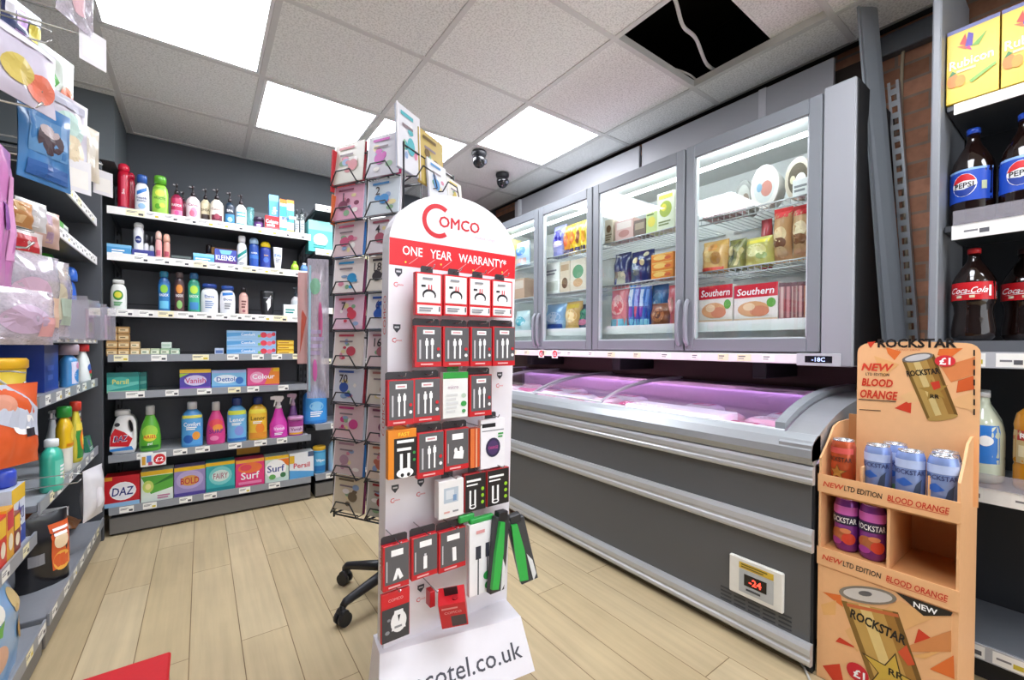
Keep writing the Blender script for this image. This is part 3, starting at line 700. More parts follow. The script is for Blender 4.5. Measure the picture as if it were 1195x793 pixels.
fbox('red and white ready meal box behind the nearest freezer door, left of two', 816, 855, 333, 'b', .12, '#f0e8e0', SOU)
fbox('red and white ready meal box behind the nearest freezer door, right of two', 857, 908, 331, 'b', .12, '#f2eae4', SOU)
for i in range(5):
    fbox('thin boxed meal standing spine-out behind the nearest freezer door, %s from left' % ('first', 'second', 'third', 'fourth', 'fifth')[i], 909.5+7.2*i, 916.2+7.2*i, 330-i*.5, 'b', .2, ('#a8686a', '#8a4a52', '#c0a49a', '#7a4650', '#b87a5a')[i], [('r', .25, .75, .1, .9, M(('#d8b8b0', '#c88a8a', '#8a5a5a', '#d0a8a0', '#e0c8a8')[i])), ('r', 0, 1, .9, 1, M('#5a2c34'))])
fbag('bag of golden pastries lying at the left of the nearest door, middle shelf', 814, 845, 279, 'm', .09, '#d8a858', [('o', .4, .5, .22, .2, M('#e8c47a')), ('o', .65, .4, .2, .2, M('#b8803c')), ('o', .5, .75, .2, .12, M('#e8a04a')), ('r', .1, .9, .02, .12, M('#d8402c'))], seed=41)
fbag('green striped vegetable bag lying beside the golden pastries, middle shelf', 845, 866, 277, 'm', .09, '#8a8a4a', [('p', [(.1, .1), (.3, .1), (.8, .9), (.6, .9)], M('#5a5a34')), ('p', [(.5, .1), (.7, .1), (.95, .6), (.85, .7)], M('#d8c88a')), ('o', .3, .6, .2, .16, M('#e8d8a0'))], dx=.02, seed=42)
fbag('yellow green chip bag lying in the middle of the nearest door, middle shelf', 864, 898, 274, 'm', .09, '#c8c068', [('o', .5, .5, .34, .22, M('#e8e0a0')), ('r', .1, .9, .75, .88, M('#e8d83a')), ('o', .7, .3, .16, .12, M('#8a9a4a'))], seed=43)
fbag('tall sausage bag with a red top, left of two in the nearest freezer door', 898, 920, 240, 'm', .08, '#c89a6a', [('r', 0, 1, .8, 1, M('#d82c30')), ('o', .5, .5, .34, .14, M('#e8cfa0')), ('o', .5, .34, .34, .1, M('#7a4a2c')), ('o', .5, .18, .34, .1, M('#d8b88a'))], dx=.01, seed=44, gus=False, crimp=.1)
fbag('tall sausage bag with a red top, right of two in the nearest freezer door', 920, 944, 236, 'm', .08, '#c8a06e', [('r', 0, 1, .8, 1, M('#d82c30')), ('o', .5, .55, .36, .14, M('#ecd8b0')), ('o', .5, .36, .36, .1, M('#8a5a34')), ('o', .5, .18, .34, .1, M('#d0a878'))], dx=.01, seed=45, gus=False, crimp=.1)
fbag('small red and white bag behind the yellow green chip bag', 884, 897, 254, 'm', .06, '#d8404a', [('r', .1, .9, .2, .6, W_), ('o', .5, .4, .2, .12, M('#d82c3a'))], dx=.12, seed=46)
def tub_edge(label, x0, x1, yt, yb, dx, lidc, bodyc, inner):
    """food tub stood on its side so its round lid faces the door"""
    X = FXC+dx; y, w, z = fspan(x0, x1, yt, X); zb = ZF['t']; r = (z-zb)/2
    t = thing('frozen_dessert_tub', label, 'frozen food', (X, y, zb+r), 0, G12)
    mb = MB(); n = 26; k = w/2/r
    rg_ = lambda rr, x: [(x, rr*k*math.cos(-2*PI*i/n), rr*math.sin(-2*PI*i/n)) for i in range(n)]
    mb.loft([rg_(r*.96, .01), rg_(r*.9, .06), rg_(r*.82, .1)], M(bodyc, .35), True, False, True); part(mb, 'tub', t)
    mb = MB(); mb.loft([rg_(r*.88, .0), rg_(r*1.0, .001), rg_(r*1.0, .014)], M(lidc, .35), False, True, True)
    S_ = flat(-.0006, 0, 0, (0, -1, 0), (0, 0, 1), (-1, 0, 0)); mb.blob(S_, 0, 0, r*.74*k, r*.74, M(inner[0]), 0, 24, 1); mb.blob(S_, .01, -.01, r*.4*k, r*.36, M(inner[1]), .0005, 18, 1); mb.blob(S_, -.02, .0, r*.2*k, r*.2, M(inner[2]), .001, 14, 1)
    part(mb, 'lid', t)
tub_edge('large pale round tub lid facing the glass on the nearest door, top shelf', 876, 909, 192, 229, .06, '#e8e4dc', '#d8d4cc', ('#d4d8d4', '#c8887a', '#8ab0c8'))
tub_edge('large brown and white round tub lid at the right of the nearest door, top shelf', 916, 948, 183, 218, .06, '#c8bca8', '#b8ac98', ('#5a5040', '#f0eee8', '#d8cfae'))
tub_edge('dark rimmed round tub half seen left of the pale tub, top shelf', 858, 878, 210, 228, .1, '#8a8a84', '#a8a49c', ('#b8b8b0', '#8a7a6a', '#c8c0b0'))
fbox('flat white box in front of the brown and white tub, top shelf', 925, 946, 208, 't', .05, '#f2f3f1', [('lines', .1, .9, .2, .7, 2, GRY)])
for i in range(3): fbox('flat maroon meal pack on the nearest door\'s top shelf, %s from left' % ('first', 'second', 'third')[i], 820+13*i, 832+13*i, 240-3*i, 't', .12, ('#b08a8a', '#8a5a62', '#a8787a')[i], [('r', .1, .9, .3, .7, M('#e0cccc'))], h=.04)
# second door
fbag('pink fish bag standing at the left of the second door, bottom shelf', 709, 730, 333, 'b', .06, '#e8888e', [('o', .5, .55, .34, .24, M('#f0c0b8')), ('o', .55, .5, .2, .14, M('#d85a62')), ('r', .05, .95, 0, .22, M('#7ac8e0'))], seed=51)
for i in range(4): fbag('blue and purple ice lolly bag on the second door\'s bottom shelf, %s from left' % ('first', 'second', 'third', 'fourth')[i], 731+6.2*i, 738+6.2*i, 332, 'b', .05, ('#4a8ad8', '#6a5ac0', '#3a78c8', '#2a5ab0')[i], [('r', .2, .8, .5, .9, M(('#d8e8f4', '#a8b8f0', '#c8d8f0', '#6a9ae0')[i])), ('r', .3, .7, .25, .5, M(('#8a5ac0', '#d85a7a', '#8a4ab0', '#3a4ab0')[i])), ('r', 0, 1, 0, .2, M('#8ad0e8'))], seed=55+i)
fbag('light blue pea bag standing right of the striped lolly bags', 756, 776, 330, 'b', .06, '#4a8ad0', [('o', .5, .6, .34, .2, M('#8ac0e8')), ('o', .4, .55, .12, .08, M('#d8ecf4')), ('lines', .2, .8, .1, .3, 2, W_)], dx=.05, seed=60)
fbag('brown round pudding bag in front of the light blue pea bag', 755, 778, 353, 'b', .07, '#8a5238', [('o', .5, .5, .3, .3, M('#b87a4c')), ('o', .5, .5, .16, .16, M('#6a3a28'))], dx=-.005, seed=61)
fbag('pink bag at the right edge of the second door, bottom shelf', 776.5, 786, 332, 'b', .05, '#e0707a', [('o', .5, .5, .3, .2, M('#f0b0a8'))], dx=.02, seed=62)
fbag('navy fruit bag at the left of the second door, middle shelf', 712, 731, 294, 'm', .08, '#26306a', [('r', 0, 1, 0, .4, M('#a8a890')), ('o', .3, .3, .16, .12, M('#6a5a4a')), ('o', .7, .25, .16, .12, M('#d8d0b0'))], seed=63)
fbag('navy fruit bag with pale dots in the middle of the second door, middle shelf', 731, 758, 291, 'm', .08, '#222c66', [('o', .3, .7, .12, .1, M('#e8d8a8')), ('o', .65, .6, .12, .1, M('#e0d0a0')), ('o', .4, .3, .14, .1, M('#5a5a62')), ('o', .75, .85, .1, .08, M('#d8d0b0'))], seed=64)
for i in range(3): fbox('orange breaded fish box in a stack on the second door\'s middle shelf, %s' % ('lowest', 'middle', 'uppermost')[i], 760, 786, 300, 'm', .12, '#e88a2c', [('o', .4, .5, .3, .3, M('#f4c86a')), ('r', .05, .95, .8, .98, M('#f0b85a')), ('o', .75, .4, .14, .2, M('#d8602c'))], h=.044, lift=.0445*i)
fbox('narrow brown and white box at the far left of the second door, top shelf', 706, 715, 256, 't', .1, '#d8ccb4', [('o', .5, .6, .3, .16, M('#7a5a34')), ('lines', .1, .9, .1, .4, 3, M('#8a7a5a'))])
fbox('pale pink dessert box on the second door\'s top shelf', 718, 739, 256, 't', .1, '#d8b0a8', [('r', .1, .9, .55, .9, M('#e8d8d0')), ('o', .5, .3, .3, .18, M('#b87a72'))])
fbox('low brown box between the pink and green boxes, top shelf', 740, 753, 256, 't', .1, '#6a5444', [('r', .1, .9, .4, .8, M('#a8947a'))])
fbox('pale green dessert box on the second door\'s top shelf', 754, 767, 246, 't', .1, '#c8d88a', [('o', .5, .5, .34, .24, M('#e8d84a')), ('lines', .1, .9, .78, .9, 1, M('#5a7a2c'))])
fbox('tall white box with a yellow green fruit picture, second door\'s top shelf', 767, 787, 224, 't', .1, '#e8ecd0', [('o', .5, .55, .36, .22, M('#a8b83a')), ('o', .4, .6, .16, .1, M('#e8d83a')), ('lines', .1, .9, .1, .25, 2, M('#7a8a4a')), ('r', .1, .9, .84, .94, M('#e8d84a'))])
# third door
fbag('blue and grey bag at the left of the third door, top shelf', 641, 656, 262, 't', .08, '#8a8ac8', [('o', .5, .65, .4, .2, M('#3a2ca8')), ('o', .5, .4, .4, .1, M('#d8c8e8'))], seed=71)
for i in range(4): fbag('yellow chip bag in a row on the third door\'s top shelf, %s from the left' % ('first', 'second', 'third', 'fourth')[i], 655+6.8*i, 663+6.8*i, 262-2.4*i, 't', .06, ('#e8982c', '#f0c41c', '#f2d02c', '#f4d83a')[i], [('o', .5, .5, .3, .24, M(('#d8602c', '#e0782c', '#8a3a1c', '#e8a02c')[i])), ('r', .1, .9, .04, .16, M('#3a2c5a'))], seed=73+i)
fbox('white ready meal box at the left of the third door, middle shelf', 636, 653, 307, 'm', .1, '#eceee8', [('r', .1, .9, .1, .4, M('#d0d4c8')), ('lines', .1, .9, .6, .8, 2, GRY)])
fbox('beige pizza box with a dark picture, third door\'s middle shelf', 653.5, 665, 305, 'm', .1, '#d8c8b0', [('o', .5, .3, .3, .18, M('#6a4a34')), ('r', .1, .9, .7, .9, M('#b89a7a'))])
fbox('green and beige pizza box at the right of the third door, middle shelf', 665.5, 684, 302, 'm', .1, '#e0d4c0', [('o', .5, .6, .34, .22, M('#5a8a5a')), ('o', .5, .25, .3, .14, M('#c89a6a'))])
fbag('pale blue bag at the left of the third door, bottom shelf', 632, 656, 354, 'b', .09, '#8ab4dc', [('o', .5, .5, .34, .2, M('#c8dcf0')), ('r', .1, .9, .1, .25, M('#3a5ab0'))], seed=81)
fbag('tan pastry bag in the middle of the third door, bottom shelf', 655, 674, 351, 'b', .09, '#d8b06a', [('o', .5, .5, .34, .24, M('#e8cf9a')), ('r', .1, .9, .76, .9, M('#d8b83a'))], seed=82)
fbag('navy and green bag at the right of the third door, bottom shelf', 671, 686, 354, 'b', .09, '#2c4a6a', [('o', .5, .6, .3, .2, M('#3a8a6a')), ('o', .5, .3, .3, .12, M('#b84a7a'))], dx=.02, seed=83)
# furthest door
fbox('yellow box at the left of the furthest freezer door, top shelf', 583, 597, 281, 't', .1, '#e8d88a', [('r', .1, .9, .6, .9, M('#f0e4b0')), ('o', .5, .3, .3, .16, M('#d8a83a'))])
fbag('blue and white bag on the furthest freezer door\'s top shelf', 598, 613, 281, 't', .07, '#b8d0ec', [('o', .5, .6, .36, .2, M('#5a8ad8')), ('r', .1, .9, .1, .3, M('#d8b0a8'))], seed=91)
fbox('pale brown box on the furthest freezer door\'s middle shelf', 600, 612, 325, 'm', .1, '#c8a890', [('r', .1, .9, .5, .9, M('#e0cfc0'))])
fbag('aqua and white bag on the furthest freezer door\'s bottom shelf', 597, 613, 362, 'b', .08, '#d0e8ec', [('o', .5, .5, .34, .22, M('#5ab8c8'))], seed=93)
# ================================================================ shelving along the back wall
BY = 3.16
ZB = {1: 1.788, 2: 1.537, 3: 1.234, 4: .985, 5: .782, 6: .436, 7: .15}
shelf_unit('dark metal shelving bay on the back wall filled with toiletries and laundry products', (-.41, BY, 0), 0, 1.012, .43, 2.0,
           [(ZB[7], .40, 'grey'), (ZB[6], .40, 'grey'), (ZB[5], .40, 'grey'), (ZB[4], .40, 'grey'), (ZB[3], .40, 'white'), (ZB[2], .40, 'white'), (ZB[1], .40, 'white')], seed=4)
ZC = {1: 2.0, 2: 1.70, 3: 1.30, 4: .95, 5: .50, 6: .155}
shelf_unit('dark metal shelving bay in the far corner, mostly hidden behind the card spinner', (.632, BY, 0), 0, .95, .43, 2.05,
           [(ZC[6], .40, 'grey'), (ZC[5], .40, 'grey'), (ZC[4], .40, 'grey'), (ZC[3], .40, 'white'), (ZC[2], .40, 'white'), (ZC[1], .40, 'white')], seed=9)

def span(x0, x1, yt, z, Y):
    """photo columns and top row of a product standing on shelf height z, front at depth Y"""
    a = at_y(x0, yt, Y); b = at_y(x1, yt, Y)
    return (a.x+b.x)/2, b.x-a.x, (a.z+b.z)/2-z
def bot(name, label, x0, x1, yt, sh, prof, hexc, cap, lab, Y=3.205, dr=.62, cat='bottle', group=None, p=2.2, bands=None, zt=None, body='body', rz=0, back=0, mat=None):
    z = (zt or ZB)[sh]+.001
    cx, w, h = span(x0, x1, yt, z, Y); d = w*dr
    return bottle(name, label, cat, (cx, Y+d/2+back, z), w, d, h, prof, hexc, cap, lab, rz, group, p, bands, mat=mat, body=body)
def bx(name, label, x0, x1, yt, sh, hexc, front, d=.07, Y=3.20, cat='box', group=None, zt=None, h=None, lift=0, rz=0, **k):
    z = (zt or ZB)[sh]+.001+lift
    cx, w, hh = span(x0, x1, yt, z, Y); hh = h or hh
    return carton(name, label, cat, (cx, Y+d/2, z), w, d, hh, hexc, front, rz, group, **k)
G1 = 'toiletries on the top shelf of the back wall'
bot('hairspray_can', 'tall crimson hairspray can at the left end of the top back shelf', 136, 151, 189, 1, 'aero', '#c41432', ('dome', '#d01c3a', .16, .96), (.05, .95, None, .9, [('r', .05, .95, .0, .1, M('#3c2a6e')), ('r', .3, .7, .12, .9, M('#d63a54')), ('t', 'Elvive', .5, .5, .05, W_, .6, 0, PI/2)]), 3.23, 1, 'can', G1)
bot('hairspray_can', 'second crimson can tucked half behind the tall crimson hairspray can', 146, 157, 200, 1, 'aero', '#a81030', ('dome', '#b81636', .14, .96), None, 3.31, 1, 'can', G1)
bot('shampoo_bottle', 'white shampoo bottle with a blue cap on the top back shelf', 156.5, 174, 203, 1, 'oval', '#f2f4f8', ('flip', '#2c5aa8', .2, .72), (.12, .9, None, .84, [('p', [(.1, .75), (.9, .95), (.9, .8), (.1, .6)], BLU), ('t', 'head&', .5, .5, .09, NAVY, .8), ('t', 'shoulders', .5, .39, .08, NAVY, .8), ('o', .5, .17, .3, .11, M('#9cc4e8'))]), group=G1)
bot('shampoo_bottle', 'lime green shampoo bottle with a green cap on the top back shelf', 176.5, 196.5, 204, 1, 'oval', '#8fce3c', ('flip', '#5fae2c', .2, .74), (.1, .92, '#a4da4e', .86, [('o', .5, .74, .34, .12, M('#e6ee5a')), ('t', 'FRUCTIS', .5, .55, .09, M('#2c6e1e'), .8), ('o', .35, .25, .2, .1, M('#5fb02c')), ('o', .65, .3, .2, .09, M('#d8e84a'))]), group=G1)
def pump(label, x0, x1, yt, body, lab, cmds, Y=3.205, back=0, cap='#2c2326'):
    return bot('pump_bottle', label, x0, x1, yt, 1, 'should', body, ('pump', cap, .3, .36), (.1, .82, lab, .86, cmds), Y, .7, 'bottle', G1, back=back, bands=[(.86, body)])
pump('crimson pump bottle with a pink label on the top back shelf', 198.5, 213.5, 213, '#8e1c44', '#c02a5a', [('r', 0, 1, .05, .35, M('#e888a8')), ('t', 'RADOX', .5, .62, .14, W_), ('o', .5, .2, .2, .12, PNK)])
pump('dark red pump bottle half hidden behind the crimson one', 208, 219, 222, '#6e1634', None, [], 3.30)
pump('white pump bottle with a pink flower label on the top back shelf', 217, 233.5, 215.5, '#f3e2e4', '#f6eaec', [('o', .55, .35, .3, .26, M('#ef9ab4')), ('o', .4, .28, .2, .17, M('#e0708f')), ('t', 'Carex', .5, .76, .13, M('#a22a58'))])
pump('narrow cream pump bottle with a dark brown label beside the white one', 233.5, 246, 219, '#d8cca8', '#e8ddba', [('r', .05, .95, .08, .42, M('#3c2a26')), ('t', 'SHEA', .5, .66, .13, M('#6d5a2a'))], 3.25)
pump('cream pump bottle with a burgundy label on the top back shelf', 245, 261, 219, '#f0e6d0', '#f4ecda', [('r', .05, .95, .08, .38, M('#6e1c34')), ('o', .5, .3, .24, .15, M('#a03a52')), ('t', 'Cussons', .5, .7, .12, M('#6e1c34'))])
pump('dark teal pump bottle with a blue label on the top back shelf', 262, 274.5, 223, '#24384a', '#3f8cc0', [('r', 0, 1, .55, 1, M('#1d2c3e')), ('t', 'SPA', .5, .75, .13, W_), ('o', .5, .25, .28, .14, M('#a8d8ee'))])
pump('white pump bottle with a blue label on the top back shelf', 275, 288, 226, '#eef2f4', '#f4f6f8', [('r', .02, .98, .5, .8, M('#5ab0d8')), ('t', 'SANEX', .5, .65, .13, W_), ('r', .02, .98, .05, .12, M('#5ab0d8'))])
mb = MB(); k = clear('aqua_plastic', '#bfe8e8', 1.4, .08, .35, '#8fd4d4'); mb.lathe([(.9, 0), (.95, .01), (1.0, .13), (1.02, .135)], k, 18, (0, 0), .021, .018, 3); mb.lathe([(.93, .135), (.93, .142), (.5, .147)], M('#4a8f94'), 18, (0, 0), .021, .018, 3)
p_ = span(287, 298, 240, ZB[1], 3.22); solo(mb, 'wipes_canister', 'small translucent aqua canister on the top back shelf', 'canister', (p_[0], 3.24, ZB[1]+.001), 0, G1)
bot('cream_jar', 'low purple jar between the aqua canister and the red and blue carton', 296, 308.5, 252.5, 1, 'tub', '#4a2a5e', ('screw', '#2c1c3a', .34, 1.04), (.15, .85, '#6d3f86', .8, [('lines', .2, .8, .2, .8, 2, W_)]), 3.205, 1, 'jar', G1)
bx('toothpaste_box', 'upright blue carton with a red base on the top back shelf', 314, 325, 227.5, 1, '#5aa8dc', [('r', 0, 1, .84, 1, M('#7cc4ea')), ('t', 'Colgate', .5, .6, .1, W_, .9, 0, PI/2), ('r', 0, 1, 0, .3, M('#d8303a'))], .04, 3.24, group=G1)
bx('toothpaste_box', 'wide red carton lying in front of the upright blue carton', 309.5, 325.5, 252, 1, '#dc3036', [('t', 'Colgate', .5, .66, .24, W_), ('r', 0, 1, .1, .3, M('#f06a6e')), ('lines', .1, .9, .3, .5, 1, W_)], .035, 3.195, group=G1)
bx('toothpaste_box', 'left of two upright white and teal toothpaste cartons with orange tops', 326.5, 334.5, 232.5, 1, '#e8f0f2', [('r', 0, 1, .88, 1, ORG), ('r', 0, 1, .5, .8, M('#3aa0c8')), ('t', 'sensodyne', .5, .45, .3, NAVY, .5, 0, PI/2), ('r', 0, 1, 0, .18, M('#4ab4b8'))], .035, 3.205, group=G1)
bx('toothpaste_box', 'right of two upright white and teal toothpaste cartons with orange tops', 335, 343, 233.5, 1, '#d8ecee', [('r', 0, 1, .9, 1, M('#e8923a')), ('r', 0, 1, .35, .7, M('#58b8c4')), ('t', 'sensodyne', .5, .5, .3, W_, .5, 0, PI/2), ('r', 0, 1, 0, .14, M('#d8c05a'))], .035, 3.205, group=G1)
for n, (a, b, y) in enumerate(((344, 349.5, 244), (350, 356, 243))):
    bot('mouthwash_bottle', ('slim clear grey bottle beside the teal toothpaste cartons', 'slim clear grey bottle at the right end of the top back shelf')[n], a, b, y, 1, 'should', '#aab4b4', ('screw', '#3a3d42', .16, .5), (.2, .7, '#c8d0d0', .8, [('lines', .1, .9, .2, .8, 3, GRY)]), 3.24, .8, group=G1, mat=PET)
# peg hooks and grey card behind the right end
t = thing('toothbrush_strip', 'grey backing card of toothbrushes hanging behind the top back shelf items', 'toothbrush pack', (.33, 3.50, ZB[1]+.03), 0)
mb = MB(); mb.box(-.1, .1, 0, .004, 0, .13, M('#8d9196', .5)); part(mb, 'card', t)
for i in range(4):
    mb = MB(); mb.tube([(-.07+i*.045, -.006, .01), (-.07+i*.045, -.008, .1)], .004, M(('#e8e8ea', '#6aa8d0', '#d86a7a', '#8ac08a')[i])); mb.box(-.075+i*.045, -.065+i*.045, -.016, -.004, .095, .118, M('#f4f4f4'), .001); part(mb, 'toothbrush', t)

G2 = 'toiletries on the second back shelf'
bx('tissue_box', 'flat sky blue box at the left end of the second back shelf', 124.5, 153, 285, 2, '#4a9ad0', [('r', 0, 1, .75, 1, M('#7cbce4')), ('lines', .2, .8, .2, .6, 2, W_)], .1, group=G2)
bx('display_tray', 'low purple blue tray holding the white roll-on bottles on the second shelf', 154, 180, 291.5, 2, '#3a3f8c', [('lines', .1, .9, .3, .7, 1, W_)], .07, 3.20, 'tray', G2)
bot('roll_on_bottle', 'tall white deodorant with a navy roundel on the second back shelf', 155, 167.5, 258.5, 2, 'aero', '#f4f5f7', ('dome', '#fafafa', .14, .96), (.3, .9, None, .9, [('o', .5, .5, .34, .2, NAVY), ('t', 'NIVEA', .5, .5, .09, W_, .5)]), 3.215, 1, 'deodorant', G2, back=.0)
bot('roll_on_bottle', 'short black and white roll-on leaning behind the tray, second back shelf', 167.5, 173.5, 272, 2, 'oval', '#e6e6e8', ('dome', '#24242a', .36, .95), (.1, .8, None, .8, [('r', .1, .9, .2, .6, K_)]), 3.22, .8, 'deodorant', G2)
bot('roll_on_bottle', 'short black-topped roll-on beside the pink one, second back shelf', 173.8, 179.8, 274, 2, 'oval', '#d6d8dc', ('dome', '#1c1c22', .4, .95), (.1, .8, None, .8, [('r', .1, .9, .1, .5, GRY)]), 3.22, .8, 'deodorant', G2)
bot('roll_on_bottle', 'left of two pale pink roll-on deodorants on the second back shelf', 180.8, 188.8, 268.7, 2, 'aero', '#e8a8a4', ('dome', '#f2c8b8', .3, .98), (.1, .85, None, .8, [('r', .1, .9, .15, .5, M('#c8607a'))]), 3.2, 1, 'deodorant', G2)
bot('roll_on_bottle', 'right of two pale pink roll-on deodorants on the second back shelf', 190.3, 198.3, 272, 2, 'aero', '#e4a092', ('dome', '#f0b8a0', .3, .98), (.1, .85, None, .8, [('r', .1, .9, .15, .5, M('#b84a5e'))]), 3.2, 1, 'deodorant', G2)
bx('soap_box', 'flat black carton in the middle of the second back shelf', 199, 224, 298, 2, '#33373c', [('r', .05, .95, .6, .9, M('#5d6a66')), ('lines', .1, .7, .15, .5, 1, W_)], .06, group=G2)
bx('tissue_box', 'flat light blue box in the middle of the second back shelf', 225.5, 250, 296, 2, '#58aede', [('r', 0, 1, .7, 1, M('#8cd0f0')), ('lines', .1, .9, .2, .6, 2, W_)], .08, group=G2)
bot('nail_polish_bottle', 'small peach jar with a black lid standing on the blue box, second shelf', 240, 248.5, 285, 2, 'tub', '#d8a898', ('screw', '#2a2022', .4, .96), (.1, .9, None, .8, [('lines', .2, .8, .2, .8, 1, K_)]), 3.31, 1, 'jar', G2)
bx('display_box', 'open cardboard display box with blue and purple print on the second back shelf', 250.5, 276, 291, 2, '#3f4fae', [('r', 0, 1, 0, .35, M('#5a2c7a')), ('t', 'KLEENEX', .5, .5, .3, W_), ('p', [(.2, .95), (.8, .95), (.7, .7), (.3, .7)], M('#7cc4ea'))], .1, group=G2, top='#8a6440')
mb = MB(); mb.box(-.075, .075, 0, .004, 0, .13, M('#a8763f', .6)); q = span(250.5, 276, 277, ZB[2], 3.30); solo(mb, 'cardboard_header', 'brown cardboard header standing behind the blue display box, second shelf', 'cardboard', (q[0], 3.31, ZB[2]+.001), 0, G2)
bot('sun_lotion_bottle', 'white bottle with diagonal green stripes on the second back shelf', 276.5, 288.5, 274.5, 2, 'oval', '#e9ecec', ('flip', '#f6f6f6', .2, .7), (.05, .92, None, .86, [('p', [(.0, .5), (1, .8), (1, .65), (0, .35)], TEAL), ('p', [(0, .28), (1, .58), (1, .48), (0, .18)], M('#a8b8b8')), ('lines', .2, .8, .02, .2, 2, GRY)]), group=G2)
bot('deodorant_can', 'blue spray can with a pale blue cap on the second back shelf', 291, 302.5, 276.5, 2, 'aero', '#2450a8', ('dome', '#a9cbe8', .2, .93), (.2, .8, None, .9, [('r', 0, 1, .35, .6, M('#3f78cc')), ('t', 'NIVEA', .5, .72, .1, W_, .7)]), 3.205, 1, 'deodorant', G2)
bot('deodorant_can', 'blue spray can with a yellow cap on the second back shelf', 303.8, 317, 281, 2, 'aero', '#2a3f98', ('dome', '#f2d21c', .2, .9), (.2, .8, None, .9, [('o', .5, .4, .26, .2, M('#4a6fd0')), ('t', 'SUN', .5, .72, .1, YEL, .6)]), 3.205, 1, 'deodorant', G2)
bot('cream_tube', 'white cream tube standing on its cap on the second back shelf', 319, 329.5, 288.5, 2, [(0, .66), (.2, .68), (.25, .75), (.6, .95), (1, 1)], '#eef0f2', None, (.3, .9, None, .8, [('t', 'E45', .5, .6, .2, BLU), ('lines', .2, .8, .1, .4, 3, GRY)]), 3.2, .35, 'tube', G2)
bot('air_freshener', 'small lime green ball air freshener near the right end, second back shelf', 340, 349.5, 304, 2, [(0, .5), (.2, .85), (.5, 1), (.8, .85), (1, .45)], '#a8d03c', ('dome', '#7fb02c', .2, .5), None, 3.2, 1, 'air freshener', G2)
bot('air_freshener', 'small blue and white ball air freshener at the right end, second back shelf', 351, 360.5, 306, 2, [(0, .5), (.2, .85), (.5, 1), (.8, .85), (1, .45)], '#5c8cc8', ('dome', '#e6eaf0', .2, .5), None, 3.2, 1, 'air freshener', G2)

G3 = 'toiletries on the third back shelf'
bot('hand_soap_bottle', 'white flat bottle with a green oval label, left end of third back shelf', 127.6, 147.5, 325.7, 3, 'oval', '#e8ebe4', ('flip', '#f0f2ec', .12, .7), (.15, .85, None, .84, [('o', .5, .6, .36, .26, M('#3f8f3a')), ('o', .5, .62, .26, .16, M('#d8d23a')), ('lines', .2, .8, .05, .28, 3, GRN)]), group=G3)
bot('shower_gel_bottle', 'blue and green shower gel bottle, left of a row of three tall ones', 184, 198.5, 316, 3, 'waist', '#245c9c', ('flip', '#2a7a9a', .14, .7), (.08, .92, '#2f7ab8', .88, [('o', .5, .7, .36, .14, M('#8ac83c')), ('t', 'RADOX', .5, .5, .09, W_, .8), ('r', .1, .9, .05, .3, M('#6cc0e0'))]), group=G3)
bot('shower_gel_bottle', 'dark brown and orange shower gel bottle, middle of the three tall ones', 203, 215.5, 317, 3, 'waist', '#3c2c34', ('flip', '#5a4a4c', .14, .7), (.08, .92, '#5a3a3c', .88, [('o', .5, .72, .36, .15, M('#e0903c')), ('t', 'RADOX', .5, .5, .09, W_, .8), ('o', .5, .2, .3, .14, M('#8ac06a'))]), group=G3)
bot('shower_gel_bottle', 'teal green shower gel bottle, right of the three tall ones', 219, 233.5, 318, 3, 'waist', '#2c8c74', ('flip', '#2f6a9a', .14, .7), (.08, .92, '#3fae86', .88, [('o', .5, .72, .36, .14, M('#b8e04a')), ('t', 'RADOX', .5, .5, .09, W_, .8), ('r', .1, .9, .05, .3, M('#3f86c0'))]), group=G3)
bot('body_wash_bottle', 'wide white bottle with a navy cap on the third back shelf', 233.8, 255, 330.5, 3, 'oval', '#f4f6f9', ('flip', '#26479a', .13, .82), (.15, .9, None, .82, [('t', 'Dove', .5, .7, .13, M('#2c4fa0'), .7), ('r', .2, .8, .56, .58, M('#c8a84a')), ('lines', .2, .8, .1, .5, 4, M('#8fa4c8'))]), group=G3)
bot('body_wash_bottle', 'narrower white bottle with a blue curved cap on the third back shelf', 256.5, 275, 333, 3, 'oval', '#f2f4f8', ('flip', '#2e56a8', .13, .8), (.15, .9, None, .82, [('p', [(.1, .95), (.9, 1), (.9, .86), (.1, .8)], BLU), ('t', 'Dove', .5, .62, .12, NAVY, .7), ('lines', .25, .75, .1, .45, 3, GRY)]), group=G3)
bot('body_lotion_bottle', 'rose gold bottle with a black cap on the third back shelf', 279, 290, 335, 3, 'should', '#d8a89c', ('screw', '#241e20', .16, .56), (.1, .8, '#e2b8ac', .86, [('lines', .2, .8, .3, .8, 3, M('#7a4a48')), ('o', .5, .15, .2, .08, M('#a85a6a'))]), 3.205, .9, group=G3)
bot('shower_gel_tube', 'black upside-down shower gel tube with white print, third back shelf', 304, 321, 339, 3, [(0, .82), (.18, .84), (.2, .9), (.5, .97), (1, 1)], '#1e1f23', None, (.1, .95, None, .86, [('p', [(.45, .1), (.75, .4), (.5, .62), (.8, .9), (.35, .55), (.55, .4)], W_), ('r', .15, .85, .72, .76, GRY)]), 3.205, .55, 'tube', G3)
bx('toothpaste_box', 'white and green flat carton at the right end of the third back shelf', 331, 353, 355.5, 3, '#eef2f0', [('r', .72, 1, 0, 1, M('#2c9a7a')), ('lines', .1, .65, .3, .7, 2, TEAL)], .04, 3.195, group=G3)
bot('sanitiser_bottle', 'white pump bottle behind the white and green carton, third back shelf', 340, 352, 334, 3, 'should', '#eef0f2', ('pump', '#4c5a62', .3, .36), (.1, .8, '#dfe8ea', .8, [('r', .1, .9, .3, .6, AQ)]), 3.28, .7, group=G3)

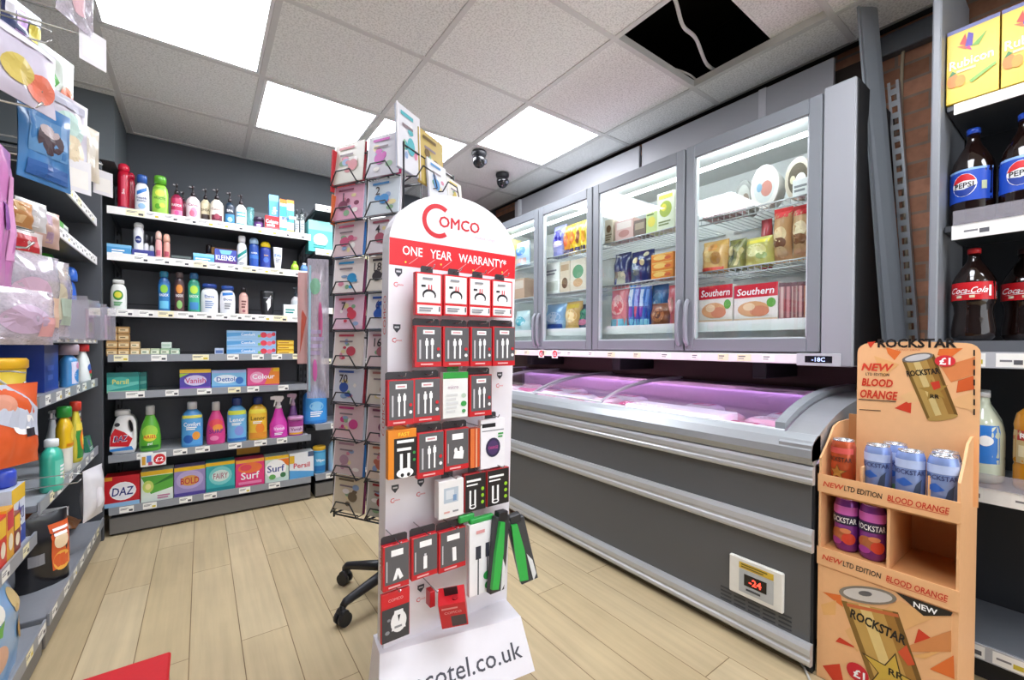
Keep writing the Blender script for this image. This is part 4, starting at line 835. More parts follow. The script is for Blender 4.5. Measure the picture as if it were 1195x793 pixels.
# fourth shelf: bars of soap in tan wrappers and stacked cartons
G4 = 'tan wrapped soap bars on the fourth back shelf'
rowz = .0212
for r in range(4):
    for c_ in range(2):
        a, b = (123.5, 137) if c_ == 0 else (137.4, 151)
        bx('soap_bar', 'tan wrapped soap bar, %s layer of the tall stack, %s column' % (('bottom', 'second', 'third', 'top')[r], ('left', 'right')[c_]), a, b, 400, 4, '#c49a62', [('r', .08, .92, .3, .72, M('#e6cfa0')), ('lines', .2, .8, .4, .62, 1, M('#6a4a26'))], .05, 3.20, 'soap', G4, h=rowz*2-.003, lift=r*rowz*2*.98, bev=.003)
for n in range(2):
    bx('soap_bar', 'tan wrapped soap bar just right of the tall stack, %s of two' % ('lower', 'upper')[n], 151.6, 163, 400, 4, '#d4b684', [('r', .1, .9, .3, .7, M('#efe0bc')), ('lines', .2, .8, .4, .6, 1, M('#5a6a3a'))], .05, 3.20, 'soap', G4, h=.04, lift=n*.0405, bev=.003)
for n in range(4):
    a = 163.6+n*11.6; hx = ('#cfc49c', '#b4c4a0', '#9ab894', '#a8c4ac')[n]
    bx('soap_bar', '%s soap bar in the low row right of the stacks, %s from the left' % (('beige', 'olive green', 'sage green', 'mint green')[n], ('first', 'second', 'third', 'fourth')[n]), a, a+11.2, 405, 4, hx, [('r', .1, .9, .3, .75, M('#e6ead2')), ('lines', .2, .8, .4, .65, 1, M('#3a5a3a'))], .05, 3.20, 'soap', 'soap bars in the low row', h=.042, bev=.003)
bx('soap_bar', 'pale mint soap bar lying on top of the low green row', 188, 200, 396, 4, '#d8e4da', [('r', .1, .9, .3, .7, M('#b0ccb8'))], .05, 3.205, 'soap', 'soap bars in the low row', h=.036, lift=.043, bev=.003)
bx('soap_bar', 'small white and blue soap box alone in the gap of the fourth shelf', 250.6, 261, 403, 4, '#b8c6dc', [('r', .1, .9, .3, .7, M('#5a78b0'))], .05, 3.20, 'soap', h=.045)
for n in range(3):
    bx('dryer_sheet_box', 'long light blue carton with red flowers, %s of the stack of three' % ('bottom', 'middle', 'top')[n], 264.6, 322, 400, 4, '#9cc6ea', [('p', [(0, .2), (.5, .5), (.5, .8), (0, .7)], M('#5aa4dc')), ('o', .74, .5, .07, .35, M('#e23c4e')), ('o', .86, .45, .06, .3, M('#f0748a')), ('o', .95, .6, .04, .25, M('#e23c4e')), ('t', 'Comfort', .42, .55, .3, W_, .3), ('r', .62, .68, .2, .5, M('#8ac06a'))], .06, 3.20, 'box', 'light blue cartons stacked on the fourth shelf', h=.051, lift=n*.0525)
for n in range(3):
    bx('sponge_pack', 'yellow sponge pack at the right end of the fourth shelf, %s of three' % ('bottom', 'middle', 'top')[n], 323, 343, 405, 4, '#e8b626', [('r', .05, .95, .25, .75, M('#f4d65a')), ('lines', .1, .9, .35, .65, 1, M('#b0601a'))], .06, 3.21, 'sponge pack', 'yellow packs on the fourth shelf', h=.032, lift=n*.0325, bev=.004)

G5 = 'cartons on the fifth back shelf'
def tealbox(lb, a, b, Y): return bx('washing_tablet_box', lb, a, b, 434.5, 5, '#2c9c90', [('r', 0, 1, .78, 1, M('#1d7a74')), ('p', [(0, .1), (1, .4), (1, .55), (0, .4)], M('#6cc8b8')), ('o', .42, .55, .3, .24, M('#48b4a4')), ('t', 'Persil', .42, .55, .24, M('#e8e06a'), .5), ('r', .0, 1, 0, .1, M('#8fd0a8'))], .05, Y, group=G5)
tealbox('teal washing carton with pale swoosh at the left end of the fifth shelf', 124.5, 162, 3.20)
tealbox('second teal carton half hidden behind the front teal carton, fifth shelf', 131, 171, 3.27)
bx('stain_remover_box', 'purple and yellow carton with a white pink logo on the fifth back shelf', 209.6, 246, 430.7, 5, '#4a3aa0', [('r', 0, 1, .82, 1, YEL), ('p', [(0, .6), (.3, .8), (0, .8)], M('#a8d03c')), ('o', .5, .45, .36, .26, M('#d8cbe8')), ('t', 'Vanish', .5, .45, .26, M('#c82c6a'), .66), ('r', 0, 1, 0, .12, M('#8a4ab8'))], .06, group=G5)
bx('stain_remover_box', 'light blue carton with a navy logo on the fifth back shelf', 247, 287.3, 431.5, 5, '#7fc0e6', [('r', 0, 1, .84, 1, M('#a8b4e0')), ('o', .4, .5, .34, .24, M('#e8f2fa')), ('t', 'Dettol', .4, .5, .24, M('#2a5ab0'), .6), ('o', .8, .4, .12, .2, M('#3a78c8')), ('r', 0, 1, 0, .14, M('#5c9cd8'))], .06, group=G5)
bx('colour_catcher_box', 'pink and orange carton with a white logo on the fifth back shelf', 288.5, 326, 429, 5, '#ea5a94', [('p', [(.5, 0), (1, 0), (1, 1), (.75, 1)], M('#f08a2c')), ('r', .8, 1, .8, 1, YEL), ('o', .3, .5, .22, .3, M('#f4a8c8')), ('t', 'Colour', .5, .55, .26, W_, .7), ('r', 0, 1, 0, .12, M('#c83a7a'))], .06, group=G5)

# sixth shelf: liquid detergents
G6 = 'laundry bottles on the sixth back shelf'
def jug():
    z = ZB[6]+.001; cx, w, h = span(126, 159.5, 479, z, 3.205)
    t = thing('detergent_jug', 'white detergent jug with a moulded handle and red label, left of the sixth shelf', 'bottle', (cx, 3.26, z), 0, G6)
    f3 = lambda u, v, q: (u*w, q, v*h)
    out = [(-.46, 0), (.42, 0), (.47, .04), (.48, .5), (.46, .72), (.36, .84), (.24, .88), (-.2, .88), (-.27, .8), (-.36, .66), (-.47, .42), (-.49, .1)]
    hole = [(.10+.105*math.cos(a)*1.0, .62+.15*math.sin(a)) for a in [2*PI*i/16 for i in range(16)]]
    hole = [(x+.16+(y-.62)*-.35, y) for x, y in hole]
    # front and back skins with a real hole: ring of quads between outline and hole
    no = 32; cxh, cyh = .26, .62
    def ray_out(a):
        best = None; dx, dy = math.cos(a), math.sin(a)
        for i in range(len(out)):
            x1, y1 = out[i]; x2, y2 = out[(i+1) % len(out)]; ex_, ey = x2-x1, y2-y1; den = dx*ey-dy*ex_
            if abs(den) < 1e-9: continue
            tt = ((x1-cxh)*ey-(y1-cyh)*ex_)/den; uu = ((x1-cxh)*dy-(y1-cyh)*dx)/den
            if tt > 0 and -1e-6 <= uu <= 1+1e-6 and (best is None or tt > best): best = tt
        return (cxh+dx*best, cyh+dy*best)
    A = [2*PI*i/no for i in range(no)]; O = [ray_out(a) for a in A]; I = [(cxh+.085*math.cos(a)-.035*math.sin(a), cyh+.15*math.sin(a)) for a in A]
    mb = MB(); k = M('#f1f0ee', .3, coat=.4); D = .045; rings = []
    for f, y in ((0, -.55), (0, -1), (1, -1), (1, -.6), (1, .6), (1, 1), (0, 1), (0, .55)):
        pass
    prof = [(1.0, -.6), (.94, -.95), (.5, -1), (.06, -.95), (0, -.6), (0, .6), (.06, .95), (.5, 1), (.94, .95), (1.0, .6)]
    for f, y in prof: rings.append([f3(I[i][0]+(O[i][0]-I[i][0])*f, I[i][1]+(O[i][1]-I[i][1])*f, D*y) for i in range(no)])
    rings.append(rings[0]); mb.loft(rings, k, True, False, False)
    b = part(mb, 'body', t)
    mb = MB(); mb.lathe([(.034, .86*h), (.034, .97*h), (.03, h), (.012, h)], M('#e9e8e6', .35), 18, (-.005, 0)); part(mb, 'cap', t)
    sf = lambda u, v, e: (u*w, -D*1.0-.0006-e, v*h); mb = MB()
    mb.poly(sf, [(-.47, .1), (-.45, .42), (-.3, .6), (-.05, .62), (.1, .4), (.38, .3), (.42, .08)], M('#f2f2f2', .35), 0)
    mb.poly(sf, [(-.46, .2), (-.43, .44), (-.28, .6), (.05, .5), (.34, .34), (.2, .16)], M('#d41c28', .3), .0006)
    mb.poly(sf, [(-.46, .08), (.38, .08), (.3, .17), (-.46, .13)], M('#3f8ad0', .3), .0009)
    mb.text(lambda u, v, e: sf(u/w, v/h, e), 'DAZ', -.08*w, .36*h, .034, M('#fdfdfd'), .0012, .5*w, .03, .15)
    mb.text(lambda u, v, e: sf(u/w, v/h, e), 'DAZ', -.08*w, .36*h, .03, M('#1c2a78'), .0018, .45*w, .014, .15)
    mb.blob(sf, -.2, .68, .1, .045, M('#2a2a34'), .0006, 14, 1); part(mb, 'label', t)
jug()
bot('detergent_bottle', 'lime green laundry bottle with a white cap on the sixth back shelf', 161.5, 187.5, 473.4, 6, 'drop', '#62b838', ('screw', '#cfd0cc', .2, .42), (.1, .8, None, .88, [('o', .5, .62, .4, .26, M('#a4d84a')), ('o', .5, .4, .34, .14, M('#e8e23a')), ('t', 'ARIEL', .5, .44, .13, M('#d8342c'), .7), ('t', 'gel', .5, .17, .1, W_, .3), ('r', .05, .95, .0, .1, M('#2c7a2a'))]), group=G6)
bot('fabric_conditioner_bottle', 'sky blue fabric conditioner bottle with a white cap on the sixth shelf', 211, 237, 469, 6, 'should', '#4a96d4', ('screw', '#d9dadc', .16, .46), (.06, .84, '#5aa6e0', .9, [('r', 0, 1, .9, 1, M('#e8e05a')), ('t', 'Comfort', .5, .7, .14, W_, .84), ('o', .7, .3, .2, .14, M('#f0a03c')), ('o', .3, .2, .24, .14, M('#2a62b4')), ('lines', .2, .8, .5, .62, 2, W_)]), group=G6)
bot('detergent_bottle', 'hot pink laundry bottle with a white cap on the sixth back shelf', 240.5, 263.5, 469, 6, 'drop', '#e0428a', ('screw', '#d8d4d2', .2, .42), (.08, .82, None, .88, [('o', .5, .72, .4, .18, M('#e84a5a')), ('o', .6, .55, .3, .14, M('#f0943c')), ('t', 'SURF', .5, .42, .15, M('#5a2c8a'), .8), ('o', .4, .15, .26, .1, M('#f48ab8'))]), group=G6)
bot('fabric_conditioner_bottle', 'pale blue conditioner bottle with a navy cap on the sixth back shelf', 265, 288.5, 464, 6, 'should', '#5aa8de', ('screw', '#22397a', .17, .5), (.05, .86, '#74b8e6', .9, [('r', 0, 1, .86, 1, M('#dce64a')), ('t', 'Lenor', .5, .7, .14, W_, .84), ('o', .6, .32, .26, .16, M('#8a9ae0')), ('lines', .2, .8, .5, .6, 2, W_), ('r', 0, 1, 0, .08, M('#2f6ab8'))]), group=G6)
bot('fabric_conditioner_bottle', 'yellow orange conditioner bottle with a navy cap on the sixth back shelf', 290, 312.5, 463, 6, 'should', '#eab32c', ('screw', '#22336e', .17, .5), (.05, .86, '#f0c03a', .9, [('r', 0, 1, .86, 1, M('#f4e04a')), ('t', 'Lenor', .5, .7, .14, M('#7a5a1c'), .84), ('o', .6, .34, .26, .18, M('#f08a2c')), ('r', 0, 1, 0, .2, M('#e8942c')), ('lines', .2, .8, .5, .6, 2, W_)]), group=G6)
bot('trigger_spray_bottle', 'magenta trigger spray bottle with a white head on the sixth back shelf', 315, 336.5, 462, 6, 'spray', '#d83cae', ('trigger', '#f4eef4', .3, .34), (.05, .5, None, .86, [('o', .5, .6, .36, .3, M('#f07ad0')), ('t', 'Vanish', .5, .6, .2, W_, .8), ('lines', .2, .8, .1, .3, 2, W_)]), group=G6)
bot('trigger_spray_bottle', 'purple trigger spray behind the magenta tub on the sixth back shelf', 335, 350, 459, 6, 'spray', '#7a4a8e', ('trigger', '#d8b8d0', .3, .34), None, 3.28, .6, group=G6)
bot('stain_powder_tub', 'squat magenta and white tub at the right end of the sixth back shelf', 336.5, 355.5, 486, 6, 'tub', '#b04aa0', ('screw', '#d89ac8', .16, 1.0), (.1, .9, '#e8c8e0', .84, [('r', 0, 1, .6, 1, M('#a8388c')), ('t', 'Vanish', .5, .4, .24, M('#8a2c7a'), .8), ('r', 0, 1, 0, .14, M('#e8a82c'))]), 3.205, .8, 'tub', G6)
mb = MB(); mb.box(-.056, .056, -.002, .002, 0, .072, M('#f4f3ef', .4), .001); sf = flat(0, -.0024, 0, (1, 0, 0), (0, 0, 1), (0, -1, 0))
deco(mb, sf, .112, .072, [('o', .74, .5, .24, .42, M('#d8242c')), ('t', '£2', .74, .5, .36, W_, .36), ('r', .06, .2, .15, .8, M('#d8a02c')), ('r', .24, .42, .3, .85, M('#5a8ad0')), ('r', .3, .46, .1, .35, M('#c04a6a'))])
q = at_y(179, 536, 3.14); solo(mb, 'price_sign', 'white offer card with a red price roundel clipped to the sixth shelf edge', 'price sign', (q.x, 3.143, q.z-.036), 0)

G7 = 'washing powder boxes on the bottom back shelf'
def powder(label, x0, x1, yt, hx, cm, Y=3.195): return bx('washing_powder_box', label, x0, x1, yt, 7, hx, cm, .1, Y, 'box', G7)
powder('red washing powder box with a white oval logo, left end of bottom shelf', 121.5, 163, 555, '#cf1b28', [('r', 0, .22, .88, 1, M('#e8a02c')), ('r', 0, 1, 0, .14, M('#9cc8e8')), ('o', .52, .5, .38, .3, W_), ('o', .52, .5, .34, .26, M('#f4f4f8')), ('t', 'DAZ', .52, .5, .27, M('#1c2a78'), .6, .1)])
powder('white washing powder box with green leaves and yellow top, bottom shelf', 164.3, 202, 548.5, '#e6efe2', [('r', 0, 1, .86, 1, YEL), ('p', [(0, .84), (1, .84), (1, .4), (.3, .25)], M('#5aae3c')), ('p', [(.3, .5), (1, .84), (1, .7)], M('#2c7a2c')), ('o', .22, .5, .17, .2, M('#c8dc6a')), ('o', .22, .5, .09, .1, M('#f0e89a')), ('lines', .5, .95, .05, .2, 2, M('#c87a9a'))])
powder('lilac washing powder box with an orange swirl logo, bottom shelf', 203.2, 239.5, 544, '#9a8cc0', [('r', 0, 1, .87, 1, YEL), ('o', .5, .55, .44, .32, M('#b8a8d4')), ('o', .5, .52, .3, .18, M('#d89a4a')), ('t', 'BOLD', .5, .52, .22, M('#b8283c'), .6), ('r', 0, 1, 0, .12, M('#5a4a9a'))])
powder('turquoise washing powder box with a pale oval logo, bottom shelf', 240.3, 274, 538.5, '#35aeb0', [('r', 0, 1, .88, 1, YEL), ('o', .5, .52, .4, .32, M('#7cd0cc')), ('o', .5, .52, .3, .2, M('#d4e8e0')), ('t', 'FAIRY', .5, .52, .2, M('#a8687a'), .5), ('r', 0, 1, 0, .12, M('#249094'))])
powder('pink washing powder box with an orange sunburst, bottom shelf', 275, 308.5, 535.5, '#e8397c', [('r', 0, 1, .88, 1, M('#f0a83c')), ('o', .5, .68, .42, .2, M('#f0763c')), ('o', .35, .7, .2, .12, M('#e8485a')), ('t', 'Surf', .5, .4, .26, W_, .8), ('r', .1, .9, .08, .18, M('#f48ab4'))])
powder('green and white washing powder box with a yellow top, bottom shelf', 309.3, 337, 531.5, '#d4e8da', [('r', 0, 1, .88, 1, YEL), ('p', [(.5, .86), (1, .86), (1, .55)], ORG), ('o', .45, .5, .44, .36, W_), ('t', 'Surf', .45, .52, .26, M('#2c3c8a'), .8), ('o', .3, .2, .14, .1, M('#6aae5a')), ('o', .75, .24, .12, .1, M('#3a7a4a'))])
powder('white and blue washing powder box at the right end of the bottom shelf', 337.8, 366, 527.5, '#eef1f4', [('r', .76, 1, .8, 1, M('#4a5a78')), ('p', [(0, 0), (1, 0), (1, .2), (0, .34)], M('#5ca8dc')), ('t', 'Persil', .5, .5, .2, M('#d0283c'), .7), ('r', 0, .2, .6, .9, M('#e8b82c'))])
mb = MB(); mb.box(-.065, .065, 0, .003, 0, .05, M('#c89a1c', .5)); q = span(275, 306, 527, ZB[7], 3.25); solo(mb, 'shelf_flap', 'torn mustard cardboard flap standing up behind the pink powder box', 'cardboard', (q[0], 3.30, ZB[7]+.185), 0)

# corner bay behind the spinner
bx('tissue_box', 'aqua carton high on the corner shelves beside the card spinner', 360, 388, 258, 2, '#5cbfc0', [('r', 0, 1, .7, 1, M('#8fd8d6')), ('o', .5, .4, .3, .2, M('#d4f0ee')), ('lines', .2, .8, .1, .25, 2, TEAL)], .12, 3.22, zt=ZC)
bottle('washing_up_bottle', 'large bright blue bottle on the corner shelves, half behind hanging bags', 'bottle', (.655, 3.29, ZC[5]+.001), .16, .12, .27, 'should', '#2f86d8', ('screw', '#1c5aa8', .12, .4), (.1, .8, '#3f9ae4', .84, [('o', .5, .6, .34, .2, M('#8cc8f0')), ('lines', .2, .8, .15, .4, 3, W_)]))
bottle('wipes_canister', 'blue canister with a yellow lid on the bottom corner shelf', 'canister', (.675, 3.25, ZC[6]+.001), .085, .085, .185, 'tub', '#3f9cd0', ('screw', '#e8b82c', .14, 1.0), (.1, .9, '#58b0de', .84, [('t', 'Wipes', .5, .6, .16, W_, .8), ('r', 0, 1, .0, .3, M('#2a78b8'))]))
bottle('bleach_bottle', 'pale blue bottle on the bottom corner shelf beside the blue canister', 'bottle', (.775, 3.25, ZC[6]+.001), .08, .07, .25, 'should', '#a9cce4', ('screw', '#e4e6e8', .16, .5), None)
# ================================================================ phone accessory display
def py(z): return 1.25-.035*(z-.146)
def pp(x, y, off=0.0):
    z = .8
    for _ in range(4): q = at_y(x, y, py(z)-off); z = q.z
    return q
PX0, PX1, PZ0, PZS = .438, .888, .10, 1.352
dsp = thing('accessory_display', 'white arched phone accessory display stand with a red one year warranty band', 'display stand', (.66, 1.27, 0))
WP = M('#eceaf0', .4, n=.02); mb = MB()
arch = [(PX0, PZ0), (PX1, PZ0), (PX1, PZS)]+[((PX0+PX1)/2+(PX1-PX0)/2*math.cos(a), PZS+.168*math.sin(a)) for a in [PI*i/24 for i in range(1, 24)]]+[(PX0, PZS)]
mb.prism(arch, lambda u, v, q: (u, py(v)+q, v), 0, .055, WP)
S = lambda u, v, e: (u, py(v)-e, v)
a_, b_, c_, d_ = pp(448, 277), pp(596, 297), pp(447, 306), pp(595, 326)
zt, zb = (a_.z+b_.z)/2, (c_.z+d_.z)/2
mb.grid(S, PX0+.001, PX1-.001, zb, zt, M('#d9222c', .35), 1, 1, .0006)
mb.text(S, 'ONE   YEAR   WARRANTY*', (PX0+PX1)/2, (zt+zb)/2+.008, .027, M('#ffffff'), .0012, .37)
for i in range(7): u = PX0+.06+i*.055; mb.poly(S, [(u, zb+.008), (u+.002, zb+.008), (u+.03, zb+.03), (u+.028, zb+.03)], M('#f2b8b8'), .0011)
for i in range(4): mb.blob(S, PX0+.05+i*.115, zb+.012+.006*(i % 2), .003, .003, M('#f6d84a'), .0011, 8, 1)
cc = pp(511, 258); R0, R1 = .052, .038; arc = [math.radians(52+256*i/24) for i in range(25)]
mb.add([S(cc.x+R0*math.cos(t), cc.z+R0*math.sin(t), .0008) for t in arc]+[S(cc.x+R1*math.cos(t), cc.z+R1*math.sin(t), .0008) for t in arc], [(i, i+1, 26+i, 25+i) for i in range(24)], M('#c9202c', .35))
q = pp(536, 262)
for k in range(5): mb.text(S, 'OMCO', q.x+.002+.0011*(k % 3-1), q.z+.0009*(k//2-1), .034, M('#c9202c', .35), .0008+.00005*k, .15, 0)
q = pp(572, 281); mb.text(S, 'mobile range', q.x-.02, q.z+.004, .011, M('#cbb6bd', .5), .0009, .1, 0)
for x, y in ((465, 318), (463, 383), (461, 570), (491, 563), (491, 686), (583, 438), (567, 452)):
    q = pp(x, y); k = M('#3a3d45')
    mb.poly(S, [(q.x-.011, q.z+.012), (q.x+.011, q.z+.012), (q.x+.011, q.z), (q.x, q.z-.013), (q.x-.011, q.z)], k, .0008); mb.grid(S, q.x-.007, q.x+.007, q.z+.001, q.z+.006, M('#c8cad0'), 1, 1, .0012)
    mb.text(S, 'C', q.x-.008, q.z-.034, .014, M('#d8404a'), .0008, None, .01); mb.text(S, 'omco', q.x+.006, q.z-.034, .006, M('#dd7078'), .0008)
SS = lambda u, v, e: (PX0-e, py(v)+.028-u, v)
for zc in (1.14, .84, .40): mb.text(SS, 'COMCO', 0, zc, .022, M('#d8464e'), .0008, .16, .014, 0, PI/2)
part(mb, 'panel', dsp, world=True)
mb = MB(); tl = at_z(443, 763, .146); tr = at_z(607.8, 719, .146); br = at_z(624.3, 782.4, 0)
bl = at_z(441, 858, 0); tbl = Vector((PX0-.002, 1.256, .146)); tbr = Vector((PX1+.004, 1.256, .146)); bk = .075
TLb = Vector((PX0-.004, 1.256+bk, .146)); TRb = Vector((PX1+.006, 1.256+bk, .146))
BR_, BL_ = Vector((PX1+.03, 1.256+bk, 0)), Vector((PX0-.02, 1.256+bk, 0))
mb.add([bl, br, BR_, BL_, tl, tr, TRb, TLb], [(0, 3, 2, 1), (4, 5, 6, 7), (1, 2, 6, 5), (2, 3, 7, 6), (3, 0, 4, 7)], WP)
nn = (br-bl).cross(tl-bl).normalized()
def base_front(u, v, e): return (bl.lerp(br, u)).lerp(tl.lerp(tr, u), v)+nn*e
mb.grid(lambda u, v, e: base_front(u, v, e), 0, 1, 0, 1, WP, 16, 6, .0)
mb.text(lambda u, v, e: base_front(.5+u/.46, .5+v/.16, e), 'comcotel.co.uk', -.012, -.006, .05, M('#42424e'), .0012, .46, .004)
part(mb, 'base', dsp, world=True)
HK = M('#b9bbc0', .25, .8)
hooks = MB()
G8 = 'packs hanging on the accessory display'
def packet(label, x0, x1, y0, y1, style, off=.072, dep=.018, rz=0.0, tabc='#2e2d32', extra=0):
    a = pp(x0, (y0+y1)/2, off); b = pp(x1, (y0+y1)/2, off); t_ = pp((x0+x1)/2, y0, off); l_ = pp((x0+x1)/2, y1, off)
    w = b.x-a.x; h = t_.z-l_.z; cx = (a.x+b.x)/2; yf = py((t_.z+l_.z)/2)-off
    t = thing('accessory_pack', label, 'phone accessory', (cx, yf+dep/2, l_.z), rz, G8)
    th = .022; mb = MB(); body = {'white': '#d6222c', 'grey': '#c81e28', 'green': '#e9ebe8', 'adapt0': '#c81e28', 'adapt1': '#c81e28', 'adapt2': '#c81e28', 'ear': '#c81e28', 'redside': '#c81e28', 'black': '#a01e24', 'orange': '#e88a1c', 'plain': '#ecebea', 'disc': '#efeef2', 'side': '#c84a1e', 'charger': '#d0202a', 'tool': '#3b3c40'}[style]
    if style not in ('tool',): mb.box(-w/2, w/2, -dep/2, dep/2, 0, h, M(body, .35), .001)
    F = flat(0, -dep/2, 0, (1, 0, 0), (0, 0, 1), (0, -1, 0)); GY_ = M('#5b5a5d', .4)
    if style == 'white': deco(mb, F, w, h, [('r', .06, .94, .3, .96, M('#f5f3f4')), ('r', .06, .94, .04, .24, M('#f2f0f1')), ('o', .5, .48, .26, .14, K_), ('o', .5, .46, .2, .1, M('#f5f3f4')), ('r', .2, .8, .31, .42, M('#f5f3f4')), ('r', .2, .36, .66, .71, K_), ('r', .46, .5, .6, .72, REDM), ('r', .56, .6, .6, .72, REDM), ('lines', .25, .75, .82, .9, 1, GRY), ('lines', .12, .7, .08, .2, 2, GRY), ('r', .86, .9, .1, .22, K_)])
    elif style == 'grey': deco(mb, F, w, h, [('r', .07, .98, .13, .98, GY_), ('r', .3, .72, .8, .9, W_), ('r', .36, .66, .83, .87, M('#d8a0a4')), ('r', .16, .22, .2, .66, M('#c9c9cc')), ('r', .4, .46, .2, .7, W_), ('r', .37, .49, .52, .64, W_), ('r', .6, .66, .2, .7, W_), ('r', .57, .69, .54, .66, W_), ('o', .86, .28, .06, .04, W_), ('o', .86, .44, .06, .04, REDM), ('lines', .2, .8, .04, .1, 1, M('#f0b4b4'))])
    elif style in ('adapt0', 'adapt1', 'adapt2', 'ear'):
        sh = {'adapt0': [('p', [(.36, .2), (.5, .22), (.62, .44), (.5, .46)], W_), ('p', [(.62, .2), (.76, .24), (.6, .46), (.5, .42)], W_)], 'adapt1': [('r', .44, .58, .22, .52, W_), ('r', .47, .55, .52, .58, M('#d0d0d4'))], 'adapt2': [('p', [(.5, .22), (.64, .22), (.62, .56), (.48, .56)], W_)], 'ear': [('p', [(.34, .3), (.74, .26), (.78, .46), (.4, .46)], W_), ('o', .44, .48, .07, .07, W_), ('o', .66, .5, .07, .07, W_)]}[style]
        deco(mb, F, w, h, [('r', .07, .98, .13, .98, GY_), ('r', .3, .76, .74, .88, W_), ('r', .12, .16, .2, .66, M('#c9c9cc')), ('lines', .2, .8, .03, .1, 1, M('#f0b4b4'))]+sh)
    elif style == 'green': deco(mb, F, w, h, [('r', 0, 1, .86, 1, M('#2c9a3c')), ('t', 'micro', .4, .68, .08, M('#b9a0b0'), .5), ('lines', .12, .6, .1, .55, 5, M('#d4d6d6')), ('o', .82, .3, .12, .06, GRN), ('o', .82, .48, .1, .05, M('#b8ccb8')), ('o', .82, .14, .08, .04, M('#4a9a5a'))])
    elif style == 'black': deco(mb, F, w, h, [('r', .04, .98, .0, .98, M('#1e1d20')), ('r', .1, .75, .78, .84, W_), ('r', .1, .6, .68, .72, W_), ('r', .22, .3, .1, .56, W_), ('r', .44, .52, .1, .56, W_), ('o', .37, .12, .16, .06, W_), ('o', .37, .13, .1, .035, M('#1e1d20')), ('o', .82, .2, .07, .05, M('#9ad02c')), ('o', .82, .38, .07, .05, M('#9ad02c')), ('o', .82, .56, .07, .05, M('#9ad02c'))])
    elif style == 'orange': deco(mb, F, w, h, [('r', .2, 1, 0, .82, M('#1a191c')), ('t', 'FAST', .55, .9, .08, M('#f8d83a'), .6), ('r', .3, .9, .72, .78, W_), ('r', .3, .8, .56, .62, W_), ('r', .4, .5, .14, .5, W_), ('r', .66, .76, .14, .5, W_), ('o', .58, .1, .3, .1, W_), ('o', .48, .06, .06, .04, K_), ('o', .7, .06, .06, .04, K_), ('o', .9, .5, .05, .03, GRN), ('o', .9, .35, .05, .03, GRN)])
    elif style == 'plain': deco(mb, F, w, h, [('r', .2, .78, .4, .8, M('#b9c6d2')), ('r', .28, .6, .5, .74, M('#d8dee4')), ('r', .56, .7, .44, .6, M('#7a9ac0')), ('lines', .2, .5, .12, .2, 1, M('#e0a8a0')), ('lines', .55, .85, .12, .2, 1, GRY)])
    elif style == 'disc': deco(mb, F, w, h, [('r', .05, .6, .84, .92, K_), ('r', .05, .95, .76, .78, GRY), ('o', .5, .42, .3, .2, M('#2c2a4a')), ('o', .5, .42, .22, .15, M('#4a3464')), ('t', 'CHARGE', .5, .42, .06, M('#c04a8a'), .4), ('lines', .7, .95, .6, .72, 2, GRN)])
    elif style == 'side': deco(mb, F, w, h, [('r', .0, .4, 0, 1, M('#e0763a')), ('r', .55, .7, 0, 1, M('#e8b08a'))])
    elif style == 'charger': deco(mb, F, w, h, [('r', .02, .98, 0, .68, M('#3d3c40')), ('t', 'COMCO', .5, .84, .06, M('#f0b0b0'), .7), ('o', .6, .36, .28, .22, M('#f2f0f0')), ('p', [(.45, .6), (.75, .6), (.85, .2), (.35, .2)], M('#f2f0f0')), ('lines', .45, .8, .22, .3, 1, GRY), ('p', [(.56, .5), (.66, .5), (.6, .36)], K_), ('o', .2, .2, .08, .04, GRY), ('o', .25, .45, .06, .03, GRY)])
    part(mb, 'carton', t)
    if tabc:
        mb = MB(); tw = w*.46; mb.prism([(-tw/2, 0), (tw/2, 0), (tw/2, th*.8), (tw/2-.004, th), (-tw/2+.004, th), (-tw/2, th*.8)] if style not in ('grey', 'adapt0', 'adapt1', 'adapt2', 'ear') and style != 'plugbox' else [(-w/2, 0), (w/2, 0), (w/2, th*.8), (w/2-.006, th), (-w/2+.006, th), (-w/2, th*.8)], lambda u, v, q: (u, dep/2-.002+q, h-.0005+v), 0, .0015, M(tabc, .4)); part(mb, 'hang_tab', t)
    zc = l_.z+h+.011
    mb = MB(); mb.tube([(cx, py(zc)+.002, zc), (cx, yf-.03, zc), (cx, yf-.036, zc+.008)], .0016, HK, 6); part(mb, 'hook', dsp, world=True)
    return t
for i, (a, b, y0, y1) in enumerate(((485, 516, 318, 368), (518, 546, 321, 368.5), (547, 573, 324, 369.5), (574, 598, 327, 370))):
    packet('white and red cable pack in the top hanging row, %s from the left' % ('first', 'second', 'third', 'fourth')[i], a, b, y0, y1, 'white', .07)
for i, (a, b, y0, y1) in enumerate(((484, 515.5, 380, 428), (517, 547.5, 381, 427.5), (549, 574, 381.5, 427), (575, 601, 381, 426.5))):
    packet('grey and red cable pack in the second hanging row, %s from the left' % ('first', 'second', 'third', 'fourth')[i], a, b, y0, y1, 'grey', .075)
packet('grey and red cable pack at the left end of the third hanging row', 452, 483, 443, 496, 'grey', .08)
packet('grey and red cable pack overlapping its left neighbour in the third hanging row', 482, 514, 441, 492, 'grey', .078)
packet('white cable pack with a green top in the third hanging row', 517, 546, 434, 487, 'green', .075, .02, 0, '#2c8a3c')
packet('grey and red cable pack at the right end of the third hanging row', 548, 574, 437, 485, 'grey', .075)
packet('orange and black cable pack with a white cable, fourth hanging row', 453, 486, 501, 557, 'orange', .08, .02, 0, '#e08a1c')
packet('grey and red pack with a white double cable, fourth hanging row', 487, 518, 504, 556, 'grey', .078)
packet('grey and red earphone pack in the fourth hanging row', 519, 547, 500, 548, 'ear', .075)
packet('narrow orange pack turned edge-on in the fourth hanging row', 549, 560, 500, 545, 'side', .07, .03, 0, None)
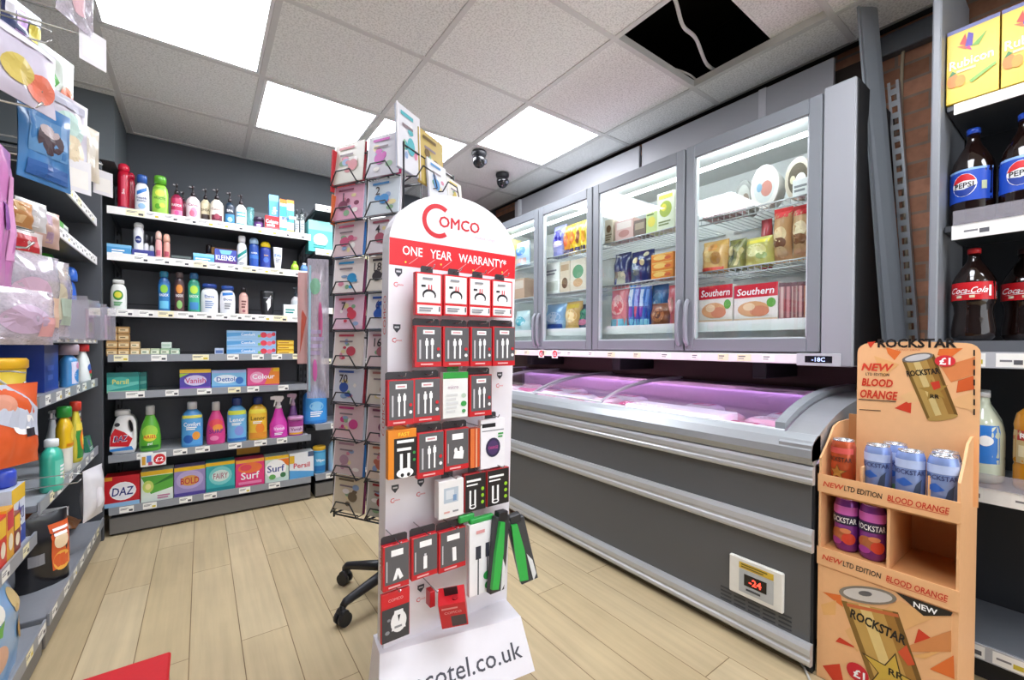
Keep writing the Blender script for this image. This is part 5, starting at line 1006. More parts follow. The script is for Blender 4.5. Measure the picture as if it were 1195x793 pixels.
packet('white pack with a dark purple disc at the right of the fourth hanging row', 561, 589, 489, 545, 'disc', .07)
packet('white box with a pale blue picture in the fifth hanging row', 512, 541, 560, 603, 'plain', .08, .03)
packet('black cable pack with a white cable, middle of the fifth hanging row', 542, 567, 552, 595, 'black', .078)
packet('black cable pack with a dark cable, right end of the fifth hanging row', 568, 594, 547, 588, 'black', .078)
packet('grey and red adapter pack in the sixth hanging row, first from the left', 447, 477.5, 635, 686, 'adapt0', .085)
packet('grey and red adapter pack in the sixth hanging row, second from the left', 480.5, 510.5, 625, 673, 'adapt1', .085)
packet('grey and red adapter pack in the sixth hanging row, third from the left', 512, 543.5, 618, 664, 'adapt2', .085)
packet('charger pack with a red header and white plug in the bottom hanging row', 445, 478, 690, 745, 'charger', .085, .01, 0, None)
# long white cable pack with printed cables
a = pp(548, 640, .1); b = pp(577, 640, .1); t_ = pp(562, 610, .1); l_ = pp(562, 691, .1); w = b.x-a.x; h = t_.z-l_.z
t = thing('accessory_pack', 'long white pack with two printed cables and a green top, lower right', 'phone accessory', ((a.x+b.x)/2, a.y+.01, l_.z), 0, G8)
mb = MB(); mb.box(-w/2, w/2, -.009, .009, 0, h, M('#f0f0f2', .35), .001); deco(mb, flat(0, -.009, 0, (1, 0, 0), (0, 0, 1), (0, -1, 0)), w, h, [('r', .32, .37, 0, .5, M('#2f3340')), ('r', .24, .45, .5, .68, M('#2f3340')), ('r', .68, .72, .2, .5, M('#2f3340')), ('r', .63, .77, .5, .7, M('#2f3340')), ('o', .7, .24, .16, .06, M('#2c9a4a')), ('o', .7, .1, .1, .05, M('#2c9a4a')), ('lines', .25, .7, .84, .92, 1, M('#e0a0a0'))]); part(mb, 'carton', t)
mb = MB(); mb.box(-w*.45, w*.5, -.008, .01, h, h+.016, M('#2fa04a', .35), .003); mb.box(-w*.8, -w*.2, .004, .02, h+.006, h+.03, M('#2fa04a', .35), .004); part(mb, 'hang_tab', t, 'green plastic hanging tab')
# two green tool-like packs hanging askew
for i, (x, y0, y1, tilt, lb) in enumerate(((586, 598, 684, .10, 'black and green hanging pack tilted left of its twin, right edge of the display'), (606, 600, 676, -.24, 'black and green hanging pack swung furthest to the right of the display'))):
    tp = pp(x-(6 if i else 0), y0, .11); bt = pp(x, y1, .11); h = tp.z-bt.z
    t = thing('accessory_pack', lb, 'phone accessory', (tp.x, tp.y-.0, tp.z-h), 0, G8); t.rotation_euler = (0, tilt, -.3 if i else .15)
    t.location = (tp.x-math.sin(tilt)*h, tp.y-.012*i, tp.z-h)
    mb = MB(); mb.box(-.03, .03, -.01, .012, .0, h*.97, M('#3a3b3f', .4), .002); mb.box(-.02, .02, -.012, .014, h*.9, h*1.03, M('#222327', .4), .003); part(mb, 'carton', t)
    mb = MB(); mb.prism([(-.034, .02), (-.006, .014), (.004, h*.5), (.0, h*.9), (-.02, h*.92), (-.03, h*.5)], lambda u, v, q: (u, q, v), -.02, -.0095, M('#2fb04a', .3)); mb.prism([(.012, .0), (.026, .02), (.024, h*.3), (.01, h*.42)], lambda u, v, q: (u, q, v), -.013, -.0095, M('#e4e6e8', .3)); part(mb, 'green_clip', t)
# red cube charger box hanging skewed
c0 = pp(531, 703, .10)
t = thing('charger_box', 'red and white charger box hanging askew at the foot of the display', 'phone accessory', (c0.x, c0.y, c0.z-.045), 0); t.rotation_euler = (.35, -.12, -.5)
mb = MB(); w, d, h = .078, .06, .095; mb.box(-w/2, w/2, -d/2, d/2, 0, h, M('#d3222c', .32), .001)
deco(mb, flat(-w/2, 0, 0, (0, -1, 0), (0, 0, 1), (-1, 0, 0)), d, h, [('r', .0, 1, 0, 1, M('#eceae8'))]); deco(mb, flat(0, -d/2, 0, (1, 0, 0), (0, 0, 1), (0, -1, 0)), w, h, [('r', .4, .95, .06, .5, M('#4a3c40')), ('t', 'COMCO', .5, .66, .1, M('#f4c0c0'), .8), ('lines', .1, .9, .78, .9, 1, M('#f0a0a0'))])
part(mb, 'carton', t); mb = MB(); mb.box(-.02, .02, .0, .002, h, h+.03, M('#2a2226', .4)); mb.lathe([(.008, h), (.008, h+.004)], M('#b01a24'), 12, (0.01, -.012)); part(mb, 'hang_tab', t)
packet('small red pack edge turned outwards beside the red charger box', 502, 508, 690, 708, 'redside', .08, .03, 0, None)

# ================================================================ greeting card spinner
SCX, SCY, SW = .668, 1.755, .172
spn = thing('card_spinner', 'black wire greeting card spinner on a five-wheeled base behind the white display', 'card rack', (SCX, SCY, 0))
BK = M('#202126', .4, n=.03)
def sp_local(th, x, y, z):
    c, s_ = math.cos(th), math.sin(th); return (x*c-y*s_, x*s_+y*c, z)
mb = MB(); mb.tube([(0, 0, .18), (0, 0, 1.75)], .014, BK, 12); part(mb, 'pole', spn)
TH = {'A': math.radians(-60), 'B': math.radians(30), 'C': math.radians(120), 'D': math.radians(210)}
for k in TH:
    th = TH[k]; mb = MB()
    mb.tube([sp_local(th, SW, -SW, .36), sp_local(th, SW, -SW, 1.8)], .004, BK, 6)
    for z in (.372, 1.08, 1.79): mb.tube([sp_local(th, -SW, -SW, z), sp_local(th, SW, -SW, z)], .0035, BK, 6)
    mb.tube([sp_local(th, 0, -SW, .372), (0, 0, .372)], .004, BK, 6); mb.tube([sp_local(th, 0, -SW, 1.79), (0, 0, 1.72)], .004, BK, 6)
    mb.tube([sp_local(th, 0, -SW, .372), sp_local(th, 0, -SW, 1.8)], .003, BK, 6); part(mb, 'wire_frame', spn)
for i in range(5):
    a = math.radians(-166+72*i+6); R = .255; mb = MB(); cx, cy = R*math.cos(a), R*math.sin(a)
    pts = [(.03*math.cos(a), .03*math.sin(a), .115), (R*.55*math.cos(a), R*.55*math.sin(a), .098), (R*.95*math.cos(a), R*.95*math.sin(a), .082), (cx, cy, .07)]
    mb.tube(pts, [.024, .02, .016, .013], BK, 10); lg = part(mb, 'base_arm', spn)
    mb = MB(); tx, ty = -math.sin(a), math.cos(a)
    mb.tube([(cx+tx*-.022, cy+ty*-.022, .0265), (cx+tx*-.005, cy+ty*-.005, .0265)], .026, BK, 18); mb.tube([(cx+tx*.005, cy+ty*.005, .0265), (cx+tx*.022, cy+ty*.022, .0265)], .026, BK, 18)
    mb.tube([(cx, cy, .03), (cx, cy, .075)], .011, BK, 10); mb.tube([(cx-tx*.02, cy-ty*.02, .046), (cx+tx*.02, cy+ty*.02, .046)], .016, BK, 10); part(mb, 'caster', lg)
mb = MB(); mb.lathe([(.045, .09), (.045, .13), (.03, .16), (.026, .3)], BK, 18); part(mb, 'base_hub', spn)
ROW0, PITCH_ = .402, .1425
ords = ('lowest', 'second lowest', 'third lowest', 'fourth lowest', 'fifth lowest', 'sixth lowest', 'fourth from top', 'third from top', 'second from top', 'topmost')
styles = {  # (row, col) : colour word, base, accents, text
 (0, 0): ('sand and grey', '#d6c6a4', '#7a6a54', ''), (0, 1): ('stone grey', '#b8b4a6', '#a03038', ''),
 (1, 0): ('pale mauve', '#d0b8b8', '#b890a0', ''), (1, 1): ('beige', '#dcc8b4', '#c8745c', ''),
 (2, 0): ('pink flower', '#dcb4bc', '#d0488c', ''), (2, 1): ('rose sketch', '#d4b0b8', '#8a4a6a', ''),
 (3, 0): ('blue and red 70', '#cfd2e0', '#3a5aa8', '70'), (3, 1): ('cream and green', '#dcd2c4', '#b07a70', ''),
 (4, 0): ('cream with red flowers', '#e2d4c8', '#c84a5c', ''), (4, 1): ('pale pink', '#e4ccd0', '#b06a78', '16'),
 (5, 0): ('pink balloon 7', '#e4b8cc', '#d8485c', '7'), (5, 1): ('white with a blue circle', '#e2e0e2', '#2c5ab0', '6'),
 (6, 0): ('rainbow', '#eee0dc', '#3a9ad0', ''), (6, 1): ('cream 18', '#e0d6c8', '#3a3438', '18'),
 (7, 0): ('dusty pink', '#d8bcc0', '#c85a7c', ''), (7, 1): ('grey pink number 4', '#d8ccd2', '#a04a5c', '4'),
 (8, 0): ('bright pink first birthday', '#e49ab8', '#7a2c4c', '1'), (8, 1): ('pale blue number 2', '#c8d4dc', '#3a8ac8', '2'),
 (9, 0): ('ivory floral', '#dcd8cc', '#c87a80', ''), (9, 1): ('grey with a magenta flower', '#ccc8d2', '#c850b0', ''),
}
def card(label, th, x, z, w, h, base, acc, txt, lean=.1, yo=.012, seed=0, edge=None):
    base = '#'+''.join('%02x' % int(int(base[i:i+2], 16)*.8+246*.2) for i in (1, 3, 5))
    rg = random.Random(seed); mb = MB(); mb.box(-w/2, w/2, 0, .004, 0, h, M(base, .4, n=.03), .0005)
    mb.box(-w/2+.003, w/2+.006, .0045, .011, -.001, h-.006, M(edge or '#f0eef0', .5), .0005)
    F = flat(0, -.0002, 0, (1, 0, 0), (0, 0, 1), (0, -1, 0)); cm = []
    pal = [acc, '#e8d8a0', '#8ab08a', '#d88aa0', '#90a8cc', '#f2ece8']
    for k in range(7): cm.append(('o', rg.uniform(.25, .8), rg.uniform(.15, .7), rg.uniform(.05, .13), rg.uniform(.04, .09), M(pal[k % 6] if k else acc, .45)))
    cm.append(('lines', .15, .85, .82, .93, 1, M(acc, .5)))
    cm.append(('o', .5+.2*rg.uniform(-1, 1), .42, .16, .14, M(acc, .45)))
    if txt: cm += [('t', txt, .33, .68, .24, M('#33282e' if txt not in ('6',) else '#1c3c90'), .5)]
    else: cm += [('lines', .2, .8, .66, .74, 1, M('#8a7a80', .5))]
    cm.append(('r', .0, .03, 0, 1, M('#f4f0f2', .5)))
    deco(mb, F, w, h, cm)
    lx, ly, lz = sp_local(th, x, -SW-yo, z)
    return solo(mb, 'greeting_card', label, 'greeting card', (SCX+lx, SCY+ly, z), th, 'greeting cards on the spinner', (-lean, 0, th))
EDG = ['#7a2c5a', '#2c7ac8', '#c8d8e8', '#a02838', '#e8e2e6', '#b03060']
for r in range(10):
    for c_ in range(2):
        word, base, acc, txt = styles[(r, c_)]
        card('%s greeting card, %s row, %s column of the spinner' % (word, ords[r], ('left', 'right')[c_]), TH['A'], -.086+.172*c_, ROW0+PITCH_*r, .148, .135 if r < 9 else .16, base, acc, txt, .1, .016, r*7+c_, EDG[(r+c_*2) % 6])
        mb = MB(); x = -.086+.172*c_; z = ROW0+PITCH_*r-.006; pts = [(x-.07, -SW, z), (x-.066, -SW-.036, z-.004), (x-.034, -SW-.04, z+.045), (x+.034, -SW-.04, z+.045), (x+.066, -SW-.036, z-.004), (x+.07, -SW, z)]
        mb.tube([sp_local(TH['A'], *q) for q in pts], .0028, BK, 6); mb.tube([sp_local(TH['A'], x-.06, -SW-.02, z-.003), sp_local(TH['A'], x+.06, -SW-.02, z-.003)], .0025, BK, 6); part(mb, 'wire_pocket', spn)
topB = [('tall white card with pastel buttons behind the gold card', -.135, 1.70, .14, .235, '#d9d8de', '#5ab0b8', '', .03, .0), ('large gold framed card with a brown photo at the top of the spinner', .005, 1.69, .17, .21, '#b89a3c', '#6d5424', '', .03, .004), ('white card with blue and green birds at the top right of the spinner', .02, 1.63, .135, .165, '#dfe0e4', '#4a8ac0', '', .10, .03), ('cream birthday card at the far right top of the spinner', .155, 1.62, .12, .15, '#e8e2d4', '#d8c04a', '', .10, .028)]
for i, (lb, x, z, w, h, b, a, tx, le, yo) in enumerate(topB): card(lb, TH['B'], x, z, w, h, b, a, tx, le, yo, 100+i, '#c8cce0' if i != 1 else '#d8b85a')
for r in range(7, 10):
    for c_ in range(2):
        mb = MB(); x = -.086+.172*c_; z = ROW0+PITCH_*r-.006; pts = [(x-.07, -SW, z), (x-.066, -SW-.045, z-.004), (x-.034, -SW-.05, z+.045), (x+.034, -SW-.05, z+.045), (x+.066, -SW-.045, z-.004), (x+.07, -SW, z)]
        mb.tube([sp_local(TH['B'], *q) for q in pts], .0028, BK, 6); part(mb, 'wire_pocket', spn)
# cards on the far left face, seen edge on
card('red card seen edge-on at the top left of the spinner', TH['D'], .13, 1.66, .12, .165, '#d23a40', '#f0a0a0', '', .06, .0, 77, '#c22a34'); card('orange card seen edge-on below the red one, top left of the spinner', TH['D'], .13, 1.53, .12, .12, '#e07a3c', '#f0d0a0', '', .06, .0, 78, '#d86a34')
# hanging bags on the left corner
def hang(label, x0, x1, y0, y1, Y, hexc, fr, mat=None, t_=.02, rz=-.3, gus=True, seed=3, name='gift_bag', cat='gift bag'):
    a = at_y(x0, (y0+y1)/2, Y); b = at_y(x1, (y0+y1)/2, Y); tp = at_y((x0+x1)/2, y0, Y); bt = at_y((x0+x1)/2, y1, Y)
    return pouch(name, label, cat, ((a.x+b.x)/2, Y, bt.z), (b.x-a.x), tp.z-bt.z, t_, hexc, fr, rz, None, 0, 0, mat, .03, .006, seed, gus=gus)
hang('pale pink paper gift bag hanging to the left of the card spinner', 347, 375, 318, 424, 1.93, '#e8b8b4', [('p', [(.1, .1), (.4, .5), (.2, .6)], M('#d8624a')), ('o', .6, .8, .2, .06, M('#7ab08a'))])
hang('long clear gift bag with pink and green print hanging on the spinner', 358, 384, 302, 464, 1.86, '#d8d4e0', [('o', .65, .55, .1, .14, M('#c85a8a')), ('o', .4, .8, .25, .06, M('#8ac0a0')), ('o', .4, .2, .1, .08, M('#d060a8')), ('lines', .2, .8, .3, .5, 4, M('#b8a8c8')), ('r', .1, .2, .05, .95, M('#a8d0dc'))], CLEARFILM, .03, -.4, True, 5)
# ================================================================ cardboard energy drink stand
SX, SY0, SY1 = 1.60, .217, .532
st = thing('drinks_stand', 'orange cardboard drinks stand with a printed gold can, beside the chest freezer', 'display stand', (1.72, .374, 0))
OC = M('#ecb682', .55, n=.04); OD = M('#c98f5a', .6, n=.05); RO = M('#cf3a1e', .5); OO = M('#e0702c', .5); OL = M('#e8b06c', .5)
SB = 1.85
mb = MB(); mb.box(SX, SB, SY0, SY1, 0, .365, OC); part(mb, 'plinth_box', st, world=True)
for y in (SY0, SY1-.006):
    mb = MB(); mb.prism([(SX, .365), (SB, .365), (SB, .80), (SB-.09, .80), (SB-.14, .79), (SX+.06, .745), (SX, .70)], lambda u, v, q: (u, q, v), y, y+.006, OC); part(mb, 'side_panel', st, world=True)
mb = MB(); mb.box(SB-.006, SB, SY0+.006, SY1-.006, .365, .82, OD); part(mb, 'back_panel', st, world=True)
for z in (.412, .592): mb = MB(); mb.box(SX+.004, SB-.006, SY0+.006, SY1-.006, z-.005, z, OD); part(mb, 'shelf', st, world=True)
mb = MB(); ym = at_x(1036, 630, SX).y; mb.box(SX+.004, SB-.006, ym-.003, ym+.003, .412, .587, OC); part(mb, 'divider', st, world=True)
mb = MB(); yd = at_x(1082, 590, SX).y
mb.box(SX+.02, SB-.05, yd-.003, yd+.003, .592, .70, OC); part(mb, 'divider', st, world=True)
mb = MB(); yd2 = at_x(1003, 560, SX).y; mb.box(SX+.02, SB-.05, yd2-.003, yd2+.003, .592, .69, OC); part(mb, 'divider', st, world=True)
FS = lambda X: (lambda u, v, e: (X-e, u, v))     # u is world y (mirrored: seen from -X)
class PX:
    """print on the plane X from photo outlines"""
    def __init__(s, mb, X): s.mb = mb; s.X = X; s.S = lambda u, v, e: (X-e, -u, v)
    def uv(s, x, y): q = at_x(x, y, s.X); return (-q.y, q.z)
    def poly(s, pts, mat, e): s.mb.poly(s.S, [s.uv(*p) for p in pts], mat, e)
    def text(s, st_, x, y, h, mat, e, maxw=None, bold=.02, shear=0, rot=0): u, v = s.uv(x, y); s.mb.text(s.S, st_, u, v, h, mat, e, maxw, bold, shear, rot)
    def blob(s, x, y, ru, rv, mat, e): u, v = s.uv(x, y); s.mb.blob(s.S, u, v, ru, rv, mat, e, 24, 1)
def lip(z0, z1):
    mb = MB(); mb.box(SX-.004, SX, SY0-.002, SY1+.002, z0, z1, OC); S_ = lambda u, v, e: (SX-.004-e, -u, v)
    uc = -(SY0+SY1)/2; zc = (z0+z1)/2
    mb.text(S_, 'NEW', uc-.118, zc, .016, M('#d84a2c'), .0008, None, .02, .2); mb.text(S_, 'LTD EDITION', uc-.045, zc, .016, M('#241c1a'), .0008, .09, .014, .1); mb.text(S_, 'BLOOD ORANGE', uc+.075, zc, .017, M('#cf3a22'), .0008, .125, .02, .1)
    mb.grid(S_, uc+.014, uc+.135, zc-.0125, zc-.011, M('#cf3a22'), 1, 1, .0008); part(mb, 'front_lip', st, world=True)
lip(.362, .418); lip(.594, .65)
# poster on the lower front
mb = MB(); P = PX(mb, SX-.0015); mb.box(SX-.0015, SX, SY0+.012, SY1-.012, .004, .358, M('#ecb682', .5)); k = .0008
for pts, m_ in ([((960, 690), (981, 694), (984, 708)), OO], [((958, 705), (976, 700), (975, 717), (961, 717)), OL], [((975, 748), (980, 743), (1002, 757)), RO], [((960, 776), (980, 774), (984, 793), (972, 793)), RO], [((1067, 750), (1072, 733), (1096, 751)), RO], [((1085, 780), (1113, 764), (1114, 792)), OO], [((1060, 765), (1100, 758), (1080, 768)), OL], [((986, 735), (1050, 700), (1090, 720), (1000, 760)), M('#e4b074', .5)], [((1040, 760), (1110, 735), (1110, 760)), M('#d48a50', .5)]): P.poly(pts, m_, k); k += .00004
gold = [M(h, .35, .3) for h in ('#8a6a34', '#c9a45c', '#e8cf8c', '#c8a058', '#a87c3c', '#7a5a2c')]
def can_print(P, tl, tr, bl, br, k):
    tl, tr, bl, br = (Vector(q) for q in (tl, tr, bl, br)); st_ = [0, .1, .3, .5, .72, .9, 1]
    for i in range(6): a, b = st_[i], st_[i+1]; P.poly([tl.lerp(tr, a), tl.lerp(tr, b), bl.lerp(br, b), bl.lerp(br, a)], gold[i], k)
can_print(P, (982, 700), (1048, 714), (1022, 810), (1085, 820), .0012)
def ell(c, a, b, rot, n=24): cr, sr = math.cos(rot), math.sin(rot); return [(c[0]+a*math.cos(t)*cr-b*math.sin(t)*sr, c[1]+a*math.cos(t)*sr+b*math.sin(t)*cr) for t in [2*PI*i/n for i in range(n)]]
P.poly(ell((1013, 694), 34, 10, .14), M('#8f8a84', .3, .5), .0016); P.poly(ell((1013, 694), 29, 7.5, .14), M('#d4d2d2', .3, .3), .002); P.poly(ell((1010, 692), 8, 3, .14), M('#6d6d72', .3, .4), .0024)
P.poly([(991, 740), (1000, 737), (1062, 752), (1064, 758), (1030, 755), (992, 748)][:0] or [(988, 703), (1048, 716), (1049, 720), (989, 707)], M('#c86a3c', .4), .0016)
P.text('ROCKSTAR', 1024, 730, .027, M('#1a1614'), .002, .128, .03, 0, -.12)
star = []
u0, v0 = P.uv(1040, 789)
for j in range(10): a = PI/2-.12+j*PI/5; rr = .075 if j % 2 == 0 else .03; star.append((u0+rr*math.cos(a), v0+rr*math.sin(a)))
mb.poly(P.S, star, M('#3a2c18'), .002); mb.poly(P.S, [(u0+(a-u0)*.9, v0+(b-v0)*.9) for a, b in star], M('#d0b04a', .35, .2), .0024); P.text('RR', 1046, 786, .02, M('#1f1812'), .003, None, .02)
P.poly([(1048, 760), (1058, 752), (1068, 775), (1060, 776)], M('#d0502c', .4), .0018); P.blob(1001, 784, .027, .027, M('#c81c2e'), .0028); P.text('£1', 1003, 786, .024, W_, .0034, None, .03)
P.poly([(1045, 690), (1112, 714), (1110, 718), (1078, 718)], M('#1c1816'), .0016); P.text('NEW', 1080, 709, .015, W_, .002, None, .025)
part(mb, 'poster', st, 'printed poster of a tilted gold can', world=True)
# header board
HX = 1.78; hy0, hy1 = .207, .487; mb = MB(); P = PX(mb, HX)
r_ = .03; z1 = 1.066; out = [(hy0, .60), (hy1, .60), (hy1, z1-r_)]+[(hy1-r_+r_*math.cos(t), z1-r_+r_*math.sin(t)) for t in (.4, .8, 1.2)]+[(hy1-r_, z1), ((hy0+hy1)/2, z1+.006), (hy0+r_, z1)]+[(hy0+r_-r_*math.sin(t), z1-r_+r_*math.cos(t)) for t in (.4, .8, 1.2)]+[(hy0, z1-r_)]
mb.prism(out, lambda u, v, q: (HX+q, u, v), 0, .006, OC); k = .0008
for pts, m_ in ([((1012, 399), (1022, 398), (1016, 406)), RO], [((1034, 405), (1052, 410), (1044, 420), (1036, 412)), OO], [((1096, 407), (1124, 406), (1108, 418), (1094, 414)), OO], [((1098, 428), (1138, 416), (1138, 436), (1110, 446)), M('#d9824a', .5)], [((1118, 444), (1136, 438), (1137, 454), (1116, 458)), M('#cf5a24', .5)], [((1044, 476), (1064, 465), (1063, 482)), RO], [((1050, 462), (1100, 440), (1110, 462), (1060, 470)), M('#e8b880', .5)], [((1100, 470), (1137, 456), (1137, 480)), M('#e8b47c', .5)], [((1020, 415), (1050, 425), (1030, 440)), M('#e6ae6e', .5)]): P.poly(pts, m_, k); k += .00004
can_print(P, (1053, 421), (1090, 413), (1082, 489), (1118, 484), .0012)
P.poly(ell((1071, 417), 18.5, 5, -.16), M('#8f8a84', .3, .5), .0016); P.poly(ell((1071, 417), 15, 3.6, -.16), M('#e0dede', .3, .3), .002)
P.poly(ell((1100, 487), 18, 3.4, -.13), gold[3], .0014)
P.text('ROCKSTAR', 1077, 434, .017, M('#1a1614'), .002, .075, .03, 0, .18)
u0, v0 = P.uv(1090, 455); stp = []
for j in range(10): a = PI/2+.2+j*PI/5; rr = .034 if j % 2 == 0 else .014; stp.append((u0+rr*math.cos(a), v0+rr*math.sin(a)))
mb.poly(P.S, stp, M('#a8843c', .4), .002); P.poly([(1086, 446), (1096, 444), (1098, 452), (1090, 455)], M('#c83c28', .4), .0024); P.text('RR', 1091, 462, .012, M('#1f1812'), .0026)
P.blob(1103, 421, .022, .017, M('#d8303a'), .0028); P.text('£1', 1103, 421, .02, W_, .0034, None, .03)
P.text('ROCKSTAR', 1068, 400, .026, M('#1c1614'), .002, .18, .035); P.text('ENERGY DRINK', 1060, 408, .006, M('#c8642c'), .002, .1, 0)
P.text('NEW', 1024, 428, .024, M('#d8442c'), .002, None, .03, .25); P.text('LTD EDITION', 1024, 436.5, .009, M('#2c2420'), .002, .06, .01); P.text('BLOOD', 1024, 446, .024, M('#cf3a22'), .002, .078, .03, .12); P.text('ORANGE', 1025, 460, .026, M('#cf3a22'), .002, .094, .03, .12)
P.poly([(1002, 465), (1046, 468), (1046, 469), (1002, 466)], M('#2c2420'), .002); P.poly([(1003, 477), (1028, 478.5), (1028, 479.5), (1003, 478)], M('#5a3c28'), .002)
for i in range(7): y = 408+i*11.5; P.poly([(1136, y), (1138, y), (1138, y+7), (1136, y+7)], M('#231c18'), .002)
part(mb, 'header_board', st, world=True)
def can(label, x, y, z, hexc, cmds, rz, group, lidc='#c9cdd4', rimc=None, r=.0325, h=.166):
    t = thing('drink_can', label, 'drink can', (x, y, z), rz, group)
    mb = MB(); mb.lathe([(r*.8, 0), (r*.86, .003), (r, .012), (r, h-.022), (r*.93, h-.012), (r*.84, h-.004)], M(hexc, .25, .35, coat=.3), 28, cap1=False)
    def S_(u, v, e): a = u/r; return ((r+e)*math.sin(a), -(r+e)*math.cos(a), v+.012)
    deco(mb, S_, 2*r*1.35, h-.036, cmds, .0005, 18, 2, .0003); part(mb, 'can_body', t)
    mb = MB(); k = M(lidc, .25, .85); mb.lathe([(r*.84, h-.004), (r*.86, h), (r*.8, h), (r*.78, h-.006), (.001, h-.006)], k, 24, cap0=False); part(mb, 'lid', t)
    mb = MB(); mb.lathe([(.008, h-.006), (.008, h-.0035), (.004, h-.003)], k, 12, (0, -.006), .8, 1.3); part(mb, 'ring_pull', t)
    return t
R90 = -PI/2
BL = [('r', 0, 1, .82, 1, M('#b8c8ec', .3)), ('t', 'ROCKSTAR', .5, .74, .1, M('#2c3264'), .86), ('p', [(.1, .5), (.4, .62), (.62, .5), (.4, .42)], M('#2f62b8')), ('p', [(.55, .1), (.68, .5), (.85, .62), (.75, .4), (.8, .1)], M('#3c4a62')), ('o', .35, .14, .3, .12, M('#c89a4a')), ('o', .55, .22, .2, .06, M('#6a9a6a'))]
PU = [('r', 0, 1, .8, 1, M('#d86ac4', .3)), ('r', 0, 1, .56, .78, M('#2c1d44')), ('t', 'ROCKSTAR', .5, .67, .13, W_, .86), ('o', .4, .3, .3, .16, M('#b86a3c')), ('o', .7, .24, .2, .14, M('#d8442c')), ('o', .3, .14, .2, .08, M('#a83a9a')), ('o', .6, .42, .16, .06, M('#e08a5a'))]
ORC = [('r', 0, 1, .86, 1, M('#e0605a', .3)), ('t', 'ROCKSTAR', .5, .72, .11, M('#2c1a14'), .86), ('s', .5, .4, .3, M('#6a4a1c')), ('s', .5, .4, .24, M('#c08a3c')), ('o', .5, .1, .4, .08, M('#8a2c1c'))]
def cy(px, X): return at_x(px, 550, X).y
G9 = 'cans on the cardboard stand'
can('orange can standing alone at the left of the cardboard stand tray', 1.665, cy(984, 1.665), .593, '#c85a34', ORC, R90-.2, G9)
can('pale blue can at the left front of the blue group in the tray', 1.66, cy(1024.5, 1.66), .593, '#8fa6dc', BL, R90-.1, G9)
can('pale blue can behind and between the two left front blue cans', 1.73, cy(1044, 1.73), .593, '#8fa6dc', BL, R90+.2, G9)
can('pale blue can at the centre front of the tray, right of the divider gap', 1.645, cy(1062.5, 1.645), .593, '#8fa6dc', BL, R90+.05, G9)
can('pale blue can at the right front corner of the tray', 1.645, cy(1101, 1.645), .593, '#8fa6dc', BL, R90-.05, G9)
can('pale blue can second in the right hand file of the tray', 1.712, cy(1103, 1.712), .593, '#8fa6dc', BL, R90+.3, G9)
can('purple can on the left of the pair on the middle shelf of the stand', 1.662, cy(989, 1.662), .4125, '#8a3c9a', PU, R90-.1, G9, '#d79ad8')
can('purple can on the right of the pair on the middle shelf of the stand', 1.655, cy(1019.5, 1.655), .4125, '#8a3c9a', PU, R90+.1, G9, '#d79ad8')

# ================================================================ right-hand drinks shelving
dr = thing('drinks_shelving', 'grey drinks shelving at the right edge with dark back and glass-fronted shelves', 'shelving', (2.2, -.1, 0))
UY0, UY1, UX = -.80, .322, 1.97
SG = M('#85898f', .4, n=.03); mb = MB(); mb.box(1.93, 2.385, UY1, UY1+.022, 0, HC-.03, SG, .004); part(mb, 'side_panel', dr, world=True)
mb = MB(); mb.box(2.33, 2.36, UY0, UY1, 0, 2.25, M('#26282d', .55)); part(mb, 'back_panel', dr, world=True)
mb = MB(); mb.box(2.02, 2.33, UY0, UY1, 0, .06, M('#232428', .6)); part(mb, 'plinth', dr, world=True)
for i, (z, front, fence, lab) in enumerate(((1.845, 1.99, False, 'white'), (1.45, 1.985, True, 'white'), (1.075, 1.985, False, 'grey'), (.618, 1.98, True, 'white'), (.125, 1.98, False, 'grey'))):
    mb = MB(); mb.box(front+.004, 2.33, UY0, UY1-.004, z-.02, z, M('#6f737a' if i > 1 else '#3d4046', .4), .002); sh = part(mb, 'shelf', dr, world=True)
    yl = UY1-.022; mb = MB(); h0, h1 = (z-.036, z-.002) if i == 0 else ((z-.048, z-.002) if i != 2 else (z-.085, z-.035))
    if i == 2: mb.box(front, front+.008, UY0, yl, z-.04, z, M('#5d6168', .4))
    mb.box(front-.002, front+.004, UY0, yl, h0, h1, M('#f2f1ee' if lab == 'white' else '#b9bbc0', .35))
    S_ = lambda u, v, e: (front-.002-e, -u, v); y = yl-.02; rg = random.Random(40+i)
    if i:
        while y > -.5:
            w = rg.choice((.06, .07)); mb.grid(S_, -y, -y+w, h0+.004, h1-.004, M('#f6f5f1' if rg.random() < .7 else '#efe6b4', .4), 1, 1, .0006)
            mb.grid(S_, -y+.008, -y+w*.55, h0+.02, h0+.026, M('#77777c'), 1, 1, .001); mb.grid(S_, -y+w*.6, -y+w*.9, h0+.012, h0+.026, M('#cdb83a' if rg.random() < .6 else '#5a5a60'), 1, 1, .001); y -= w+rg.uniform(.01, .06)
    part(mb, 'price_rail', sh, world=True)
    if fence:
        mb = MB(); mb.box(front-.006, front-.003, UY0, yl-.003, z-.002, z+.044, CLEARP); part(mb, 'clear_riser', sh, world=True)
G10 = 'juice cartons on the top drinks shelf'
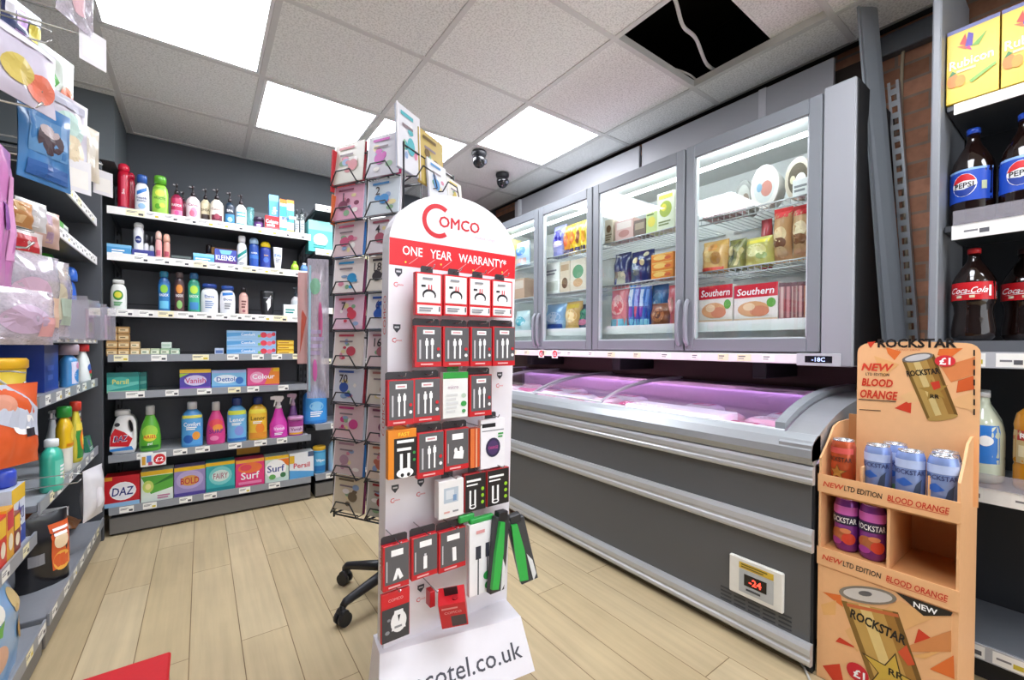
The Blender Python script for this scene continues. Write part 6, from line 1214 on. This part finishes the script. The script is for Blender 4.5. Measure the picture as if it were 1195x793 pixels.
def juice(label, y0, y1):
    w = y1-y0; F = [('r', 0, 1, .95, 1, M('#6a70a8')), ('p', [(.25, .78), (.42, .72), (.36, .9)], M('#d8402c')), ('p', [(.36, .72), (.5, .7), (.52, .86), (.42, .9)], M('#5a3cae')), ('p', [(.2, .76), (.36, .74), (.38, .68)], M('#e8702c')), ('p', [(.48, .7), (.78, .84), (.62, .68)], M('#7ab83a')), ('p', [(.36, .7), (.5, .64), (.44, .72)], M('#d83a8a')), ('t', 'Rubicon', .48, .52, .12, W_, .84), ('lines', .2, .7, .38, .44, 1, M('#f4ecb0')), ('o', .14, .3, .12, .09, M('#ee8a2c')), ('o', .28, .28, .1, .08, M('#f0a02c')), ('p', [(.05, .36), (.2, .4), (.12, .44)], M('#3a8a3a')), ('p', [(.5, .2), (.95, .34), (.95, .38), (.45, .24)], M('#8ac04a'))]
    return carton('juice_carton_pack', label, 'drink carton', (2.035, (y0+y1)/2, 1.8455), w, .1, .235, '#f0cc1e', F, -PI/2, G10, '#e0b81c', '#e8c83a')
juice('yellow juice carton pack with a bird emblem, left one at the top right shelf', .203, .318); juice('yellow juice carton pack with a bird emblem, cut by the right photo edge', .083, .199)
COLA = M('#1a0d0a', .08, coat=.6); G11 = 'large bottles on the drinks shelves'
PB = [(0, .72), (.01, .82), (.04, .96), (.08, 1), (.28, 1), (.3, .985), (.32, 1), (.56, 1), (.6, .98), (.7, .86), (.8, .6), (.88, .36), (.93, .29), (1, .28)]
CKP = [(0, .74), (.01, .84), (.05, .98), (.12, 1), (.2, .95), (.32, .86), (.4, .9), (.46, 1.0), (.62, 1.0), (.68, .97), (.76, .8), (.84, .56), (.9, .36), (.95, .28), (1, .28)]
def big(label, x, y, z, d, h, prof, liquid, cap, lab, rz=-PI/2, mat=None): return bottle('drink_bottle', label, 'bottle', (x, y, z), d, d, h, prof, '#1a0d0a', ('screw', cap, .055, .31), lab, rz, G11, 2.0, None, mat=mat or COLA)
PEP = (.26, .6, '#1f4fc0', 1.25, [('r', 0, 1, .93, 1, M('#8fb8ec')), ('o', .5, .5, .28, .36, W_), ('p', [(.23, .56), (.3, .74), (.42, .84), (.58, .84), (.7, .74), (.76, .6), (.5, .64)], M('#d8242c')), ('p', [(.24, .42), (.5, .36), (.77, .46), (.7, .26), (.58, .16), (.42, .16), (.3, .26)], M('#1f3f9c')), ('t', 'PEPSI', .5, .5, .16, K_, .44), ('r', .86, .94, .3, .55, M('#b8c49a'))])
PB2 = (PEP[0], PEP[1], PEP[2], .97, PEP[4])
big('large cola bottle with a blue label, beside the left end panel', 2.075, .266, 1.451, .108, .325, PB, None, '#2a5ad8', PB2, -PI/2-.25)
big('large cola bottle with a blue label, cut by the right photo edge', 2.065, .154, 1.451, .108, .325, PB, None, '#2a5ad8', PB2, -PI/2-.1)
CK = (.46, .66, '#cf1420', .97, [('t', 'Coca-Cola', .48, .56, .34, W_, .84, .35), ('p', [(.1, .3), (.5, .38), (.8, .3), (.5, .33)], W_), ('r', .2, .32, .12, .26, M('#e8e2c8')), ('r', .5, .62, .12, .26, M('#e8d8b8')), ('r', .9, .94, .2, .8, W_)])
big('large cola bottle with a red label and red cap, alone at the front', 2.06, .258, 1.076, .104, .302, CKP, None, '#d0222a', CK, -PI/2-.05)
big('cola bottle with a red label set further back on the same shelf', 2.19, .16, 1.076, .104, .302, CKP, None, '#3a1416', CK, -PI/2)
LEM = M('#cfd8c0', .12, coat=.6); OJ = M('#d08a1c', .15, coat=.5)
big('pale lemonade bottle with a blue and yellow label on the lower drinks shelf', 2.07, .232, .619, .098, .29, PB, None, '#e6e8ea', (.24, .68, '#2f7ad0', .97, [('r', .2, .6, .1, .95, M('#e8d83a')), ('lines', .24, .56, .2, .85, 4, NAVY), ('o', .8, .6, .14, .14, W_)]), -PI/2-.4, LEM)
bottle('juice_bottle', 'big orange squash bottle with a red and white band at the right edge', 'bottle', (2.07, .106, .619), .125, .11, .30, [(0, .92), (.03, 1), (.25, 1), (.28, .96), (.32, 1), (.6, 1), (.64, .97), (.72, 1), (.84, .9), (.94, .5), (1, .32)], '#d08a1c', ('screw', '#e8e4da', .08, .34), (.3, .66, '#c8b07a', .96, [('r', 0, 1, .7, 1, M('#b83a2c')), ('r', .1, .9, .2, .55, M('#e4d8b0')), ('t', 'Robinsons', .5, .84, .16, W_, .8), ('lines', .2, .8, .25, .5, 2, OO)]), -PI/2, G11, 2.6, mat=OJ)
big('second pale lemonade bottle hidden behind the first on the lower drinks shelf', 2.19, .245, .619, .098, .29, PB, None, '#d8dadc', None, -PI/2, LEM)

# ---- spare metal uprights leaning in the gap, brick behind
def lean_pts(dx): pass
a0, a1 = at_x(1000, 0, 2.06), at_x(1030, 395, 2.06); b0, b1 = at_x(1024, 60, 2.06), at_x(1053, 395, 2.06)
def ext(p, q, z): t = (z-q.z)/(p.z-q.z); return q.y+(p.y-q.y)*t
zt_, zb_ = HC-.02, .002
mb = MB(); yl0, yl1 = ext(a0, a1, zb_), ext(a0, a1, zt_); yr0, yr1 = ext(b0, b1, zb_), ext(b0, b1, zt_)
prof = [(0, 0), (.012, -.014), (.18, -.02), (.25, -.006), (.8, .03), (1, .05)]
n = len(prof); vs = []
for z, l, r in ((zb_, yl0, yr0), (zt_, yl1, yr1)):
    for q in (0, .004):
        vs += [(2.06+d+q, l+(r-l)*t, z) for t, d in prof]
fs = []
for i in range(n-1): fs += [(i, i+1, 2*n+i+1, 2*n+i), (n+i+1, n+i, 3*n+i, 3*n+i+1), (i, n+i, n+i+1, i+1), (2*n+i, 2*n+i+1, 3*n+i+1, 3*n+i)]
fs += [(0, 2*n, 3*n, n), (n-1, 2*n-1, 4*n-1, 3*n-1)]
mb.add(vs, [f[::-1] for f in fs], M('#83898f', .38, .2, n=.03)); solo(mb, 'metal_panel', 'tall folded grey metal panel leaning in the gap beside the wall freezer', 'metal panel')
a0, a1 = at_x(1042, 95, 2.33), at_x(1064.5, 395, 2.33); mb = MB()
L = Vector((0, a0.y-a1.y, a0.z-a1.z)).normalized(); base = Vector((2.33, max(.366, ext(a0, a1, .004)), .004)); top = a0.z; ln = (top-.004)/L.z
N = Vector((-1, 0, 0)); Sd = L.cross(N)
def fr3(u, v, e): return base+Sd*u+L*v+N*e
def sbox(u0, u1, v0, v1, e0, e1, m_): mb.hexa([fr3(u0, v0, e0), fr3(u1, v0, e0), fr3(u1, v1, e0), fr3(u0, v1, e0)], [fr3(u0, v0, e1), fr3(u1, v0, e1), fr3(u1, v1, e1), fr3(u0, v1, e1)], m_)
UPM = M('#a2a6ab', .35, .4); sbox(-.018, -.009, 0, ln, 0, .002, UPM); sbox(.009, .018, 0, ln, 0, .002, UPM); sbox(.016, .018, 0, ln, -.03, 0, UPM)
k = 0.0
while k < ln-.05: sbox(-.009, .009, k, k+.024, 0, .002, UPM); k += .05
solo(mb, 'shelf_upright', 'slotted metal shelf upright leaning against the brick wall', 'shelf upright')
pts = [at_x(x, y, 2.38) for x, y in ((1062, 40), (1054, 60), (1052, 120), (1054, 200), (1058, 300), (1062, 395))]
mb = MB(); mb.tube(smooth(pts)+[Vector((2.38, pts[-1].y-.02, .002))], .006, M('#b9a98e', .5)); solo(mb, 'cable', 'pale cable running down the brick wall behind the slotted upright', 'cable')
mb = MB(); mb.box(2.35, 2.399, .345, .62, HC-.09, HC-.005, M('#5c6066', .5), .004); structure(mb, 'trim_4')
# ================================================================ left-hand shelving
XS = -.43
ZA = {1: 1.70, 2: 1.497, 3: 1.085, 4: .862, 5: .505, 6: .12}
bayA = shelf_unit('dark metal shelving bay along the left wall next to the corner', (XS, 2.10, 0), PI/2, 1.01, .45, 2.0, [(ZA[6], .42, 'grey'), (ZA[5], .40, 'grey'), (ZA[4], .40, 'grey'), (ZA[3], .40, 'grey'), (ZA[2], .40, 'white'), (ZA[1], .40, 'white')], seed=14)
ZD = {1: .83, 2: .42, 3: .12}
peg = shelf_unit('dark metal shelving bay at the left edge with hanging packs above', (XS, 1.065, 0), PI/2, 1.0, .45, 2.0, [(ZD[3], .42, 'grey'), (ZD[2], .40, 'grey'), (ZD[1], .40, 'grey')], seed=15)
RL = PI/2
CLR = {(True, 4): .188, (True, 3): .36, (True, 5): .32, (True, 6): .34, (False, 2): .37, (False, 3): .26}
def lf(px, yt, yb, X):
    a = at_x(px, yt, X); b = at_x(px, yb, X); return a.y, a.z, b.z
def lb(name, label, px, yt, sh, w, prof, hexc, cap, lab, X=-.49, dr=.7, cat='bottle', za=ZA, **k):
    z = za[sh]+.001; y, zt_, _ = lf(px, yt, yt, X); y = y if za is ZA else min(y, 1.99)
    return bottle(name, label, cat, (X, y, z), w, w*dr, min(max(.05, zt_-z), CLR.get((za is ZA, sh), 9)), prof, hexc, cap, lab, RL, None, **k)
def lbx(name, label, px, yt, sh, w, d, hexc, fr, X=-.48, cat='box', za=ZA, h=None, lift=0, **k):
    z = za[sh]+.001+lift; y, zt_, _ = lf(px, yt, yt, X); y = min(y, 3.11-w/2-.03) if za is ZA else min(y, 2.045-w/2); zt_ = min(zt_, z-lift+CLR.get((za is ZA, sh), 9)); return carton(name, label, cat, (X-d/2, y, z), w, d, h or max(.03, zt_-z), hexc, fr, RL, None, **k)
# bay by the corner
lb('cleaning_bottle', 'yellow and white bottle with a green cap on the left shelves', 75, 474, 5, .085, [(0, .8), (.02, .92), (.4, .94), (.46, 1), (.8, 1), (.9, .8), (1, .45)], '#e9e6da', ('screw', '#2f9a3c', .16, .55), (.48, .88, None, .9, [('o', .5, .5, .3, .3, M('#f2d84a')), ('r', .0, 1, 0, .12, M('#e08a1c'))]), -.475, .6, bands=[(.45, '#ecbf1c')])
lb('cleaning_bottle', 'yellow bottle with a red cap and orange picture on the left shelves', 88, 468, 5, .08, 'drop', '#d8c83c', ('screw', '#d8402c', .15, .5), (.08, .75, '#3a8a3c', .9, [('o', .5, .5, .36, .3, ORG), ('o', .5, .5, .2, .16, M('#f4d84a')), ('r', 0, 1, .8, 1, M('#e8d24a'))]), -.475, .6)
for i in range(3): lbx('sponge_pack', 'grey and red scourer pack in a small stack by the corner, %s of three' % ('lowest', 'middle', 'uppermost')[i], 101, 480, 5, .075, .05, ('#8f8a8c', '#a8a2a4', '#c8504a')[i], [('r', .1, .9, .2, .8, M('#5a5a60')), ('lines', .2, .8, .3, .7, 1, W_)], -.50, 'sponge pack', h=.075, lift=.0755*i, bev=.004)
lbx('cleaner_sachet', 'dark green and teal pack leaning at the front corner of the left shelf', 112, 500, 5, .09, .02, '#2c7a5c', [('o', .35, .6, .2, .2, M('#4a6a9a')), ('o', .7, .5, .2, .2, M('#6ab06a')), ('lines', .1, .9, .1, .3, 2, W_)], -.455, 'cleaning pack', h=.075, rx=-.2)
lb('cleaning_bottle', 'translucent teal bottle leaning out beside the yellow and white one', 60, 512, 5, .1, 'should', '#3fb49a', ('screw', '#e8eef0', .14, .4), (.15, .7, '#6cc8b0', .86, [('lines', .2, .8, .2, .8, 4, W_), ('o', .6, .3, .2, .2, M('#e0d8a8'))]), -.455, .6)
lb('cleaning_bottle', 'white spray bottle with a blue collar behind the teal bottle', 61, 478, 5, .08, 'spray', '#d4d8dc', ('trigger', '#8a8f94', .2, .34), (.1, .5, '#6aa0d0', .8, [('lines', .2, .8, .2, .8, 3, W_)]), -.58, .6)
lb('detergent_bottle', 'white detergent bottle with red cap on the shelf below the clear bins', 96, 398, 4, .1, 'drop', '#e6ece8', ('screw', '#d42c2c', .18, .5), (.08, .7, None, .86, [('o', .5, .6, .36, .24, M('#3a62b0')), ('o', .6, .3, .3, .16, M('#3a9a4a')), ('o', .4, .42, .2, .1, M('#d83a3a'))]), -.475, .6)
lb('detergent_bottle', 'lilac and blue bottle with a clear cap beside the royal blue pack', 80, 392, 4, .095, 'should', '#4a9ad8', ('screw', '#b9a8b4', .25, .7), (.1, .9, '#d8d8ec', .86, [('o', .5, .3, .4, .26, M('#3a8ad0')), ('o', .5, .7, .26, .14, M('#d89ac0'))]), -.475, .6)
lbx('laundry_pack', 'large royal blue carton on the shelf below the clear bins', 60, 402, 4, .2, .12, '#1d3f9e', [('r', 0, 1, .82, 1, M('#16307c')), ('lines', .2, .7, .2, .6, 2, M('#4a6ac8'))], -.49, 'box')
lb('shampoo_bottle', 'small blue bottle with a pink label behind the clear bins', 81, 311, 3, .07, 'oval', '#2f62c8', ('dome', '#3a72d8', .2, .8), (.1, .6, '#4a7ad8', .8, [('o', .6, .3, .3, .3, PNK)]), -.52, .7)
lb('shampoo_bottle', 'rounded yellow bottle behind the clear bins on the left shelves', 65, 304, 3, .1, 'oval', '#e8c41c', ('dome', '#f2d62c', .25, .8), None, -.56, .8)
lb('shampoo_bottle', 'white bottle with a bright green cap behind the clear bins', 50, 296, 3, .085, 'oval', '#d8e0d0', ('screw', '#46a83c', .25, .8), None, -.56, .8)
lbx('hair_dye_box', 'small magenta and pale blue box behind the clear bins', 66, 326, 3, .1, .05, '#e06ab8', [('r', .6, 1, 0, 1, M('#9ad0ea')), ('lines', .1, .5, .3, .7, 2, W_)], -.47, 'box')
for i, (px, y0, y1) in enumerate(((64, 343, 388), (92, 352, 390))):
    y, zt_, zb_ = lf(px, y0, y1, -.40); t = thing('clear_bin', 'clear plastic bin with a pink card inside, %s of the shelf edge' % ('further from the corner', 'nearer the corner')[i], 'storage bin', (-.362, y, 1.10), RL, 'clear bins on the left shelf edge')
    W2 = .20; mb = MB()
    for b in ((-W2/2, W2/2, -.06, -.057, -.03, .10), (-W2/2, W2/2, .057, .06, -.03, .13), (-W2/2, -W2/2+.003, -.057, .057, -.03, .11), (W2/2-.003, W2/2, -.057, .057, -.03, .11), (-W2/2, W2/2, -.06, .06, -.033, -.03)): mb.box(*b, CLEARP)
    part(mb, 'tray', t); mb = MB(); mb.box(-.07, .05, -.05, -.047, -.028, .07, M('#e2b8cc', .5)); deco(mb, flat(-.01, -.0502, -.028, (1, 0, 0), (0, 0, 1), (0, -1, 0)), .12, .098, [('o', .5, .4, .26, .2, M('#d8c89a')), ('o', .5, .7, .3, .14, M('#c88ab0'))]); part(mb, 'card_insert', t)
lbx('cotton_pack', 'green and white pack lying near the edge of the upper left shelf', 74, 262, 2, .16, .08, '#dfe6d8', [('r', 0, .5, 0, 1, M('#5aa84a')), ('lines', .55, .95, .2, .8, 2, GRY)], -.46, 'box', h=.05)
lbx('cotton_pack', 'flat grey pack on the upper left shelf beside the green and white one', 98, 284, 2, .14, .08, '#aeb2b8', [('lines', .1, .9, .2, .8, 2, K_)], -.47, 'box', h=.03)
# bottom deck
z = ZA[6]+.001
y, zt_, zb_ = lf(54, 612, 674, -.49); pouch('charcoal_bag', 'black and orange bag standing on the bottom left shelf', 'bag', (-.50, y, z), .17, .27, .08, '#17161a', [('r', .5, .97, .2, .85, M('#d8602c')), ('o', .72, .3, .2, .14, M('#f0b04a')), ('o', .7, .6, .16, .12, M('#f4d8b0')), ('r', .1, .36, .35, .5, M('#8a8a8e')), ('lines', .55, .95, .66, .8, 2, W_)], RL-.75, gus=True, seed=8)
lbx('pet_food_tub', 'magenta and white tub on the bottom left shelf behind the black bag', 78, 592, 6, .14, .12, '#f0eef0', [('p', [(0, 0), (.75, 0), (.4, .85), (0, .85)], M('#b8246a')), ('r', 0, 1, .88, 1, M('#d8d4d8'))], -.55, 'tub', bev=.006)
for i, (px, hx, lbn) in enumerate(((72, '#6d4422', 'brown dog chew pack lying at the front of the bottom left shelf'), (84, '#c8b468', 'yellow brown pack lying behind the brown chew pack'), (95, '#d8b8cc', 'pale pink pack lying deeper on the bottom left shelf'), (106, '#c8c4d0', 'lilac grey pack lying by the corner on the bottom left shelf'))):
    y = lf(px, 640-i*6, 640, -.56)[0]; pouch('pet_treat_pack', lbn, 'pet food', (-.5-.03*i, y, z+.03), .14, .16, .05, hx, [('o', .5, .5, .3, .2, M(('#a8743c', '#e8dc9a', '#f0d8e4', '#e6e2ee')[i]))], RL, rx=-1.25, seed=30+i)
y = lf(84, 570, 600, -.56)[0]; lbx('biscuit_box', 'brown and white patterned box at the back of the bottom left shelf', 84, 556, 6, .16, .1, '#a85a2c', [('o', .3, .7, .16, .14, W_), ('o', .7, .5, .16, .14, W_), ('o', .4, .25, .16, .14, M('#e8c8a0'))], -.66, 'box')
# bay at the left edge
def bucket():
    y, zt_, zb_ = lf(18, 436, 487, -.50); t = thing('plaster_tub', 'yellow plastic tub with a lid and handle at the left edge', 'tub', (-.53, min(y, 1.975), ZD[1]+.001), RL)
    h = .175; r = .085; mb = MB(); mb.lathe([(r*.86, 0), (r*.9, .006), (r, h*.84)], M('#e0c434', .4), 28); S_ = lambda u, v, e: ((r*.95+e)*math.sin(u/r), -(r*.95+e)*math.cos(u/r), v); mb.text(S_, 'ryMix', .03, h*.45, .03, M('#2c2a1c'), .004, .09, .01, .2); part(mb, 'body', t)
    mb = MB(); mb.lathe([(r*1.03, h*.82), (r*1.06, h*.84), (r*1.06, h*.96), (r*1.0, h), (r*.9, h*.985)], M('#e8b41c', .35), 28); part(mb, 'lid', t)
    mb = MB(); mb.tube([((r*1.04)*math.cos(a), -.4*r-(r*.7)*math.sin(a)*.6, h*.8-.06*math.sin(a)) for a in [PI*i/12 for i in range(13)]], .003, M('#c8c8c4', .35)); part(mb, 'handle', t)
bucket()
lbx('repair_kit_box', 'brown and black carton with a cream end behind the yellow tub', 22, 424, 1, .22, .1, '#4a3626', [('r', .62, 1, 0, 1, M('#dcd0a4')), ('r', 0, .5, .5, .8, M('#17140f')), ('lines', .68, .94, .2, .8, 4, M('#5a5238'))], -.62, 'box', ZD, h=.25)
lb('cleaning_bottle', 'dark brown bottle standing below the yellow tub at the left edge', 36, 505, 2, .07, 'should', '#3a1d1a', ('screw', '#2a2a2c', .16, .5), (.2, .7, '#6a6a3c', .84, [('lines', .1, .9, .2, .8, 3, CRM)]), -.62, .8, za=ZD)
lb('cleaning_bottle', 'grey and olive can standing beside the dark brown bottle', 45, 500, 2, .08, 'aero', '#55585a', ('dome', '#3c3e40', .12, .94), (.2, .8, '#8a8a4a', .84, [('lines', .1, .9, .2, .8, 3, K_)]), -.58, 1, za=ZD)
lb('detergent_bottle', 'royal blue bottle on the low left shelf', 32, 530, 2, .12, 'oval', '#2438a0', ('screw', '#3a52c8', .2, .5), (.1, .6, '#5a4aa0', .86, [('lines', .2, .8, .2, .8, 3, W_)]), -.50, .6, za=ZD)
lbx('washing_powder_pack', 'blue and white pack with a yellow top on the low left shelf', 30, 560, 2, .12, .07, '#d8e0ee', [('r', 0, 1, .75, 1, YEL), ('r', 0, 1, 0, .3, M('#2c4aa0')), ('t', 'OXI', .5, .52, .2, M('#2c3a8a'), .7)], -.465, 'box', ZD)
for i, (px, yt, hx) in enumerate(((3, 603, '#d83a2c'), (12, 592, '#e8a82c'), (20, 598, '#8a3a2c'))):
    lbx('sauce_packet', ('red and yellow packet at the very left edge of the low shelf', 'yellow and red packet in the middle of the three on the low shelf', 'brown red packet right of the yellow one on the low shelf')[i], px, yt, 2, .06, .04, hx, [('r', .1, .9, .6, .95, YEL if i != 1 else REDM), ('o', .5, .35, .3, .16, CRM)], -.452, 'packet', ZD)
y, zt_, zb_ = lf(24, 640, 790, -.45); pouch('cat_litter_sack', 'large pale blue sack with cat pictures on the bottom left shelf', 'sack', (-.50, 1.80, ZD[3]+.001), .34, .262, .12, '#7fa8d0', [('o', .3, .75, .16, .12, M('#e8e4d8')), ('o', .7, .7, .12, .14, M('#c8b07a')), ('p', [(.2, .55), (.4, .66), (.34, .5)], M('#6aae4a')), ('o', .75, .35, .1, .12, M('#b08a4a')), ('o', .25, .3, .14, .14, M('#d8a88a')), ('r', .05, .2, .05, .5, M('#d86a4a'))], RL, gus=True, seed=12)
# pegboard hooks and hanging packs
mb = MB(); mb.box(-.849, -.842, 1.09, 2.05, .98, 1.98, M('#33363a', .6)); part(mb, 'pegboard', peg, world=True)
HKM = M('#c9cac6', .25, .7)
def hook(x, y_, X, tick=None, L=None):
    p = at_x(x, y_, X); mb = MB(); mb.tube([(-.85, p.y, p.z-.006), (X-.01, p.y, p.z), (X, p.y, p.z+.012)], .0022, HKM, 6); mb.tube([(-.85, p.y, p.z+.03), (X-.02, p.y, p.z+.034), (X, p.y, p.z+.03)], .0018, HKM, 6); h = part(mb, 'hook', peg if p.y < 2.06 else bayA, world=True)
    if tick:
        u = Vector((.72, .69, 0)); n_ = Vector((.69, -.72, 0)); o = Vector((X, p.y, p.z-.06)); mb = MB()
        q = lambda a, b, e: o+u*a+Vector((0, 0, b))+n_*e
        mb.hexa([q(-.026, 0, 0), q(.026, 0, 0), q(.026, 0, .0015), q(-.026, 0, .0015)], [q(-.026, .072, 0), q(.026, .072, 0), q(.026, .072, .0015), q(-.026, .072, .0015)], M('#ecebee', .35))
        mb.grid(lambda a, b, e: q(a, b, .0019), -.02, .02, .01, .05, M('#f6f4ee')); part(mb, 'ticket_holder', h, world=True)
    return p
def hp(label, px, yt, yb, X, w, t_, hexc, fr, mat=None, rz=RL, seed=1, cat='hanging pack', name='hanging_pack', ry=0.0, h=None):
    a = at_x(px, yt, X); b = at_x(px, yb, X); return pouch(name, label, cat, (X, a.y, b.z), w*1.2, h or (a.z-b.z), t_, hexc, fr, rz, None, 0, ry, mat, .05, .005, seed)
hook(108, 44, -.19, True); hook(50, 128, -.22); hook(90, 192, -.22, True); hook(120, 204, -.235, True); hook(60, 52, -.28); hook(48, 92, -.30)
hp('translucent white packet with a pink print hanging at the top left', 88, -30, 28, -.21, .075, .012, '#e4dfe6', [('o', .5, .4, .2, .22, M('#d8b0b8'))], CLEARFILM, RL-.5, 2)
hp('blue toy packet with a dark picture hanging at the left edge', 52, 122, 215, -.24, .085, .014, '#3f78b0', [('r', .12, .88, .35, .8, M('#5a8ab8')), ('o', .5, .55, .26, .18, M('#4a3a40')), ('o', .5, .66, .2, .08, M('#b8a8a8')), ('r', .1, .9, .06, .24, M('#2c5a9a'))], None, RL-.55, 4)
hp('pale rainbow sticker packet hanging right of the blue toy packet', 77, 112, 205, -.235, .085, .012, '#d0ccd8', [('o', .5, .6, .34, .2, M('#c4e0d8')), ('o', .55, .35, .3, .18, M('#e8d8b8')), ('o', .3, .3, .14, .1, M('#d8b0b8')), ('r', .1, .9, .84, .95, M('#b8b8c8'))], None, RL-.55, 5)
hp('beige card packet hanging beyond the rainbow packet', 100, 146, 208, -.26, .07, .01, '#d8cdb8', [('o', .5, .5, .3, .26, M('#e8e2d4'))], None, RL-.55, 6)
hp('clear lilac blister pack with an orange figure at the left edge', 25, 40, 118, -.24, .1, .02, '#c8c2d2', [('o', .7, .3, .22, .2, M('#d8745c')), ('o', .35, .4, .24, .2, M('#c8b45a')), ('r', .05, .95, .86, .96, M('#e8e6ee'))], None, RL-.5, 7)
hp('navy packet with purple and yellow print at the very top left', 25, 5, 44, -.42, .1, .012, '#2c3a6a', [('r', .3, .6, .1, .8, M('#9a6aae')), ('r', .65, .95, .1, .6, M('#d8c84a')), ('r', .05, .25, .4, .9, M('#e8e8f0'))], None, RL-.5, 8)
hp('green and white packet hanging behind the rainbow packet', 66, 62, 130, -.36, .1, .012, '#c8d2c8', [('p', [(.2, .2), (.5, .5), (.3, .8)], M('#4a9a3c')), ('r', .6, .9, .1, .9, W_), ('o', .7, .3, .2, .2, M('#d87a5a'))], None, RL-.5, 9)
hp('lilac packet strip at the extreme left edge', 2, 170, 335, -.26, .06, .012, '#c87ab8', [('r', .5, .9, .2, .8, M('#d898c8')), ('o', .3, .5, .2, .1, M('#8a4a9a'))], None, RL, 10)
for i, (px, yt, yb, w, hx, lbn) in enumerate(((22, 292, 396, .13, '#b8b0c2', 'large clear blister pack with pink lining at the left edge'), (45, 300, 392, .11, '#b4b0b8', 'crumpled clear blister pack right of the large one'), (12, 335, 402, .12, '#a8a4b4', 'clear blister pack hanging lowest at the left edge'))):
    hp(lbn, px, yt, yb, -.27+.012*i, w, .05, hx, [('o', .5, .45, .3, .26, M(('#c8a8bc', '#c8c0a8', '#b8a0b8')[i])), ('r', .65, .9, .15, .5, M(('#d8b8a0', '#a8b8a8', '#d8a0a0')[i]))], CLEARFILM, RL-.5, 20+i)
hp('red and white sweet packet above the clear blister packs', 26, 268, 318, -.33, .08, .02, '#d8c8c4', [('r', .2, .8, .5, .9, M('#c82c34')), ('o', .5, .3, .3, .16, M('#e8a8a0'))], None, RL-.5, 24)
for i, (px, yt, yb, hx, lbn) in enumerate(((17, 232, 262, '#d89a5c', 'small orange striped cup pack on the narrow upper ledge'), (36, 234, 268, '#e0dfe0', 'small white cup pack on the narrow upper ledge'), (53, 246, 288, '#c8a89a', 'small peach packet on the narrow upper ledge'))):
    hp(lbn, px, yt, yb, -.36, .07, .03, hx, [('r', .35, .6, .1, .9, M(('#f0c890', '#f6f6f8', '#a88aa0')[i]))], None, RL-.5, 30+i)
hp('orange, white and blue packet hanging low at the left edge', 12, 448, 545, -.30, .085, .03, '#e0602c', [('p', [(0, .6), (1, .3), (1, .62), (.4, 1), (0, 1)], M('#c8d0e0')), ('o', .6, .5, .2, .12, W_), ('o', .25, .75, .2, .14, M('#e8a48c')), ('r', .6, .8, .35, .45, M('#2c2c34'))], None, RL-.55, 33)
hp('white plastic bag bundle hanging at the front of the left shelves', 108, 545, 604, -.40, .12, .05, '#dcdade', [('o', .5, .4, .2, .2, M('#e8e4ea'))], None, RL-.3, 34)
hook(95, 562, -.36); hook(30, 452, -.29); hook(40, 290, -.25)

# red box in the foreground
t = thing('red_step_box', 'bright red flat-topped box at the bottom left of the photo', 'box', (-.28, 1.36, 0))
c = at_z(198, 761, .2); x1 = c.x; y1 = c.y; mb = MB(); RB = M('#c4141f', .6, n=.06, sc=120)
mb.box(x1-.33, x1, y1-.30, y1, 0, .185, M('#a8121c', .5), .008); part(mb, 'body', t, world=True)
mb = MB(); mb.box(x1-.334, x1+.003, y1-.304, y1+.003, .185, .203, RB, .008); part(mb, 'top', t, world=True)

mb = MB(); mb.box(-.90, XS+.004, 3.124, 3.148, 0, 2.02, M('#44474c', .5), .003); solo(mb, 'end_panel', 'dark grey end panel closing the left shelving at the corner', 'shelving panel')
# ================================================================ daylight added as even world light to brighten the room through its unwalled end
wd = bpy.data.worlds.new('world_fill'); SC.world = wd; wd.use_nodes = True
bg = wd.node_tree.nodes['Background']; bg.inputs[0].default_value = lin('#eef1f6'); bg.inputs[1].default_value = WORLD_S
SC.view_settings.view_transform = 'Standard'; SC.view_settings.look = 'None'; SC.view_settings.gamma = 1; SC.view_settings.use_curve_mapping = False
SC.view_settings.exposure = 0.8
bpy.context.view_layer.update()
